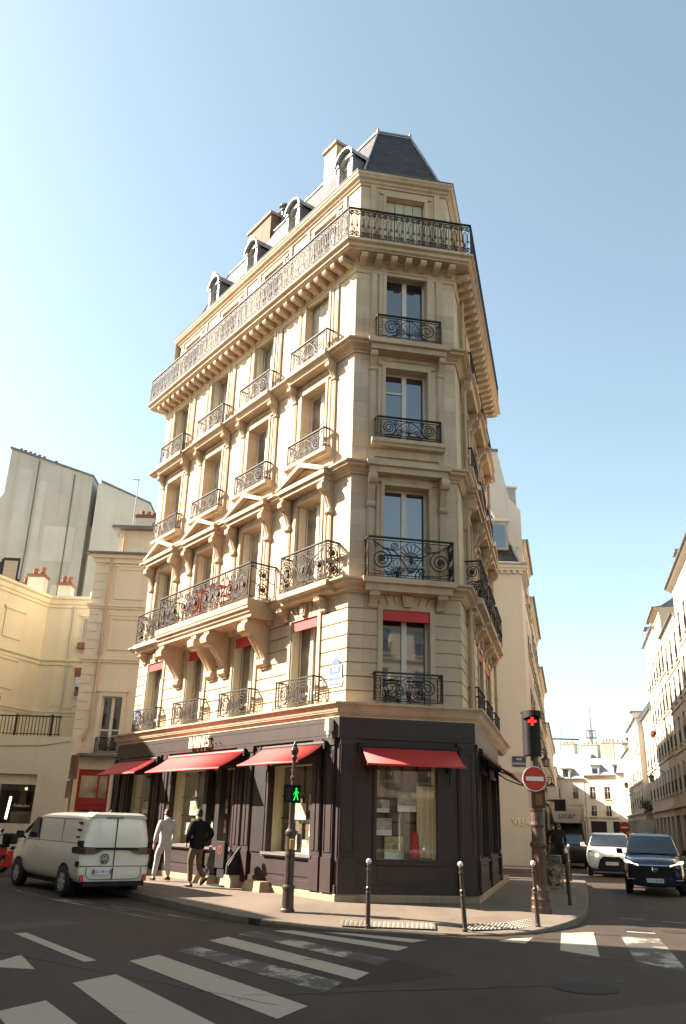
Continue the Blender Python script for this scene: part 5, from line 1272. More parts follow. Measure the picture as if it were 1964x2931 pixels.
# ---- cars in the side street (front = -y locally, turned to face us)
crz = math.atan2(uR.y, uR.x) - PI / 2
def car(name, lab, loc, rz, W_, Ht, Ln, paint, hoodz, suv, text, sc_=1.0):
    c = thing(name, lab, 'car', loc, rz); c.scale = (sc_,) * 3
    hw = W_ / 2; bl = hoodz
    low = lambda wx, top, zb=.22: [(0, zb), (.72 * hw * wx, zb), (.93 * hw * wx, zb + .08), (hw * wx, .48), (hw * wx, .72), (hw * .97 * wx, top - .10), (hw * .90 * wx, top - .03), (hw * .6 * wx, top), (0, top + .015)]
    st = [(0, low(.72, bl - .22, .26)), (.06, low(.86, bl - .12, .22)), (.22, low(.95, bl - .05)), (.6, low(1, bl - .01)), (1.15, low(1, bl + .05)), (2.0, low(1, bl + .10)), (3.4, low(1, bl + .14)), (Ln - .25, low(.97, bl + .12)), (Ln - .05, low(.9, bl)), (Ln, low(.8, bl - .2, .3))]
    m = MB(); m.loft([[(x, y, z) for x, z in mirror(h)] for y, h in st]); b = m.build('body', paint, c, smooth=True, local=True)
    s_ = b.modifiers.new('Sub', 'SUBSURF'); s_.levels = 1; s_.render_levels = 2
    cab = lambda wb, wt, zb, zt: [(0, zb), (wb, zb), (wb - (wb - wt) * .5, zb + (zt - zb) * .5), (wt, zt - .05), (wt * .85, zt - .012), (0, zt)]
    x0 = hw * .93
    stc = [(1.12, cab(x0, x0 * .99, bl - .05, bl + .06)), (1.75, cab(x0, hw * .76, bl - .05, Ht - .10)), (2.05, cab(x0, hw * .74, bl - .05, Ht - .01)), (2.7, cab(x0, hw * .74, bl - .05, Ht)), (3.5, cab(x0, hw * .72, bl - .05, Ht - .06)), (Ln - .25, cab(x0 * .95, hw * .66, bl - .05, bl + .30))]
    m = MB(); m.loft([[(x, y, z) for x, z in mirror(h)] for y, h in stc]); b2 = m.build('cabin', paint, c, smooth=False, local=True, bevel=.03)
    m = MB(); yb, yt = 1.10, 1.80; zb, zt = bl + .06, Ht - .085
    for k in range(8):
        q0, q1 = -1 + k / 4, -1 + (k + 1) / 4
        def P(q, v): 
            wx = (x0 * .93) * (1 - v) + hw * .70 * v; return (q * wx, yb + (yt - yb) * v - .05 + .07 * abs(q) ** 2, zb + (zt - zb) * v + .012)
        m.quad(P(q0, 0), P(q1, 0), P(q1, 1), P(q0, 1))
    m.build('windscreen', M['carglass'], c, local=True)
    for s in (-1, 1):
        m = MB(); m.quad(*[(s * (x + .012), y, z) for x, y, z in ((x0 * .97, 1.55, bl + .12), (x0 * .96, 3.3, bl + .12), (hw * .78, 3.2, Ht - .13), (hw * .79, 2.0, Ht - .10))][::s]); m.build('side_window', M['carglass'], c, local=True)
        m = MB(); m.loft([[(s * (hw + .02), 1.42, bl + .02), (s * (hw + .20), 1.40, bl + .03), (s * (hw + .20), 1.40, bl + .17), (s * (hw + .04), 1.42, bl + .17)], [(s * (hw + .02), 1.52, bl + .03), (s * (hw + .19), 1.55, bl + .04), (s * (hw + .19), 1.55, bl + .16), (s * (hw + .04), 1.53, bl + .16)]]); m.tube([(s * (hw - .06), 1.5, bl + .02), (s * (hw + .06), 1.47, bl + .06)], .02, 5); m.build('door_mirror', M['blackp'] if suv else paint, c, local=True, bevel=.02)
        for yc in (.80, Ln - .85): wheel(c, s * (hw - .10), yc, .335 if suv else .31, .20, s, 5)
        m = MB()
        for yc in (.80, Ln - .85):
            a = [(yc + .40 * cos(PI * k / 14), .32 + .39 * sin(PI * k / 14)) for k in range(15)]; m.quad(*[(s * (hw + .004), y, z) for y, z in a][::s])
        m.build('wheel_well', M['blackp'], c, local=True)
    return c, hw
suv, hw = car('suv_car', 'dark blue suv with glowing strip headlamps facing us at the right edge', (9.08, 25.2, 0), crz - rad(4), 1.64, 1.63, 4.5, M['car_blue'], 1.02, True, '')
for s in (-1, 1):
    m = MB(); m.loft([[(s * .80, .20, .86), (s * .80, .18, .905), (s * .78, .24, .93)], [(s * .62, .065, .80), (s * .62, .055, .85), (s * .60, .10, .875)], [(s * .42, .01, .765), (s * .42, .0, .80), (s * .42, .05, .815)]]); m.build('headlamp', M['drl'], suv, local=True)
m = MB(); m.tube([(-.46, -.005, .79), (.46, -.005, .79)], .012, 5); m.build('chrome_strip', M['chrome'], suv, local=True)
m = MB(); m.loft([[(-.72, .10, .30), (-.66, .03, .72), (-.5, .0, .765), (-.6, .03, .28)], [(0, -.02, .27), (0, -.02, .72), (0, -.02, .765), (0, -.02, .26)], [(.72, .10, .30), (.66, .03, .72), (.5, .0, .765), (.6, .03, .28)]]); m.build('grille', M['blackp'], suv, local=True)
m = MB()
for s in (-1, 1): m.tube([(s * .045, -.03, .65), (s * .06, -.03, .74)], .010, 5)
m.tube([(-.05, -.03, .695), (.05, -.03, .695)], .009, 5)
for k in range(12): a, b = 2 * PI * k / 12, 2 * PI * (k + 1) / 12; m.tube([(.085 * cos(a), -.028, .695 + .07 * sin(a)), (.085 * cos(b), -.028, .695 + .07 * sin(b))], .007, 4)
m.build('emblem', M['chrome'], suv, local=True)
plate(suv, -.0, -.04, .40, .52, .11, 'GX-182-BE', -1)
for s in (-1, 1): m = MB(); m.tube([(s * .55, -.0, .42), (s * .75, .05, .43)], .012, 5); m.build('bumper_trim', M['alloy'], suv, local=True)
yar, hw = car('hatchback_car', 'white hatchback with black grille following behind the blue suv', (10.75, 34.3, 0), crz - rad(1), 1.78, 1.52, 3.94, M['car_white'], .98, False, '', 1.05)
m = MB(); m.loft([[(-.52, -.0, .30), (-.42, -.03, .60), (-.40, -.0, .60), (-.5, .03, .30)], [(-.3, -.035, .24), (-.28, -.05, .70), (-.28, 0, .70), (-.3, .0, .24)], [(.3, -.035, .24), (.28, -.05, .70), (.28, 0, .70), (.3, .0, .24)], [(.52, -.0, .30), (.42, -.03, .60), (.40, -.0, .60), (.5, .03, .30)]]); m.box((0, .03, .235), (1.5, .12, .08)); m.build('grille', M['blackp'], yar, local=True)
for s in (-1, 1):
    m = MB(); m.loft([[(s * .80, .22, .80), (s * .81, .22, .90), (s * .78, .30, .92)], [(s * .60, .06, .72), (s * .62, .07, .84), (s * .62, .16, .86)], [(s * .46, .02, .72), (s * .46, .02, .76), (s * .46, .08, .77)]]); m.build('headlamp', M['carglass'], yar, local=True)
    m = MB(); m.sphere((s * .52, -.005, .745), .055, 8); m.build('lit_lamp', M['lampw'], yar, local=True)
    m = MB(); m.loft([[(s * .74, .10, .42), (s * .76, .10, .52), (s * .72, .12, .52)], [(s * .60, .02, .36), (s * .64, .03, .60), (s * .6, .06, .6)]]); m.build('fog_recess', M['blackp'], yar, local=True)
plate(yar, 0, -.06, .47, .52, .11, 'GB-868-TX', -1)
m = MB()
for k in range(14): a, b = 2 * PI * k / 14, 2 * PI * (k + 1) / 14; m.tube([(.07 * cos(a), -.01, .79 + .045 * sin(a)), (.07 * cos(b), -.01, .79 + .045 * sin(b))], .008, 4)
m.build('emblem', M['chrome'], yar, local=True)
dk, hw = car('dark_car', 'dark car half hidden left of the white hatchback', (10.9, 41.0, 0), crz, 1.76, 1.48, 4.0, M['blackp'], .95, False, '')
# box lorry further back
tk = thing('box_lorry', 'beige box lorry with lettering above the cab, standing far down the side street', 'lorry', (14.75, 55.5, 0), crz)
m = MB(); m.box((0, 3.2, 2.1), (2.15, 4.6, 2.3)); m.build('box_body', M['truck'], tk, local=True, bevel=.05)
m = MB(); m.loft([[(-1.0, .9, 1.95), (-1.06, .9, 3.02), (1.06, .9, 3.02), (1.0, .9, 1.95)], [(-.80, -.15, 2.05), (-1.0, .05, 2.98), (1.0, .05, 2.98), (.80, -.15, 2.05)]]); m.build('wind_deflector', M['truck'], tk, local=True, bevel=.06)
m = MB(); m.loft([[(-.95, -.6, .35), (-.98, -.6, 1.0), (.98, -.6, 1.0), (.95, -.6, .35)], [(-.97, -.25, .35), (-1.0, -.3, 1.15), (1.0, -.3, 1.15), (.97, -.25, .35)], [(-.98, .9, .35), (-.9, .35, 1.98), (.9, .35, 1.98), (.98, .9, .35)], [(-.98, 1.0, .35), (-.92, 1.0, 2.0), (.92, 1.0, 2.0), (.98, 1.0, .35)]]); m.build('cab', M['blackp'], tk, local=True, bevel=.04)
m = MB(); m.quad((-.88, -.29, 1.18), (.88, -.29, 1.18), (.80, .32, 1.9), (-.80, .32, 1.9)); m.build('windscreen', M['carglass'], tk, local=True)
for s in (-1, 1):
    for yc in (.1, 4.3): wheel(tk, s * .9, yc, .38, .24, s, 6)
text_obj('lettering', 'ucar', .62, M['zinc_dark'], tk, Matrix(((1, 0, 0, 0), (0, .21, -.978, -.09), (0, .978, .21, 2.5), (0, 0, 0, 1))), .01, .15)
# red shared scooters at the left edge
def scooter(x, y, rz, lab):
    t = thing('scooter', lab, 'scooter', (x, y, 0), rz, 'red scooters parked at the kerb')
    for yc in (-.62, .62): wheel(t, 0, yc, .24, .12, -1, 6)
    m = MB(); m.loft([[(-.16, -.62, .30), (-.18, -.62, .70), (.18, -.62, .70), (.16, -.62, .30)], [(-.2, -.1, .22), (-.2, -.1, .66), (.2, -.1, .66), (.2, -.1, .22)], [(-.18, .05, .20), (-.18, .05, .30), (.18, .05, .30), (.18, .05, .20)], [(-.18, .34, .22), (-.18, .34, .32), (.18, .34, .32), (.18, .34, .22)], [(-.2, .40, .26), (-.22, .5, .95), (.22, .5, .95), (.2, .40, .26)], [(-.1, .62, .45), (-.1, .6, .9), (.1, .6, .9), (.1, .62, .45)]]); m.build('body', M['red_gloss'], t, local=True, bevel=.05)
    m = MB(); m.loft([[(-.14, -.72, .70), (-.14, -.72, .80), (.14, -.72, .80), (.14, -.72, .70)], [(-.16, -.1, .68), (-.14, -.12, .78), (.14, -.12, .78), (.16, -.1, .68)]]); m.box((0, -.78, .95), (.34, .34, .3)); m.build('seat', M['blackp'], t, local=True, bevel=.04)
    m = MB(); m.tube([(0, .6, .3), (0, .46, 1.02)], .03, 6); m.tube([(-.34, .40, 1.08), (0, .47, 1.02), (.34, .40, 1.08)], .018, 6); m.sphere((-.3, .45, 1.2), .06, 8); m.sphere((.3, .45, 1.2), .06, 8); m.tube([(-.3, .42, 1.08), (-.3, .45, 1.18)], .01, 4); m.tube([(.3, .42, 1.08), (.3, .45, 1.18)], .01, 4); m.build('handlebar', M['blackp'], t, local=True)
    m = MB(); m.sphere((0, .64, .85), .08, 10); m.build('headlamp', M['lampw'] if False else M['glass_warm'], t, local=True)
scooter(-9.45, 26.0, rad(82), 'red scooter beside the parked van at the left edge'); scooter(-10.6, 27.3, rad(75), 'red scooter partly outside the left edge')
# ------------------------------------------------------------------ people
def skin_mesh(name, chains, mat, parent, root_first=True, sub=2, extra=None):
    """chains: lists of (x,y,z,rx[,ry]); equal points are shared, so limbs grow from one continuous surface"""
    pts, key, edges, rads = [], {}, [], []
    for chn in chains:
        prev = None
        for q in chn:
            k = tuple(round(v, 4) for v in q[:3])
            if k not in key: key[k] = len(pts); pts.append(q[:3]); rads.append((q[3], q[4] if len(q) > 4 else q[3]))
            i = key[k]
            if prev is not None and prev != i: edges.append((prev, i))
            prev = i
    me = bpy.data.meshes.new(name); me.from_pydata(pts, edges, []); me.materials.append(mat)
    o = bpy.data.objects.new(name, me); col.objects.link(o)
    if parent is not None: o.parent = parent
    md = o.modifiers.new('Skin', 'SKIN'); md.use_smooth_shade = True
    if not me.skin_vertices: return o
    for i, r in enumerate(rads): sv = me.skin_vertices[0].data[i]; sv.radius = r; sv.use_root = (i == 0)
    sbm = o.modifiers.new('Sub', 'SUBSURF'); sbm.levels = 1; sbm.render_levels = sub
    return o
def person(label, loc, rz, pose, top, legs, shoe='shoe', hairc='hair', h=1.0, group=None, hood=False, hands=True, bulky=0):
    """front = +y. pose: feet, knees, elbows, wrists as (x,y,z)"""
    p = pose; B = bulky
    pel, sp, che, nk = (0, 0, .96), (0, .0, 1.12), (0, -.01, 1.34), (0, .0, 1.49)
    hd0, hd1, hd2 = (0, .015, 1.58), (0, .02, 1.66), (0, .012, 1.735)
    torso = [(*pel, .10, .075), (*sp, .095, .07), (*che, .115, .075), (*nk, .055, .055), (*hd0, .062, .075), (*hd1, .075, .092), (*hd2, .055, .068)]
    chains = [torso, [(*hd0, .062, .075), (0, .105, 1.60, .02)]]
    chains.append([(*hd1, .075, .092), (.082, .0, 1.65, .016)]); chains.append([(*hd1, .075, .092), (-.082, .0, 1.65, .016)])
    for s, a in ((-1, 'l'), (1, 'r')):
        sh = (s * .185, -.01, 1.42); el, wr = p['el' + a], p['wr' + a]
        chains.append([(*che, .115, .075), (*sh, .045), (*el, .036), (*wr, .028)])
        d = (Vector(wr) - Vector(el)).normalized(); side = Vector((s, 0, 0)); side = (side - d * side.dot(d)).normalized(); fw = d.cross(side).normalized()
        w_ = Vector(wr); palm = w_ + d * .07
        if hands:
            chains.append([(*wr, .028), (*palm, .034, .018)])
            for k, (q, ln) in enumerate(((-.028, .075), (-.010, .088), (.009, .082), (.026, .065))):
                b0 = palm + fw * q + d * .012; b1 = b0 + d * ln * .55 + side * (-.006); b2 = b1 + (d * .8 - side * .5).normalized() * ln * .5
                chains.append([(*palm, .034, .018), (*b0, .0095), (*b1, .0088), (*b2, .0075)])
            t0 = w_ + d * .03 - fw * .032; t1 = t0 + (d * .7 - fw * .6 - side * .2).normalized() * .05
            chains.append([(*palm, .034, .018), (*t0, .0105), (*t1, .0085)])
        hip = (s * .095, 0, .90); kn, an = p['kn' + a], p['an' + a]
        chains.append([(*pel, .10, .075), (*hip, .06), (*kn, .042), (*an, .034), (an[0], an[1] + .09, an[2] - .05, .034)])
    body = skin_mesh('person', chains, M['skin'], None); body.location = loc; body.rotation_euler = (0, 0, rz); body.scale = (h,) * 3
    tag(body, label, 'person', group)
    # top garment
    ch = [[(0, 0, .83, .16 + B, .125 + B), (0, 0, .92, .165 + B, .128 + B), (0, -.005, 1.02, .165 + B, .125 + B), (0, -.005, 1.16, .16 + B, .122 + B), (*che, .178 + B * .7, .125 + B * .5), (0, -.01, 1.46, .095, .085), (0, -.005, 1.52, .078, .078)]]
    for s, a in ((-1, 'l'), (1, 'r')):
        sh = (s * .19, -.01, 1.41); el, wr = Vector(p['el' + a]), Vector(p['wr' + a]); cuff = el + (wr - el) * .93
        ch.append([(*che, .178 + B * .7, .125 + B * .5), (*sh, .078 + B * .3), (*el, .066 + B * .3), (*cuff, .050 + B * .2)])
    g = skin_mesh('top_garment', ch, M[top], body)
    if hood:
        m = MB(); m.loft([[(.10 * cos(2 * PI * k / 12), -.045 + .10 * sin(2 * PI * k / 12), z + .02 * sin(2 * PI * k / 12)) for k in range(12)] for z in (1.42, 1.50, 1.56)]); m.build('hood', M[top], body, smooth=True, local=True, sub=1)
    else:
        m = MB(); m.loft([[(r * cos(2 * PI * k / 12), .0 + r * sin(2 * PI * k / 12), z) for k in range(12)] for r, z in ((.085, 1.46), (.078, 1.535), (.066, 1.53))]); m.build('collar', M[top], body, smooth=True, local=True)
    ch = [[(0, 0, 1.02, .145, .11), (0, 0, .90, .15, .12)]]
    for s, a in ((-1, 'l'), (1, 'r')):
        kn, an = Vector(p['kn' + a]), Vector(p['an' + a])
        ch.append([(0, 0, .90, .15, .12), (s * .095, .0, .84, .108), (*(kn + Vector((0, 0, .12))), .085), (*kn, .076), (*(an + (kn - an) * .35), .068), (*(an + Vector((0, 0, .03))), .064)])
    skin_mesh('trousers', ch, M[legs], body)
    for s, a in ((-1, 'l'), (1, 'r')):
        an = Vector(p['an' + a]); tilt = p.get('t' + a, 0)
        def S(y, z): zz = z - .07; return an.y + y * cos(tilt) - zz * sin(tilt), an.z + y * sin(tilt) + zz * cos(tilt)
        m = MB(); secs = []
        for y, w_, hh in ((-.075, .032, .075), (-.04, .042, .085), (.03, .044, .075), (.10, .050, .052), (.16, .042, .040), (.195, .022, .03)):
            q0 = [(an.x + w_ * cos(2 * PI * k / 10), *S(y, hh * .5 + hh * .5 * sin(2 * PI * k / 10))) for k in range(10)]
            secs.append(q0)
        m.loft(secs); m.build('shoe', M[shoe], body, smooth=True, local=True)
    if hairc:
        m = MB(); b0 = len(m.v); n = 14
        for i in range(8):
            a = -.35 + (PI / 2 + .35) * i / 7
            for k in range(n):
                q = 2 * PI * k / n; r = 1.0
                zz = 1.665 + .108 * sin(a) - (.055 * max(0, -sin(q)) if i == 0 else 0) + (.045 * max(0, sin(q)) if i < 3 else 0)
                m.v.append(Vector((.081 * cos(a) * cos(q) * r, .010 + .098 * cos(a) * sin(q) * r, zz)))
        for i in range(7):
            for k in range(n): m.f.append([b0 + i * n + k, b0 + i * n + (k + 1) % n, b0 + (i + 1) * n + (k + 1) % n, b0 + (i + 1) * n + k]); m.m.append(0)
        m.build('hair', M[hairc], body, smooth=True, local=True)
    return body
E_ = {}
walk = math.atan2(-uL.x, uL.y)
person('man in a black jacket and brown trousers walking away, hands in his pockets', (-3.30, 21.55, .14), walk + rad(6),
       dict(ell=(-.30, -.06, 1.16), wrl=(-.22, .12, .98), elr=(.36, -.12, 1.18), wrr=(.20, .06, 1.0), knl=(-.10, .08, .50), anl=(-.10, .02, .085), knr=(.10, .04, .50), anr=(.11, -.26, .20), tr=-.5), 'black_cloth', 'brown_cloth', bulky=.048)
person('person in a light grey hooded tracksuit walking away beside the van', (-4.42, 23.35, .14), walk + rad(2),
       dict(ell=(-.27, -.04, 1.15), wrl=(-.29, .03, .90), elr=(.27, -.02, 1.15), wrr=(.25, .10, .92), knl=(-.12, .12, .50), anl=(-.14, .20, .085), knr=(.12, .02, .50), anr=(.13, -.10, .095)), 'grey_cloth', 'grey_cloth', hood=True, bulky=.015)
STAND = dict(ell=(-.27, -.02, 1.16), wrl=(-.24, .10, .94), elr=(.27, -.02, 1.16), wrr=(.24, .10, .94), knl=(-.10, .06, .50), anl=(-.11, .10, .085), knr=(.10, .02, .50), anr=(.11, -.12, .085))
gp = 'people far down the side street'
person('dark clothed pedestrian on the side street pavement behind the bollards, nearest', (9.75, 38.2, .14), crz, STAND, 'black_cloth', 'black_cloth', hands=False, group=gp)
person('second dark clothed pedestrian further along the side street pavement', (10.6, 42.5, .14), crz + PI, STAND, 'black_cloth', 'brown_cloth', hands=False, group=gp)
person('third pedestrian deep in the side street by the shop fronts', (12.2, 47.5, .14), crz, STAND, 'black_cloth', 'black_cloth', hands=False, group=gp)
person('person in an orange red coat standing between the two cars', (16.4, 49.2, .0), crz + PI, STAND, 'orange_cloth', 'black_cloth', hands=False, group=gp)
person('person in an orange red coat further back between the cars', (17.4, 53.5, .0), crz + PI, STAND, 'orange_cloth', 'black_cloth', hands=False, group=gp)
# ------------------------------------------------------------------ the other houses
def leaf_plant(name, label, cat, loc, r, n, size, mats=('leaf', 'leaf2'), sq=1, pot=True):
    t = thing(name, label, cat, loc)
    m = MB(); leafball(m, Vector((0, 0, r * .9 + (.25 if pot else 0))), r, n, size, random.Random(int(loc[0] * 100)), sq); m.build('foliage', [M[a] for a in mats], t, local=True)
    m = MB(); m.lathe([(r * .3, 0), (r * .42, .3), (r * .44, .32)], n=10) if pot else m.tube([(0, 0, 0), (0, 0, r)], .03, 5); m.build('pot' if pot else 'stem', M['pot' if pot else 'dark_in'], t, local=True)
    return t
def town_house(label, F, u0, u1, h, depth, mat, zs, bays, ww=.95, wh=1.75, roof=2.0, roofmat='zinc', shut=True, cor=.2, rd=1.6, base=3.4, chim=0, name='town_house', sides=True, balc=(), shopc='shop_dark', dorm=0, eave=.16):
    r = thing(name, label, 'house', F((u0 + u1) / 2, -depth / 2, 0)); W_ = u1 - u0
    us = [u0 + W_ * (k + .5) / bays for k in range(bays)] if bays else []
    ops = [(u - ww / 2, u + ww / 2, z, z + wh, .22) for u in us for z in zs]
    if base: 
        gb = [u0 + W_ * (k + .5) / max(1, round(W_ / 3)) for k in range(max(1, round(W_ / 3)))]
        ops += [(u - min(1.1, W_ * .3), u + min(1.1, W_ * .3), .16, base - .6, .3) for u in gb]
    m = MB(); wall(m, F, u0, u1, 0, h, ops)
    m.quad(F(u0, 0, 0), F(u0, -depth, 0), F(u0, -depth, h), F(u0, 0, h)); m.quad(F(u1, 0, 0), F(u1, -depth, 0), F(u1, -depth, h), F(u1, 0, h)); m.quad(F(u0, -depth, 0), F(u1, -depth, 0), F(u1, -depth, h), F(u0, -depth, h)); m.quad(F(u0, 0, h), F(u1, 0, h), F(u1, -depth, h), F(u0, -depth, h))
    m.build('wall', M[mat], r)
    m = MB(); m.fside(F, [(0, h - .5), (.05, h - .5), (.06, h - .3), (cor * .6, h - .15), (cor, h - .08), (cor, h), (0, h)], u0, u1)
    m.build('cornice', M['stone_trim' if mat in ('warm3', 'cream2') else mat], r)
    for z in zs[1:]: m = MB(); m.fb(F, u0, u1, 0, .07, z - .42, z - .32); m.build('string_course', M[mat], r)
    if base: m = MB(); m.fb(F, u0, u1, 0, .16, base - .12, base + .06); m.build('shop_cornice', M[mat], r)
    m = MB(); e = eave; m.fside(F, [(cor + .06, h + .002), (cor + .06, h + .05), (-.15, h + .14), (-rd, h + roof), (-depth + rd, h + roof), (-depth, h + .05), (-depth, h + .002)], u0 + .01, u1 - .01); rf = m.build('roof', M[roofmat], r)
    m = MB(); m.tube([F(u0, cor + .06, h + .03), F(u1, cor + .06, h + .03)], .07, 6); m.build('gutter', M['zinc_dark'], rf)
    if us:
        u, z = us[0], zs[0]; mw = MB(); o = -.2
        mw.mi = 0
        for a, b, c, d in ((u - ww / 2, u - ww / 2 + .06, z, z + wh), (u + ww / 2 - .06, u + ww / 2, z, z + wh), (u - .04, u + .04, z, z + wh), (u - ww / 2, u + ww / 2, z + wh - .06, z + wh), (u - ww / 2, u + ww / 2, z, z + .07), (u - ww / 2, u + ww / 2, z + wh * .6 - .02, z + wh * .6 + .02)): mw.fb(F, a, b, o, o + .05, c, d)
        mw.mi = 1; mw.fb(F, u - ww / 2 + .02, u + ww / 2 - .02, o + .005, o + .02, z + .02, z + wh - .02)
        mw.mi = 2; mw.fb(F, u - ww / 2 - .06, u + ww / 2 + .06, .0, .12, z - .09, z - .005)
        mw.mi = 3
        mw.ribbon([(u - ww / 2, z + .85), (u + ww / 2, z + .85)], .02, .02, lambda a, b: F(a, .02, b), F.nv)
        for k in range(9): x = u - ww / 2 + ww * (k + .5) / 9; mw.fb(F, x - .012, x + .012, .01, .03, z + .1, z + .85)
        mw.mi = 0
        wo = mw.build('window', [M['frame'], M['glass'], M['stone_trim'], M['iron']], r)
        for z_ in zs:
            for u_ in us:
                if u_ == us[0] and z_ == zs[0]: continue
                c = wo.copy(); col.objects.link(c); c.parent = r; c.location = F.uv * (u_ - u) + Vector((0, 0, z_ - z))
    if base:
        m = MB()
        for u in gb: hw_ = min(1.1, W_ * .3); m.fb(F, u - hw_, u + hw_, -.28, -.2, .16, base - .6)
        m.build('shop_front', M[shopc], r)
    for k in range(chim):
        uu = u0 + W_ * (k + .35) / max(1, chim); chimney(F, uu, uu + .7, -rd - 1.9, -rd - .2, h + roof - 1.5, h + roof + 1.3, 'palewall', 3, rf)
    for k in range(dorm):
        uu = u0 + W_ * (k + .5) / dorm; m = MB(); m.fb(F, uu - .55, uu + .55, -rd, -.1, h + .15, h + 1.35); d = m.build('dormer', M['warm2'], r)
        m = MB(); m.fb(F, uu - .7, uu + .7, -rd - .2, .12, h + 1.35, h + 1.47); m.build('dormer_roof', M['zinc_dark'], d); m = MB(); m.fb(F, uu - .38, uu + .38, -.095, -.08, h + .3, h + 1.25); m.build('pane', M['glass'], d)
    return r
# ---- side street, right row (in the sun above, in shade below)
FRR = Face(RP, uR, -nR)
Z4_ = [4.3, 7.2, 10.1, 12.9]
town_house('warm white house in the right row, nearest, mostly beyond the right edge', FRR, 6, 21.8, 17.2, 9, 'warm1', Z4_, 6)
town_house('tall warm white house in the right row with deep bracketed eaves', FRR, 22, 35.3, 16.45, 9, 'warm2', Z4_, 5, chim=1, dorm=2, cor=.4)
town_house('lower house in the right row with a long sloping eave', FRR, 35.4, 43.4, 14.9, 9, 'warm1', [4.3, 7.1, 9.8, 12.2], 3, roof=1.2)
pw = town_house('narrow house in the right row backed by a bare chimney wall with pots', FRR, 43.5, 47.8, 17.3, 9, 'warm3', Z4_, 2, roof=1.0, cor=.4, roofmat='zinc_dark')
chimney(FRR, 43.6, 44.4, -6.5, -1.3, 15, 20.3, 'greywall', 6, pw)
town_house('white house in the right row with three small dormers', FRR, 47.9, 56.5, 16.8, 9, 'warm2', Z4_, 4, dorm=3, roof=2.4)
town_house('low plain house in the right row behind the corner pillar', FRR, 56.6, 65.8, 11.6, 9, 'warm1', [4.3, 7.1], 3)
FR5 = Face(RP + (-nR) * .55, uR, -nR)
town_house('cream house stepping forward in the right row with a pale corner pillar', FR5, 66, 79, 11.9, 9, 'warm2', [4.0, 6.5, 9.0], 4, wh=1.5, chim=1, dorm=1)
town_house('pale house in the right row after the cream corner house', FR5, 79.1, 93, 10.2, 9, 'warm1', [3.8, 6.0], 4, wh=1.4, roof=1.6, dorm=2)
town_house('far house at the end of the right row', FRR, 93.1, 131, 8.0, 9, 'warm2', [3.6, 5.7], 9, wh=1.3, roof=1.6)
# ---- side street, left row (in shade)
Vx, Vy = V0.x, V0.y
FV = Face(V0, (-1, 0), (0, -1)); FLR = Face(V0, uR, nR)
vj = thing('rendered_house', 'plain beige rendered corner house with gold VEJA lettering on its blank wall', 'house', (Vx - 4, Vy + 1.5, 0))
m = MB(); dpt = 3.2; e_ = uR * dpt
m.quad(FV(0, 0, 0), FV(9, 0, 0), FV(9, 0, 13.5), FV(0, 0, 13.5)); m.quad(FLR(0, 0, 0), FLR(dpt, 0, 0), FLR(dpt, 0, 13.5), FLR(0, 0, 13.5)); m.quad(FV(9, 0, 0), FV(9, -3, 0), FV(9, -3, 13.5), FV(9, 0, 13.5))
m.build('wall', M['veja'], vj)
for zz_ in (((3.92, 4.0, .06), (4.0, 4.10, .10)), ((13.35, 13.5, .10), (13.5, 13.62, .2), (13.62, 13.80, .28))):
    m = MB()
    for z0, z1, p in zz_: m.fb(FV, -p, 9, 0, p, z0, z1); m.fb(FLR, 0, dpt, 0, p - .002, z0, z1)
    m.build('string_course', M['veja'], vj)
m = MB()
for k in range(30): m.fb(FV, .02 + k * .3, .15 + k * .3, .10, .19, 13.36, 13.5)
m.build('dentil_course', M['veja'], vj)
m = MB(); m.fb(FV, 0, 9, 0, .05, .14, .5); m.build('plinth', M['veja'], vj); m = MB(); m.fb(FV, 1.42, 1.52, 0, .05, .5, 3.5); m.build('door_jamb', M['veja'], vj)
m = MB(); zr0, zr1 = 13.82, 17.3; pts0 = [FV(.02, .18, zr0), FV(9, .18, zr0)]; pts1 = [FV(1.25, -1.2, zr1), FV(9, -1.2, zr1)]
m.quad(pts0[0], pts0[1], pts1[1], pts1[0]); q0, q1 = FLR(dpt, .1, zr0), FLR(dpt, -1.2, zr1); m.quad(pts0[0], pts1[0], q1, q0); m.quad(pts1[0], pts1[1], FV(9, -3, zr1), q1)
vr = m.build('slate_roof', M['slate'], vj); m = MB(); m.tube([pts0[0], pts1[0]], .06, 6); m.tube([FV(-.25, .3, 13.83), FV(9, .3, 13.83)], .07, 6); m.build('flashing', M['zinc'], vr)
for u, zb in ((1.0, 14.75),):
    m = MB(); m.fb(FV, u - .45, u + .45, -1.1, .0, 14.6, 16.1); d = m.build('dormer', M['zinc'], vj); m = MB(); m.fb(FV, u - .3, u + .3, .0, .02, 14.75, 15.9); m.build('pane', M['glass'], d); m = MB(); m.fb(FV, u - .55, u + .55, -1.15, .12, 16.1, 16.22); m.build('dormer_roof', M['frame'], d)
text_obj('lettering', 'VEJA', .38, plain('gold_letters', (.80, .70, .44), .4), vj, face_mat(FV, .55, .03, 1.93, vj), .012, sx=1.05)
plate_thing('street_plaque', 'dark blue street name plaque on the blank beige wall reading RUE DE POITOU', FV, .52, 4.50, .62, .46, M['plaque_blue'], ['RUE', 'DE POITOU'], M['signwhite'], 0, .125, M['plaque_green'])
leaf_plant('potted_plant', 'green potted plant on the slate roof ledge of the beige house', 'plant', (V0.x - .42, V0.y + .35, 13.95), .42, 260, .07)
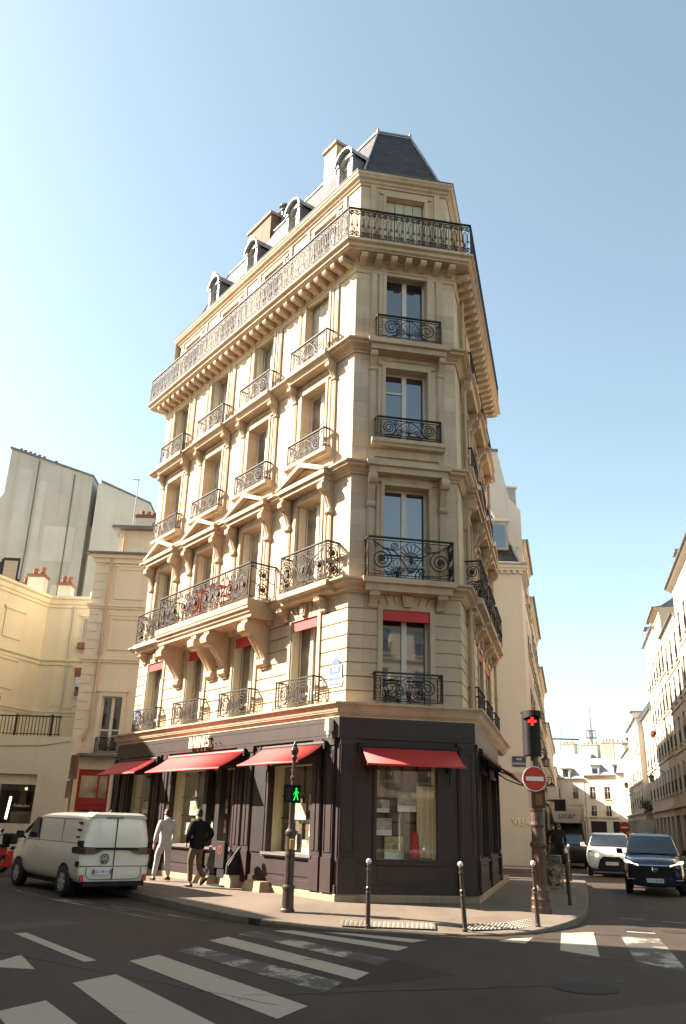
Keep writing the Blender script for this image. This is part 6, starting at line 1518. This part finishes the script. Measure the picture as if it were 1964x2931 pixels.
# tall grey gable behind it
FG = Face((V0.x + uR.x * 3.4, V0.y + uR.y * 3.4), (-1, 0), (0, -1))
gb_ = thing('gable_house', 'tall house with a bare stained grey gable above the beige house', 'house', (V0.x - 3, V0.y + 8, 0))
m = MB(); m.fprism(FG, [(0, 0), (6, 0), (6, 21.4), (1.15, 21.5), (.60, 18.7), (0, 18.0)], 0, -6.5); m.build('wall', M['greywall'], gb_)
m = MB(); m.fb(FG, 1.1, 6, -.8, .06, 21.5, 21.66); m.build('coping', M['zinc_dark'], gb_)
m = MB(); m.fb(FG, .1, .62, -2.4, -.5, 17.5, 19.5); d = m.build('dormer', M['zinc'], gb_); m = MB(); m.fb(FG, .02, .7, -2.5, -.4, 19.5, 19.6); m.build('dormer_roof', M['warm2'], d)
FLR3 = Face(V0, uR, nR)
town_house('beige house in the left row behind the grey gable', FLR3, 3.6, 10.3, 16.3, 8, 'cream2', [4.6, 7.6, 10.4, 13.2], 3, roof=2.4, balc=1)
town_house('cream house in the left row with balconies, third from the corner', FLR3, 10.4, 22.6, 14.9, 8, 'cream2', [4.4, 7.2, 10.0, 12.4], 5, roof=3.0, rd=2.4, chim=1)  # roofs from here raised out of sight to throw shade on the right row
town_house('lower beige house in the left row, fourth from the corner', FLR3, 22.7, 35, 12.8, 8, 'warm3', [4.2, 6.8, 9.4], 5, roof=3.4, rd=2.4, chim=1)
town_house('far low house closing the left row', FLR3, 35.1, 66, 10.2, 8, 'warm1', [3.9, 6.4], 9, roof=3.0, chim=2)
town_house('last small house of the left row', FLR3, 66.1, 95, 8.6, 8, 'warm2', [3.6, 5.8], 8, roof=1.6)
# ---- houses closing the street
th_ = rad(38); ue, ne = Vector((cos(th_), -sin(th_))), Vector((-sin(th_), -cos(th_)))
FE = Face((30.0, 121.5), ue, ne)
town_house('cream house with a steep slate roof closing the far end of the street', FE, 0, 5.2, 8.2, 8, 'warm2', [3.3, 5.6], 2, wh=1.5, ww=.8, roof=3.6, rd=3.5, roofmat='zinc', dorm=1)
fe = town_house('long cream house with tall chimney walls closing the far end of the street', FE, 5.3, 11.4, 8.6, 8, 'cream2', [3.2, 5.6], 3, wh=1.6, ww=.8, roof=2.4, roofmat='zinc', dorm=2)
for a, b, z, mt in ((.5, 2.4, 13.2, 'warm2'), (3.4, 5.8, 13.0, 'palewall'), (6.4, 8.2, 13.3, 'warm3'), (8.3, 11.0, 13.2, 'greywall')): chimney(FE, a, b, -5.5, -4.2, 9.5, z, mt, 4, fe)
town_house('narrow bright white end house at the far end of the street', Face((37.2, 114.0), ue, ne), 0, 2.5, 8.8, 5, 'warm2', [], 0, roof=1.8, rd=1.2, base=0)
t = thing('lattice_mast', 'thin radio mast rising above the far roofs', 'mast', (43, 143, 0))
m = MB(); m.tube([(0, 0, 10), (0, 0, 17.2), (0, 0, 22.5)], [.35, .22, .05], 6)
m.build('pole', M['palewall'], t, local=True); m = MB(); m.box((0, 0, 16.2), (1.8, .8, .12)); m.box((0, 0, 17.4), (1.5, .6, .10)); [m.tube([(x_, 0, 16.2), (x_, 0, 17.4)], .06, 4) for x_ in (-.8, .8, -.3, .3)]; m.build('aerial', M['zinc_dark'], t, local=True)
t = thing('roof_terrace_rail', 'thin rail with aerials on the far roof left of the mast', 'rail', (30, 127, 0)); m = MB(); m.box((2.6, 0, 14.3), (7.5, .12, .22)); m.build('rail', M['zinc_dark'], t, local=True)
m = MB()
for k in range(9): m.tube([(-1 + k * .9, 0, 12.0), (-1 + k * .9, 0, 14.3)], .05, 4)
for x_ in (.5, 3.6, 5.6): m.tube([(x_, 0, 14.3), (x_, 0, 16.2)], .04, 4)
m.build('post', M['zinc_dark'], t, local=True)
# lanterns, greenery and signs in the street
lantern((10.55, 43.0, 4.6), 'dark wall lantern nearest on the left row of houses', Vector((nR.x, nR.y, 0)), .8)
lantern((14.3, 57.0, 4.1), 'dark wall lantern farther down the left row of houses', Vector((nR.x, nR.y, 0)), .75)
lantern((*rp(52, -.95), 5.4), 'dark wall lantern nearest on the right row of houses', Vector((-nR.x, -nR.y, 0)), .9)
lantern((*rp(74.6, -1.5), 5.9), 'dark wall lantern by the pale corner pillar of the right row', Vector((-nR.x, -nR.y, 0)), .9)
leaf_plant('street_shrub', 'dark green shrub hanging above a shop on the right row', 'shrub', (*rp(65.1, -.5), 3.3), .7, 420, .11, pot=False)
leaf_plant('flower_box', 'red geraniums on a window ledge high on the right row', 'flowers', (*rp(54.8, -.12), 9.1), .38, 240, .09, ('flower', 'leaf'), .5, False)
leaf_plant('flower_box', 'second clump of red geraniums beside the first on the right row', 'flowers', (*rp(55.9, -.12), 9.0), .38, 240, .09, ('flower', 'leaf'), .5, False)
t = thing('no_entry_sign', 'tiny far no entry sign above the cars in the side street', 'road sign', (23.0, 69.5, 1.95)); g = MB(); disc(g, .42, -.03, 0); g.build('face', M['signred'], t, local=True); g = MB(); g.box((0, -.035, 0), (.6, .01, .14)); g.build('bar', M['signwhite'], t, local=True); g = MB(); g.tube([(0, .03, -1.9), (0, .03, .3)], .04, 6); g.build('pole', M['iron'], t, local=True)
t = thing('shop_board', 'pale hanging shop board on the right row of houses', 'sign', (*rp(62.9, -.7), 2.3)); g = MB(); g.box((0, 0, 0), (1.3, .1, .8)); g.build('panel', M['palewall'], t, local=True); g = MB(); g.box((.9, 0, .3), (.8, .05, .05)); g.build('arm', M['iron'], t, local=True)
for k, (x_, y_, z_, lb) in enumerate(((11.2, 44.5, 3.4, 'nearest'), (12.3, 47.5, 2.9, 'middle'), (13.6, 52.5, 3.1, 'farthest'))):
    t = thing('shop_board', f'small projecting shop board on the left row, {lb}', 'sign', (x_, y_, z_)); g = MB(); g.box((0, 0, 0), (.6, .08, .6)); g.build('panel', M['palewall' if k != 1 else 'blackp'], t, local=True); g = MB(); g.box((-.5, 0, .2), (.6, .04, .04)); g.build('arm', M['iron'], t, local=True)
# ---- left background, across the back street
QY = 35.5
FQ = Face((-11.0, QY), (cos(rad(2)), sin(rad(2))), (sin(rad(2)), -cos(rad(2))))
qh = thing('quoined_house', 'cream house with long and short quoins, a drainpipe and a red street door', 'house', (-10, QY + 2, 0))
m = MB(); qw = (1.05, 1.95, 4.15, 6.42, .2); dw = (.25, 1.75, .14, 3.45, .18); vw = (1.85, 2.75, .14, 3.9, .5)
wall(m, FQ, 0, 2.8, 0, 12.6, [qw, dw, vw]); m.quad(FQ(0, 0, 0), FQ(0, -6, 0), FQ(0, -6, 12.6), FQ(0, 0, 12.6)); m.quad(FQ(2.8, 0, 0), FQ(2.8, -5, 0), FQ(2.8, -5, 12.6), FQ(2.8, 0, 12.6)); m.quad(FQ(0, 0, 12.6), FQ(2.8, 0, 12.6), FQ(2.8, -5, 12.6), FQ(0, -6, 12.6))
m.quad(FQ(2.8, 0, 0), FQ(2.8, 0, 3.9), FQ(2.8, -.5, 3.9), FQ(2.8, -.5, 0))
m.build('wall', M['cream2'], qh)
m = MB()
for k in range(22):
    z = 4.3 + k * .375; wd = .42 if k % 2 else .62
    if z < 12.2: m.fb(FQ, 0, wd, 0, .03, z + .012, z + .363)
for z0, z1, p in ((7.85, 7.95, .08), (7.95, 8.08, .14), (10.2, 10.3, .07), (10.3, 10.42, .13), (12.3, 12.5, .1), (12.5, 12.66, .25)): m.fb(FQ, -p, 2.8, 0, p, z0, z1)
for (a, b, c, d) in ((.95, 1.05, 4.15, 6.52), (2.0 - .05, 2.05, 4.15, 6.52)): m.fb(FQ, a - .06, b, 0, .06, c, d)
m.fb(FQ, .89, 2.05, 0, .07, 6.42, 6.60); m.fb(FQ, .82, 2.12, 0, .12, 6.60, 6.72)
for (z0, z1) in ((8.5, 9.75), (10.75, 12.0)):
    m.fb(FQ, .95, 2.3, 0, .05, z1, z1 + .14); m.fb(FQ, .9, 2.35, .0, .09, z1 + .14, z1 + .22)
    for a in (.95, 2.2): m.fb(FQ, a, a + .1, 0, .04, z0, z1)
    m.fb(FQ, .95, 2.3, 0, .06, z0 - .1, z0)
m.build('moulding', M['cream2'], qh)
m = MB(); m.fb(FQ, -.42, 2.8, -.1, .42, 12.66, 12.74); m.fb(FQ, 2.8, 2.82, 0, .05, 12, 12.1); m.build('eave', M['zinc_dark'], qh)
m = MB(); m.fb(FQ, .75, 2.8, -4, -.5, 12.7, 14.05); up = m.build('top_storey', M['cream2'], qh); m = MB(); m.fb(FQ, .45, 2.8, -4, -.15, 14.05, 14.2); m.build('roof', M['zinc_dark'], up)
m = MB(); m.fb(FQ, 1.35, 2.5, -.5, -.47, 12.75, 13.75); m.fb(FQ, 1.5, 2.4, -.47, -.44, 12.75, 13.55); m.build('panel', M['cream2'], up)
m = MB(); m.tube([FQ(.70, .12, 12.5), FQ(.70, .10, 12.0), FQ(.70, .10, 5.2), FQ(.55, .10, 4.7), FQ(.15, .12, 4.25), FQ(.12, .12, 3.9)], .06, 8); m.tube([FQ(1.0, -.4, 14.0), FQ(1.0, -.4, 12.75)], .05, 8)
for z in (6.2, 8.2, 10.4): m.tube([FQ(.70, .10, z), FQ(.70, .10, z + .1)], .08, 8)
m.build('drainpipe', M['stone_trim'], qh)
window(FQ, 1.5, .45, 4.15, 6.42, -.18, qh, 'glass', 0, False, None, .9)
m = MB(); rail_small(m, FQ, 1.0, 2.0, .1, 4.12, 4.72); m.build('window_railing', M['iron'], qh)
m = MB(); m.fb(FQ, .25, 1.75, -.16, -.10, .14, 3.45); dr = m.build('street_door', M['dred'], qh)
m = MB(); 
for (a, b, c, d) in ((.62, 1.05, .5, 1.9), (1.25, 1.6, .5, 1.9)): m.fb(FQ, a, b, -.10, -.085, c, d)
m.build('door_panel', M['shop_dark'], dr); m = MB(); m.fb(FQ, .58, 1.25, -.10, -.08, 2.35, 3.2); m.fb(FQ, 1.33, 1.65, -.10, -.08, 2.35, 3.2); m.build('door_light', M['glass_warm'], dr)
m = MB(); m.fb(FQ, .3, .42, -.1, -.06, .14, 3.45); m.fb(FQ, .3, 1.7, -.1, -.06, 2.1, 2.25); m.build('door_rail', M['dred'], dr)
m = MB(); m.fb(FQ, 1.87, 2.73, -.48, -.3, .16, 3.86); m.build('dark_entry', M['blackp'], qh)
m = MB(); m.fb(FQ, .0, 2.8, 0, .55, 3.95, 4.05); m.build('ledge', M['zinc_dark'], qh)
chimney(FQ, 1.25, 2.1, -2.4, -1.3, 13.5, 15.0, 'palewall', 3, up, 'brick', .1, .35); chimney(FQ, 2.1, 2.75, -2.2, -1.3, 13.5, 14.6, 'palewall', 2, up, 'brick', .1, .35)
t = thing('roof_aerial', 'thin aerial pole on the chimney of the quoined house', 'aerial', FQ(1.0, -1.8, 14.2)); m = MB(); m.tube([(0, 0, 0), (0, 0, 3.0)], .025, 5); m.tube([(-.3, 0, 2.95), (.05, 0, 2.95)], .02, 5); m.build('pole', M['zinc_dark'], t, local=True)
# cream house with the inner corner and roof terrace
ch_ = thing('cream_house', 'plain cream house with an inner corner and moulded cornice behind the terrace', 'house', (-15, 41, 0))
CP = [(-17.2, 29.2), (-14.0, 38.7), (-11.2, 38.75), (-11.2, 44.5), (-21, 44.5), (-21, 29.2)]
def band(m, pts, prof):
    """open moulding along a path with mitres; outward = right of travel"""
    n = len(prof); b = len(m.v); N = []
    for a, c in zip(pts[:-1], pts[1:]): d = (Vector(c) - Vector(a)).normalized(); N.append(Vector((d.y, -d.x)))
    for i, p in enumerate(pts):
        n0, n1 = N[max(0, i - 1)], N[min(i, len(N) - 1)]; k = (n0 + n1) / (1 + n0.dot(n1))
        for o, z in prof: q = Vector(p) + k * o; m.v.append(Vector((q.x, q.y, z)))
    for j in range(len(pts) - 1):
        for k in range(n): m.f.append([b + j * n + k, b + (j + 1) * n + k, b + (j + 1) * n + (k + 1) % n, b + j * n + (k + 1) % n]); m.m.append(m.mi)
m = MB(); m.prism(CP, 0, 11.3); m.build('wall', M['cream'], ch_)
m = MB(); pth = CP[:3]
band(m, pth, [(-.05, 10.95), (.06, 10.95), (.08, 11.08), (.14, 11.12), (.16, 11.3), (.26, 11.36), (.26, 11.48), (-.05, 11.52)])
band(m, pth, [(-.05, 8.2), (.05, 8.2), (.06, 8.35), (.13, 8.4), (.13, 8.5), (-.05, 8.54)])
band(m, pth, [(-.05, 5.9), (.04, 5.9), (.05, 6.0), (.1, 6.05), (.1, 6.12), (-.05, 6.15)])
m.build('cornice', M['cream'], ch_)
FW = Face(CP[0], (Vector(CP[1]) - Vector(CP[0])).normalized(), Vector((CP[1][1] - CP[0][1], -(CP[1][0] - CP[0][0]))).normalized())
for z in (9.0, 6.8):
    m = MB(); m.fb(FW, 7.2, 8.4, 0, .05, z, z + 1.25); m.fb(FW, 7.1, 8.5, 0, .10, z + 1.25, z + 1.37); m.build('blind_window', M['cream'], ch_)
FC2 = Face(CP[1], (1, 0), (0, -1))
for z in (9.05, 6.6):
    m = MB(); m.fb(FC2, 1.62, 2.2, 0, .06, z + 1.5, z + 1.66); m.build('window_head', M['cream'], ch_)
    m = MB(); m.fb(FC2, 1.72, 2.2, .0, .02, z + .1, z + 1.5); wn = m.build('window', M['frame'], ch_); m = MB(); m.fb(FC2, 1.82, 2.2, .02, .03, z + .2, z + 1.4); m.build('pane', M['glass'], wn); m = MB(); m.fb(FC2, 1.74, 2.2, .03, .1, z + 1.1, z + 1.5) if z < 8 else m.fb(FC2, 1.7, 2.2, .02, .22, z - .05, z + .22); m.build('box', M['pot'], wn)
chimney(FC2, -1.55, -.75, -1.5, -.9, 11.2, 12.7, 'palewall', 2, ch_, 'brick', .13, .45); chimney(FC2, .0, .62, -1.5, -.9, 11.2, 12.3, 'palewall', 2, ch_, 'brick', .12, .45); chimney(FC2, -2.6, -1.8, -3.2, -2.8, 11.2, 12.75, 'palewall', 3, ch_, 'brick', .1, .35)
m = MB(); m.tube([(-12.4, 40, 11.3), (-12.4, 40, 12.1)], .09, 8); m.build('vent_pipe', M['palewall'], ch_)
# single-storey shop in front, terrace above
GY = 34.4
FS = Face((-20, GY), (1, 0), (0, -1))
sh = thing('terrace_shop', 'pale rendered single storey shop with a big window under a roof terrace', 'shop', (-14, GY + 2, 0))
m = MB(); wz = (6.55, 8.17, 1.30, 3.15, .35); wall(m, FS, 0, 9.45, 0, 4.62, [wz]); m.quad(FS(9.45, 0, 0), FS(9.45, -4, 0), FS(9.45, -4, 4.62), FS(9.45, 0, 4.62)); m.quad(FS(0, 0, 4.62), FS(9.45, 0, 4.62), FS(9.45, -4.3, 4.62), FS(0, -4.3, 4.62))
m.fb(FS, 6.5, 8.2, -.34, -.2, 2.82, 3.15); m.build('wall', M['shopwall'], sh)
m = MB(); m.quad(FS(6.55, -.34, 1.3), FS(8.17, -.34, 1.3), FS(8.17, -.34, 3.1), FS(6.55, -.34, 3.1)); m.build('shop_pane', M['clear'], sh)
m = MB(); m.fb(FS, 6.5, 8.2, -.36, -.18, 2.76, 2.82); m.fb(FS, 6.62, 6.68, -.36, -.3, 1.3, 2.8); m.build('frame', M['frame'], sh)
m = MB()
a, b, c, d = 6.4, 8.4, 1.1, 3.2
m.quad(FS(a, -2.2, c), FS(b, -2.2, c), FS(b, -2.2, d), FS(a, -2.2, d)); m.quad(FS(a, -.36, c), FS(a, -2.2, c), FS(a, -2.2, d), FS(a, -.36, d)); m.quad(FS(b, -.36, c), FS(b, -2.2, c), FS(b, -2.2, d), FS(b, -.36, d)); m.quad(FS(a, -.36, d), FS(b, -.36, d), FS(b, -2.2, d), FS(a, -2.2, d)); m.quad(FS(a, -.36, c), FS(b, -.36, c), FS(b, -2.2, c), FS(a, -2.2, c))
m.fb(FS, 7.05, 7.35, -1.6, -1.5, 1.9, 3.0); m.fb(FS, 7.0, 8.3, -1.3, -1.0, 1.2, 1.75)
m.build('interior', M['dark_in'], sh)
text_obj('lettering', 'Collection', .15, M['sign_cream'], sh, face_mat(FS, 7.62, -.325, 1.97, sh), .002)
t = thing('tube_lamp', 'bright vertical tube lamp behind the terrace shop window', 'lamp', FS(6.98, -.5, 1.35)); m = MB(); m.tube([FS(7.0, -.5, 1.45), FS(7.08, -.5, 2.3)], .05, 8); m.build('tube', M['tube'], t); m = MB(); m.tube([FS(6.99, -.5, 1.35), FS(7.0, -.5, 1.45)], .055, 8); m.build('base', M['blackp'], t)
for k, (u, z, lb) in enumerate(((7.5, 2.62, 'left'), (8.0, 2.5, 'right'))):
    t = thing('pendant_bulb', f'warm glowing bulb hanging at the {lb} in the terrace shop window', 'lamp', FS(u, -.9, z)); m = MB(); m.sphere(FS(u, -.9, z), .06, 8); m.build('bulb', M['bulb'], t); m = MB(); m.tube([FS(u, -.9, z + .06), FS(u, -.9, 3.2)], .008, 4); m.build('cord', M['blackp'], t)
t = thing('terrace_railing', 'thin black railing along the roof terrace of the shop', 'railing', FS(6, 0, 4.62))
mp = lambda u, z: FS(u, -.25, z)
m = MB(); m.ribbon([(0, 5.42), (8.75, 5.42)], .025, .02, mp, FS.nv); m.ribbon([(0, 4.72), (8.75, 4.72)], .015, .015, mp, FS.nv)
for k in range(63): m.ribbon([(k * .14, 4.64), (k * .14, 5.42)], .012, .012, mp, FS.nv)
m.build('rail', M['iron'], t)
m = MB()
for u in (5.1, 6.9, 8.35): m.ribbon([(u, 4.62), (u, 5.5)], .035, .03, mp, FS.nv)
m.build('post', M['iron'], t)
t = thing('trellis', 'small wooden lattice trellis on the terrace behind the railing', 'trellis', FS(5.75, -.4, 4.62)); m = MB(); mp2 = lambda u, z: FS(u, -.45, z)
for k in range(9):
    m.ribbon([(5.5 + k * .06, 4.65), (5.5 + k * .06 + .02, 6.2)], .012, .012, mp2, FS.nv) if k % 2 == 0 else None
    m.ribbon([(5.5, 4.75 + k * .17), (6.0, 4.95 + k * .17)], .012, .012, mp2, FS.nv); m.ribbon([(5.5, 4.95 + k * .17), (6.0, 4.75 + k * .17)], .012, .012, mp2, FS.nv)
m.build('lattice', M['dark_in'], t)
# tall grey party walls behind
gw = thing('party_wall_house', 'tall windowless grey party wall with pots along its sloping top', 'house', (-21, 56, 0))
FGW = Face((-23.4, 51.6), (cos(rad(3)), sin(rad(3))), (sin(rad(3)), -cos(rad(3))))
m = MB(); m.fprism(FGW, [(.35, 0), (6.3, 0), (6.3, 23.3), (.55, 25.1), (.55, 21.8), (.35, 21.5)], 0, -9); m.build('wall', M['greywall'], gw)
m = MB(); m.fprism(FGW, [(6.36, 23.28), (6.36, 23.4), (.45, 25.25), (.45, 25.1)], .1, -9); m.build('coping', M['zinc_dark'], gw)
for a, b, c, d, mt in ((3.6, 5.6, 17.2, 19.6, 'palewall'), (1.4, 2.2, 19.5, 23.6, 'palewall'), (4.6, 5.9, 13.5, 15.6, 'cream2'), (2.8, 3.3, 14.0, 22.8, 'palewall')): m = MB(); m.fb(FGW, a, b, 0, .012, c, d); m.build('render_patch', M[mt], gw)
for u in (2.55, 5.05): m = MB(); m.tube([FGW(u, .05, 12), FGW(u + .05, .05, 18), FGW(u, .05, 23.4 if u > 4 else 24.3)], .045, 6); m.build('flue_pipe', M['zinc_dark'], gw)
m = MB(); m.tube([FS(3.0, .02, 4.3), FS(5.5, .04, 4.16), FS(8.2, .03, 4.25), FS(9.3, .02, 4.45)], .012, 5); m.build('cable', M['zinc_dark'], sh)
m = MB(); m.tube([FC2(.05, .03, 5.2), FC2(.9, .03, 6.4), FC2(1.6, .03, 6.2), FC2(2.2, .03, 6.5)], .012, 5); m.tube([FC2(1.3, .05, 4.7), FC2(1.3, .05, 11.0)], .04, 6); m.build('wall_pipe', M['palewall'], ch_)
for u, z in ((1.0, 25.0), (1.3, 24.9), (1.65, 24.8), (1.95, 24.7), (2.3, 24.6), (2.65, 24.5), (3.5, 24.2)): m = MB(); m.lathe([(.10, 0), (.09, .32), (.12, .34)], FGW(u, -.5, z), 8); m.build('chimney_pot', M['pot'], gw)
m = MB(); m.fb(FGW, 6.3, 8.2, -9, -1.0, 0, 20.0); m.build('rear_wing', M['cream2'], gw)
t = tag(MB and (lambda mm: mm.build('graffiti', [M['graf'], M['graf2']]))((lambda mm: (setattr(mm, 'mi', 0), [mm.fb(FGW, a, b, 0, .02, c, d) for a, b, c, d in ((.4, 1.2, 15.4, 17.0), (1.2, 1.3, 15.3, 17.2), (1.3, 2.4, 14.7, 17.3), (2.4, 2.6, 15.6, 15.9))], setattr(mm, 'mi', 1), [mm.fb(FGW, a, b, .02, .03, c, d) for a, b, c, d in ((.5, 1.1, 15.6, 16.8), (1.42, 2.28, 15.6, 17.1), (1.42, 1.65, 14.8, 15.6), (1.95, 2.2, 14.8, 15.6))], mm)[-1])(MB())), 'blocky black and tan graffiti high on the grey party wall', 'graffiti')
g2 = thing('narrow_party_wall', 'narrower pale grey party wall right of the tall one', 'house', (-15, 56, 0)); FG2 = Face((-16.6, 51.6), (cos(rad(3)), sin(rad(3))), (sin(rad(3)), -cos(rad(3))))
m = MB(); m.fprism(FG2, [(0, 0), (3.6, 0), (3.6, 21.4), (.25, 22.8), (.0, 22.6)], 0, -6); m.build('wall', M['palewall'], g2)
m = MB(); m.fprism(FG2, [(3.66, 21.38), (3.66, 21.5), (.2, 22.95), (.2, 22.8)], .06, -6); m.build('coping', M['zinc_dark'], g2)
m = MB(); m.fb(FG2, 3.6, 4.6, -4, -.5, 0, 20.6); m.build('chimney_stack', M['palewall'], g2)
# ---- houses across the street on the left, outside the picture: they throw the shade over the crossing
PO = Vector((-14.4, 19.0))
FO = Face(PO, uL, -nL)
town_house('low house across the street, out of the picture to the left', FO, .02, 30, 9.4, 8, 'warm1', [4.2, 6.6], 10, roof=.9, rd=3)
FO2 = Face(PO, (.06, -.998), (.998, .06))
town_house('tall corner house across the crossing, out of the picture to the left', FO2, 0, 24, 16.5, 10, 'warm2', Z4_, 8, roof=2.2)
FO3 = Face((-6, -14), (.97, -.05), (.05, .97))
town_house('row of houses behind the viewer across the crossing', FO3, -8, 30, 15.5, 9, 'warm1', Z4_, 13, roof=2)
FO4 = Face((16, -12), (-.26, .965), (-.965, -.26))
FO5 = Face(RP + uR * 4.0, (1, 0), (0, -1))
town_house('house facing the crossing beyond the right edge', FO5, .3, 16, 16.5, 6, 'warm2', Z4_, 5, roof=2)
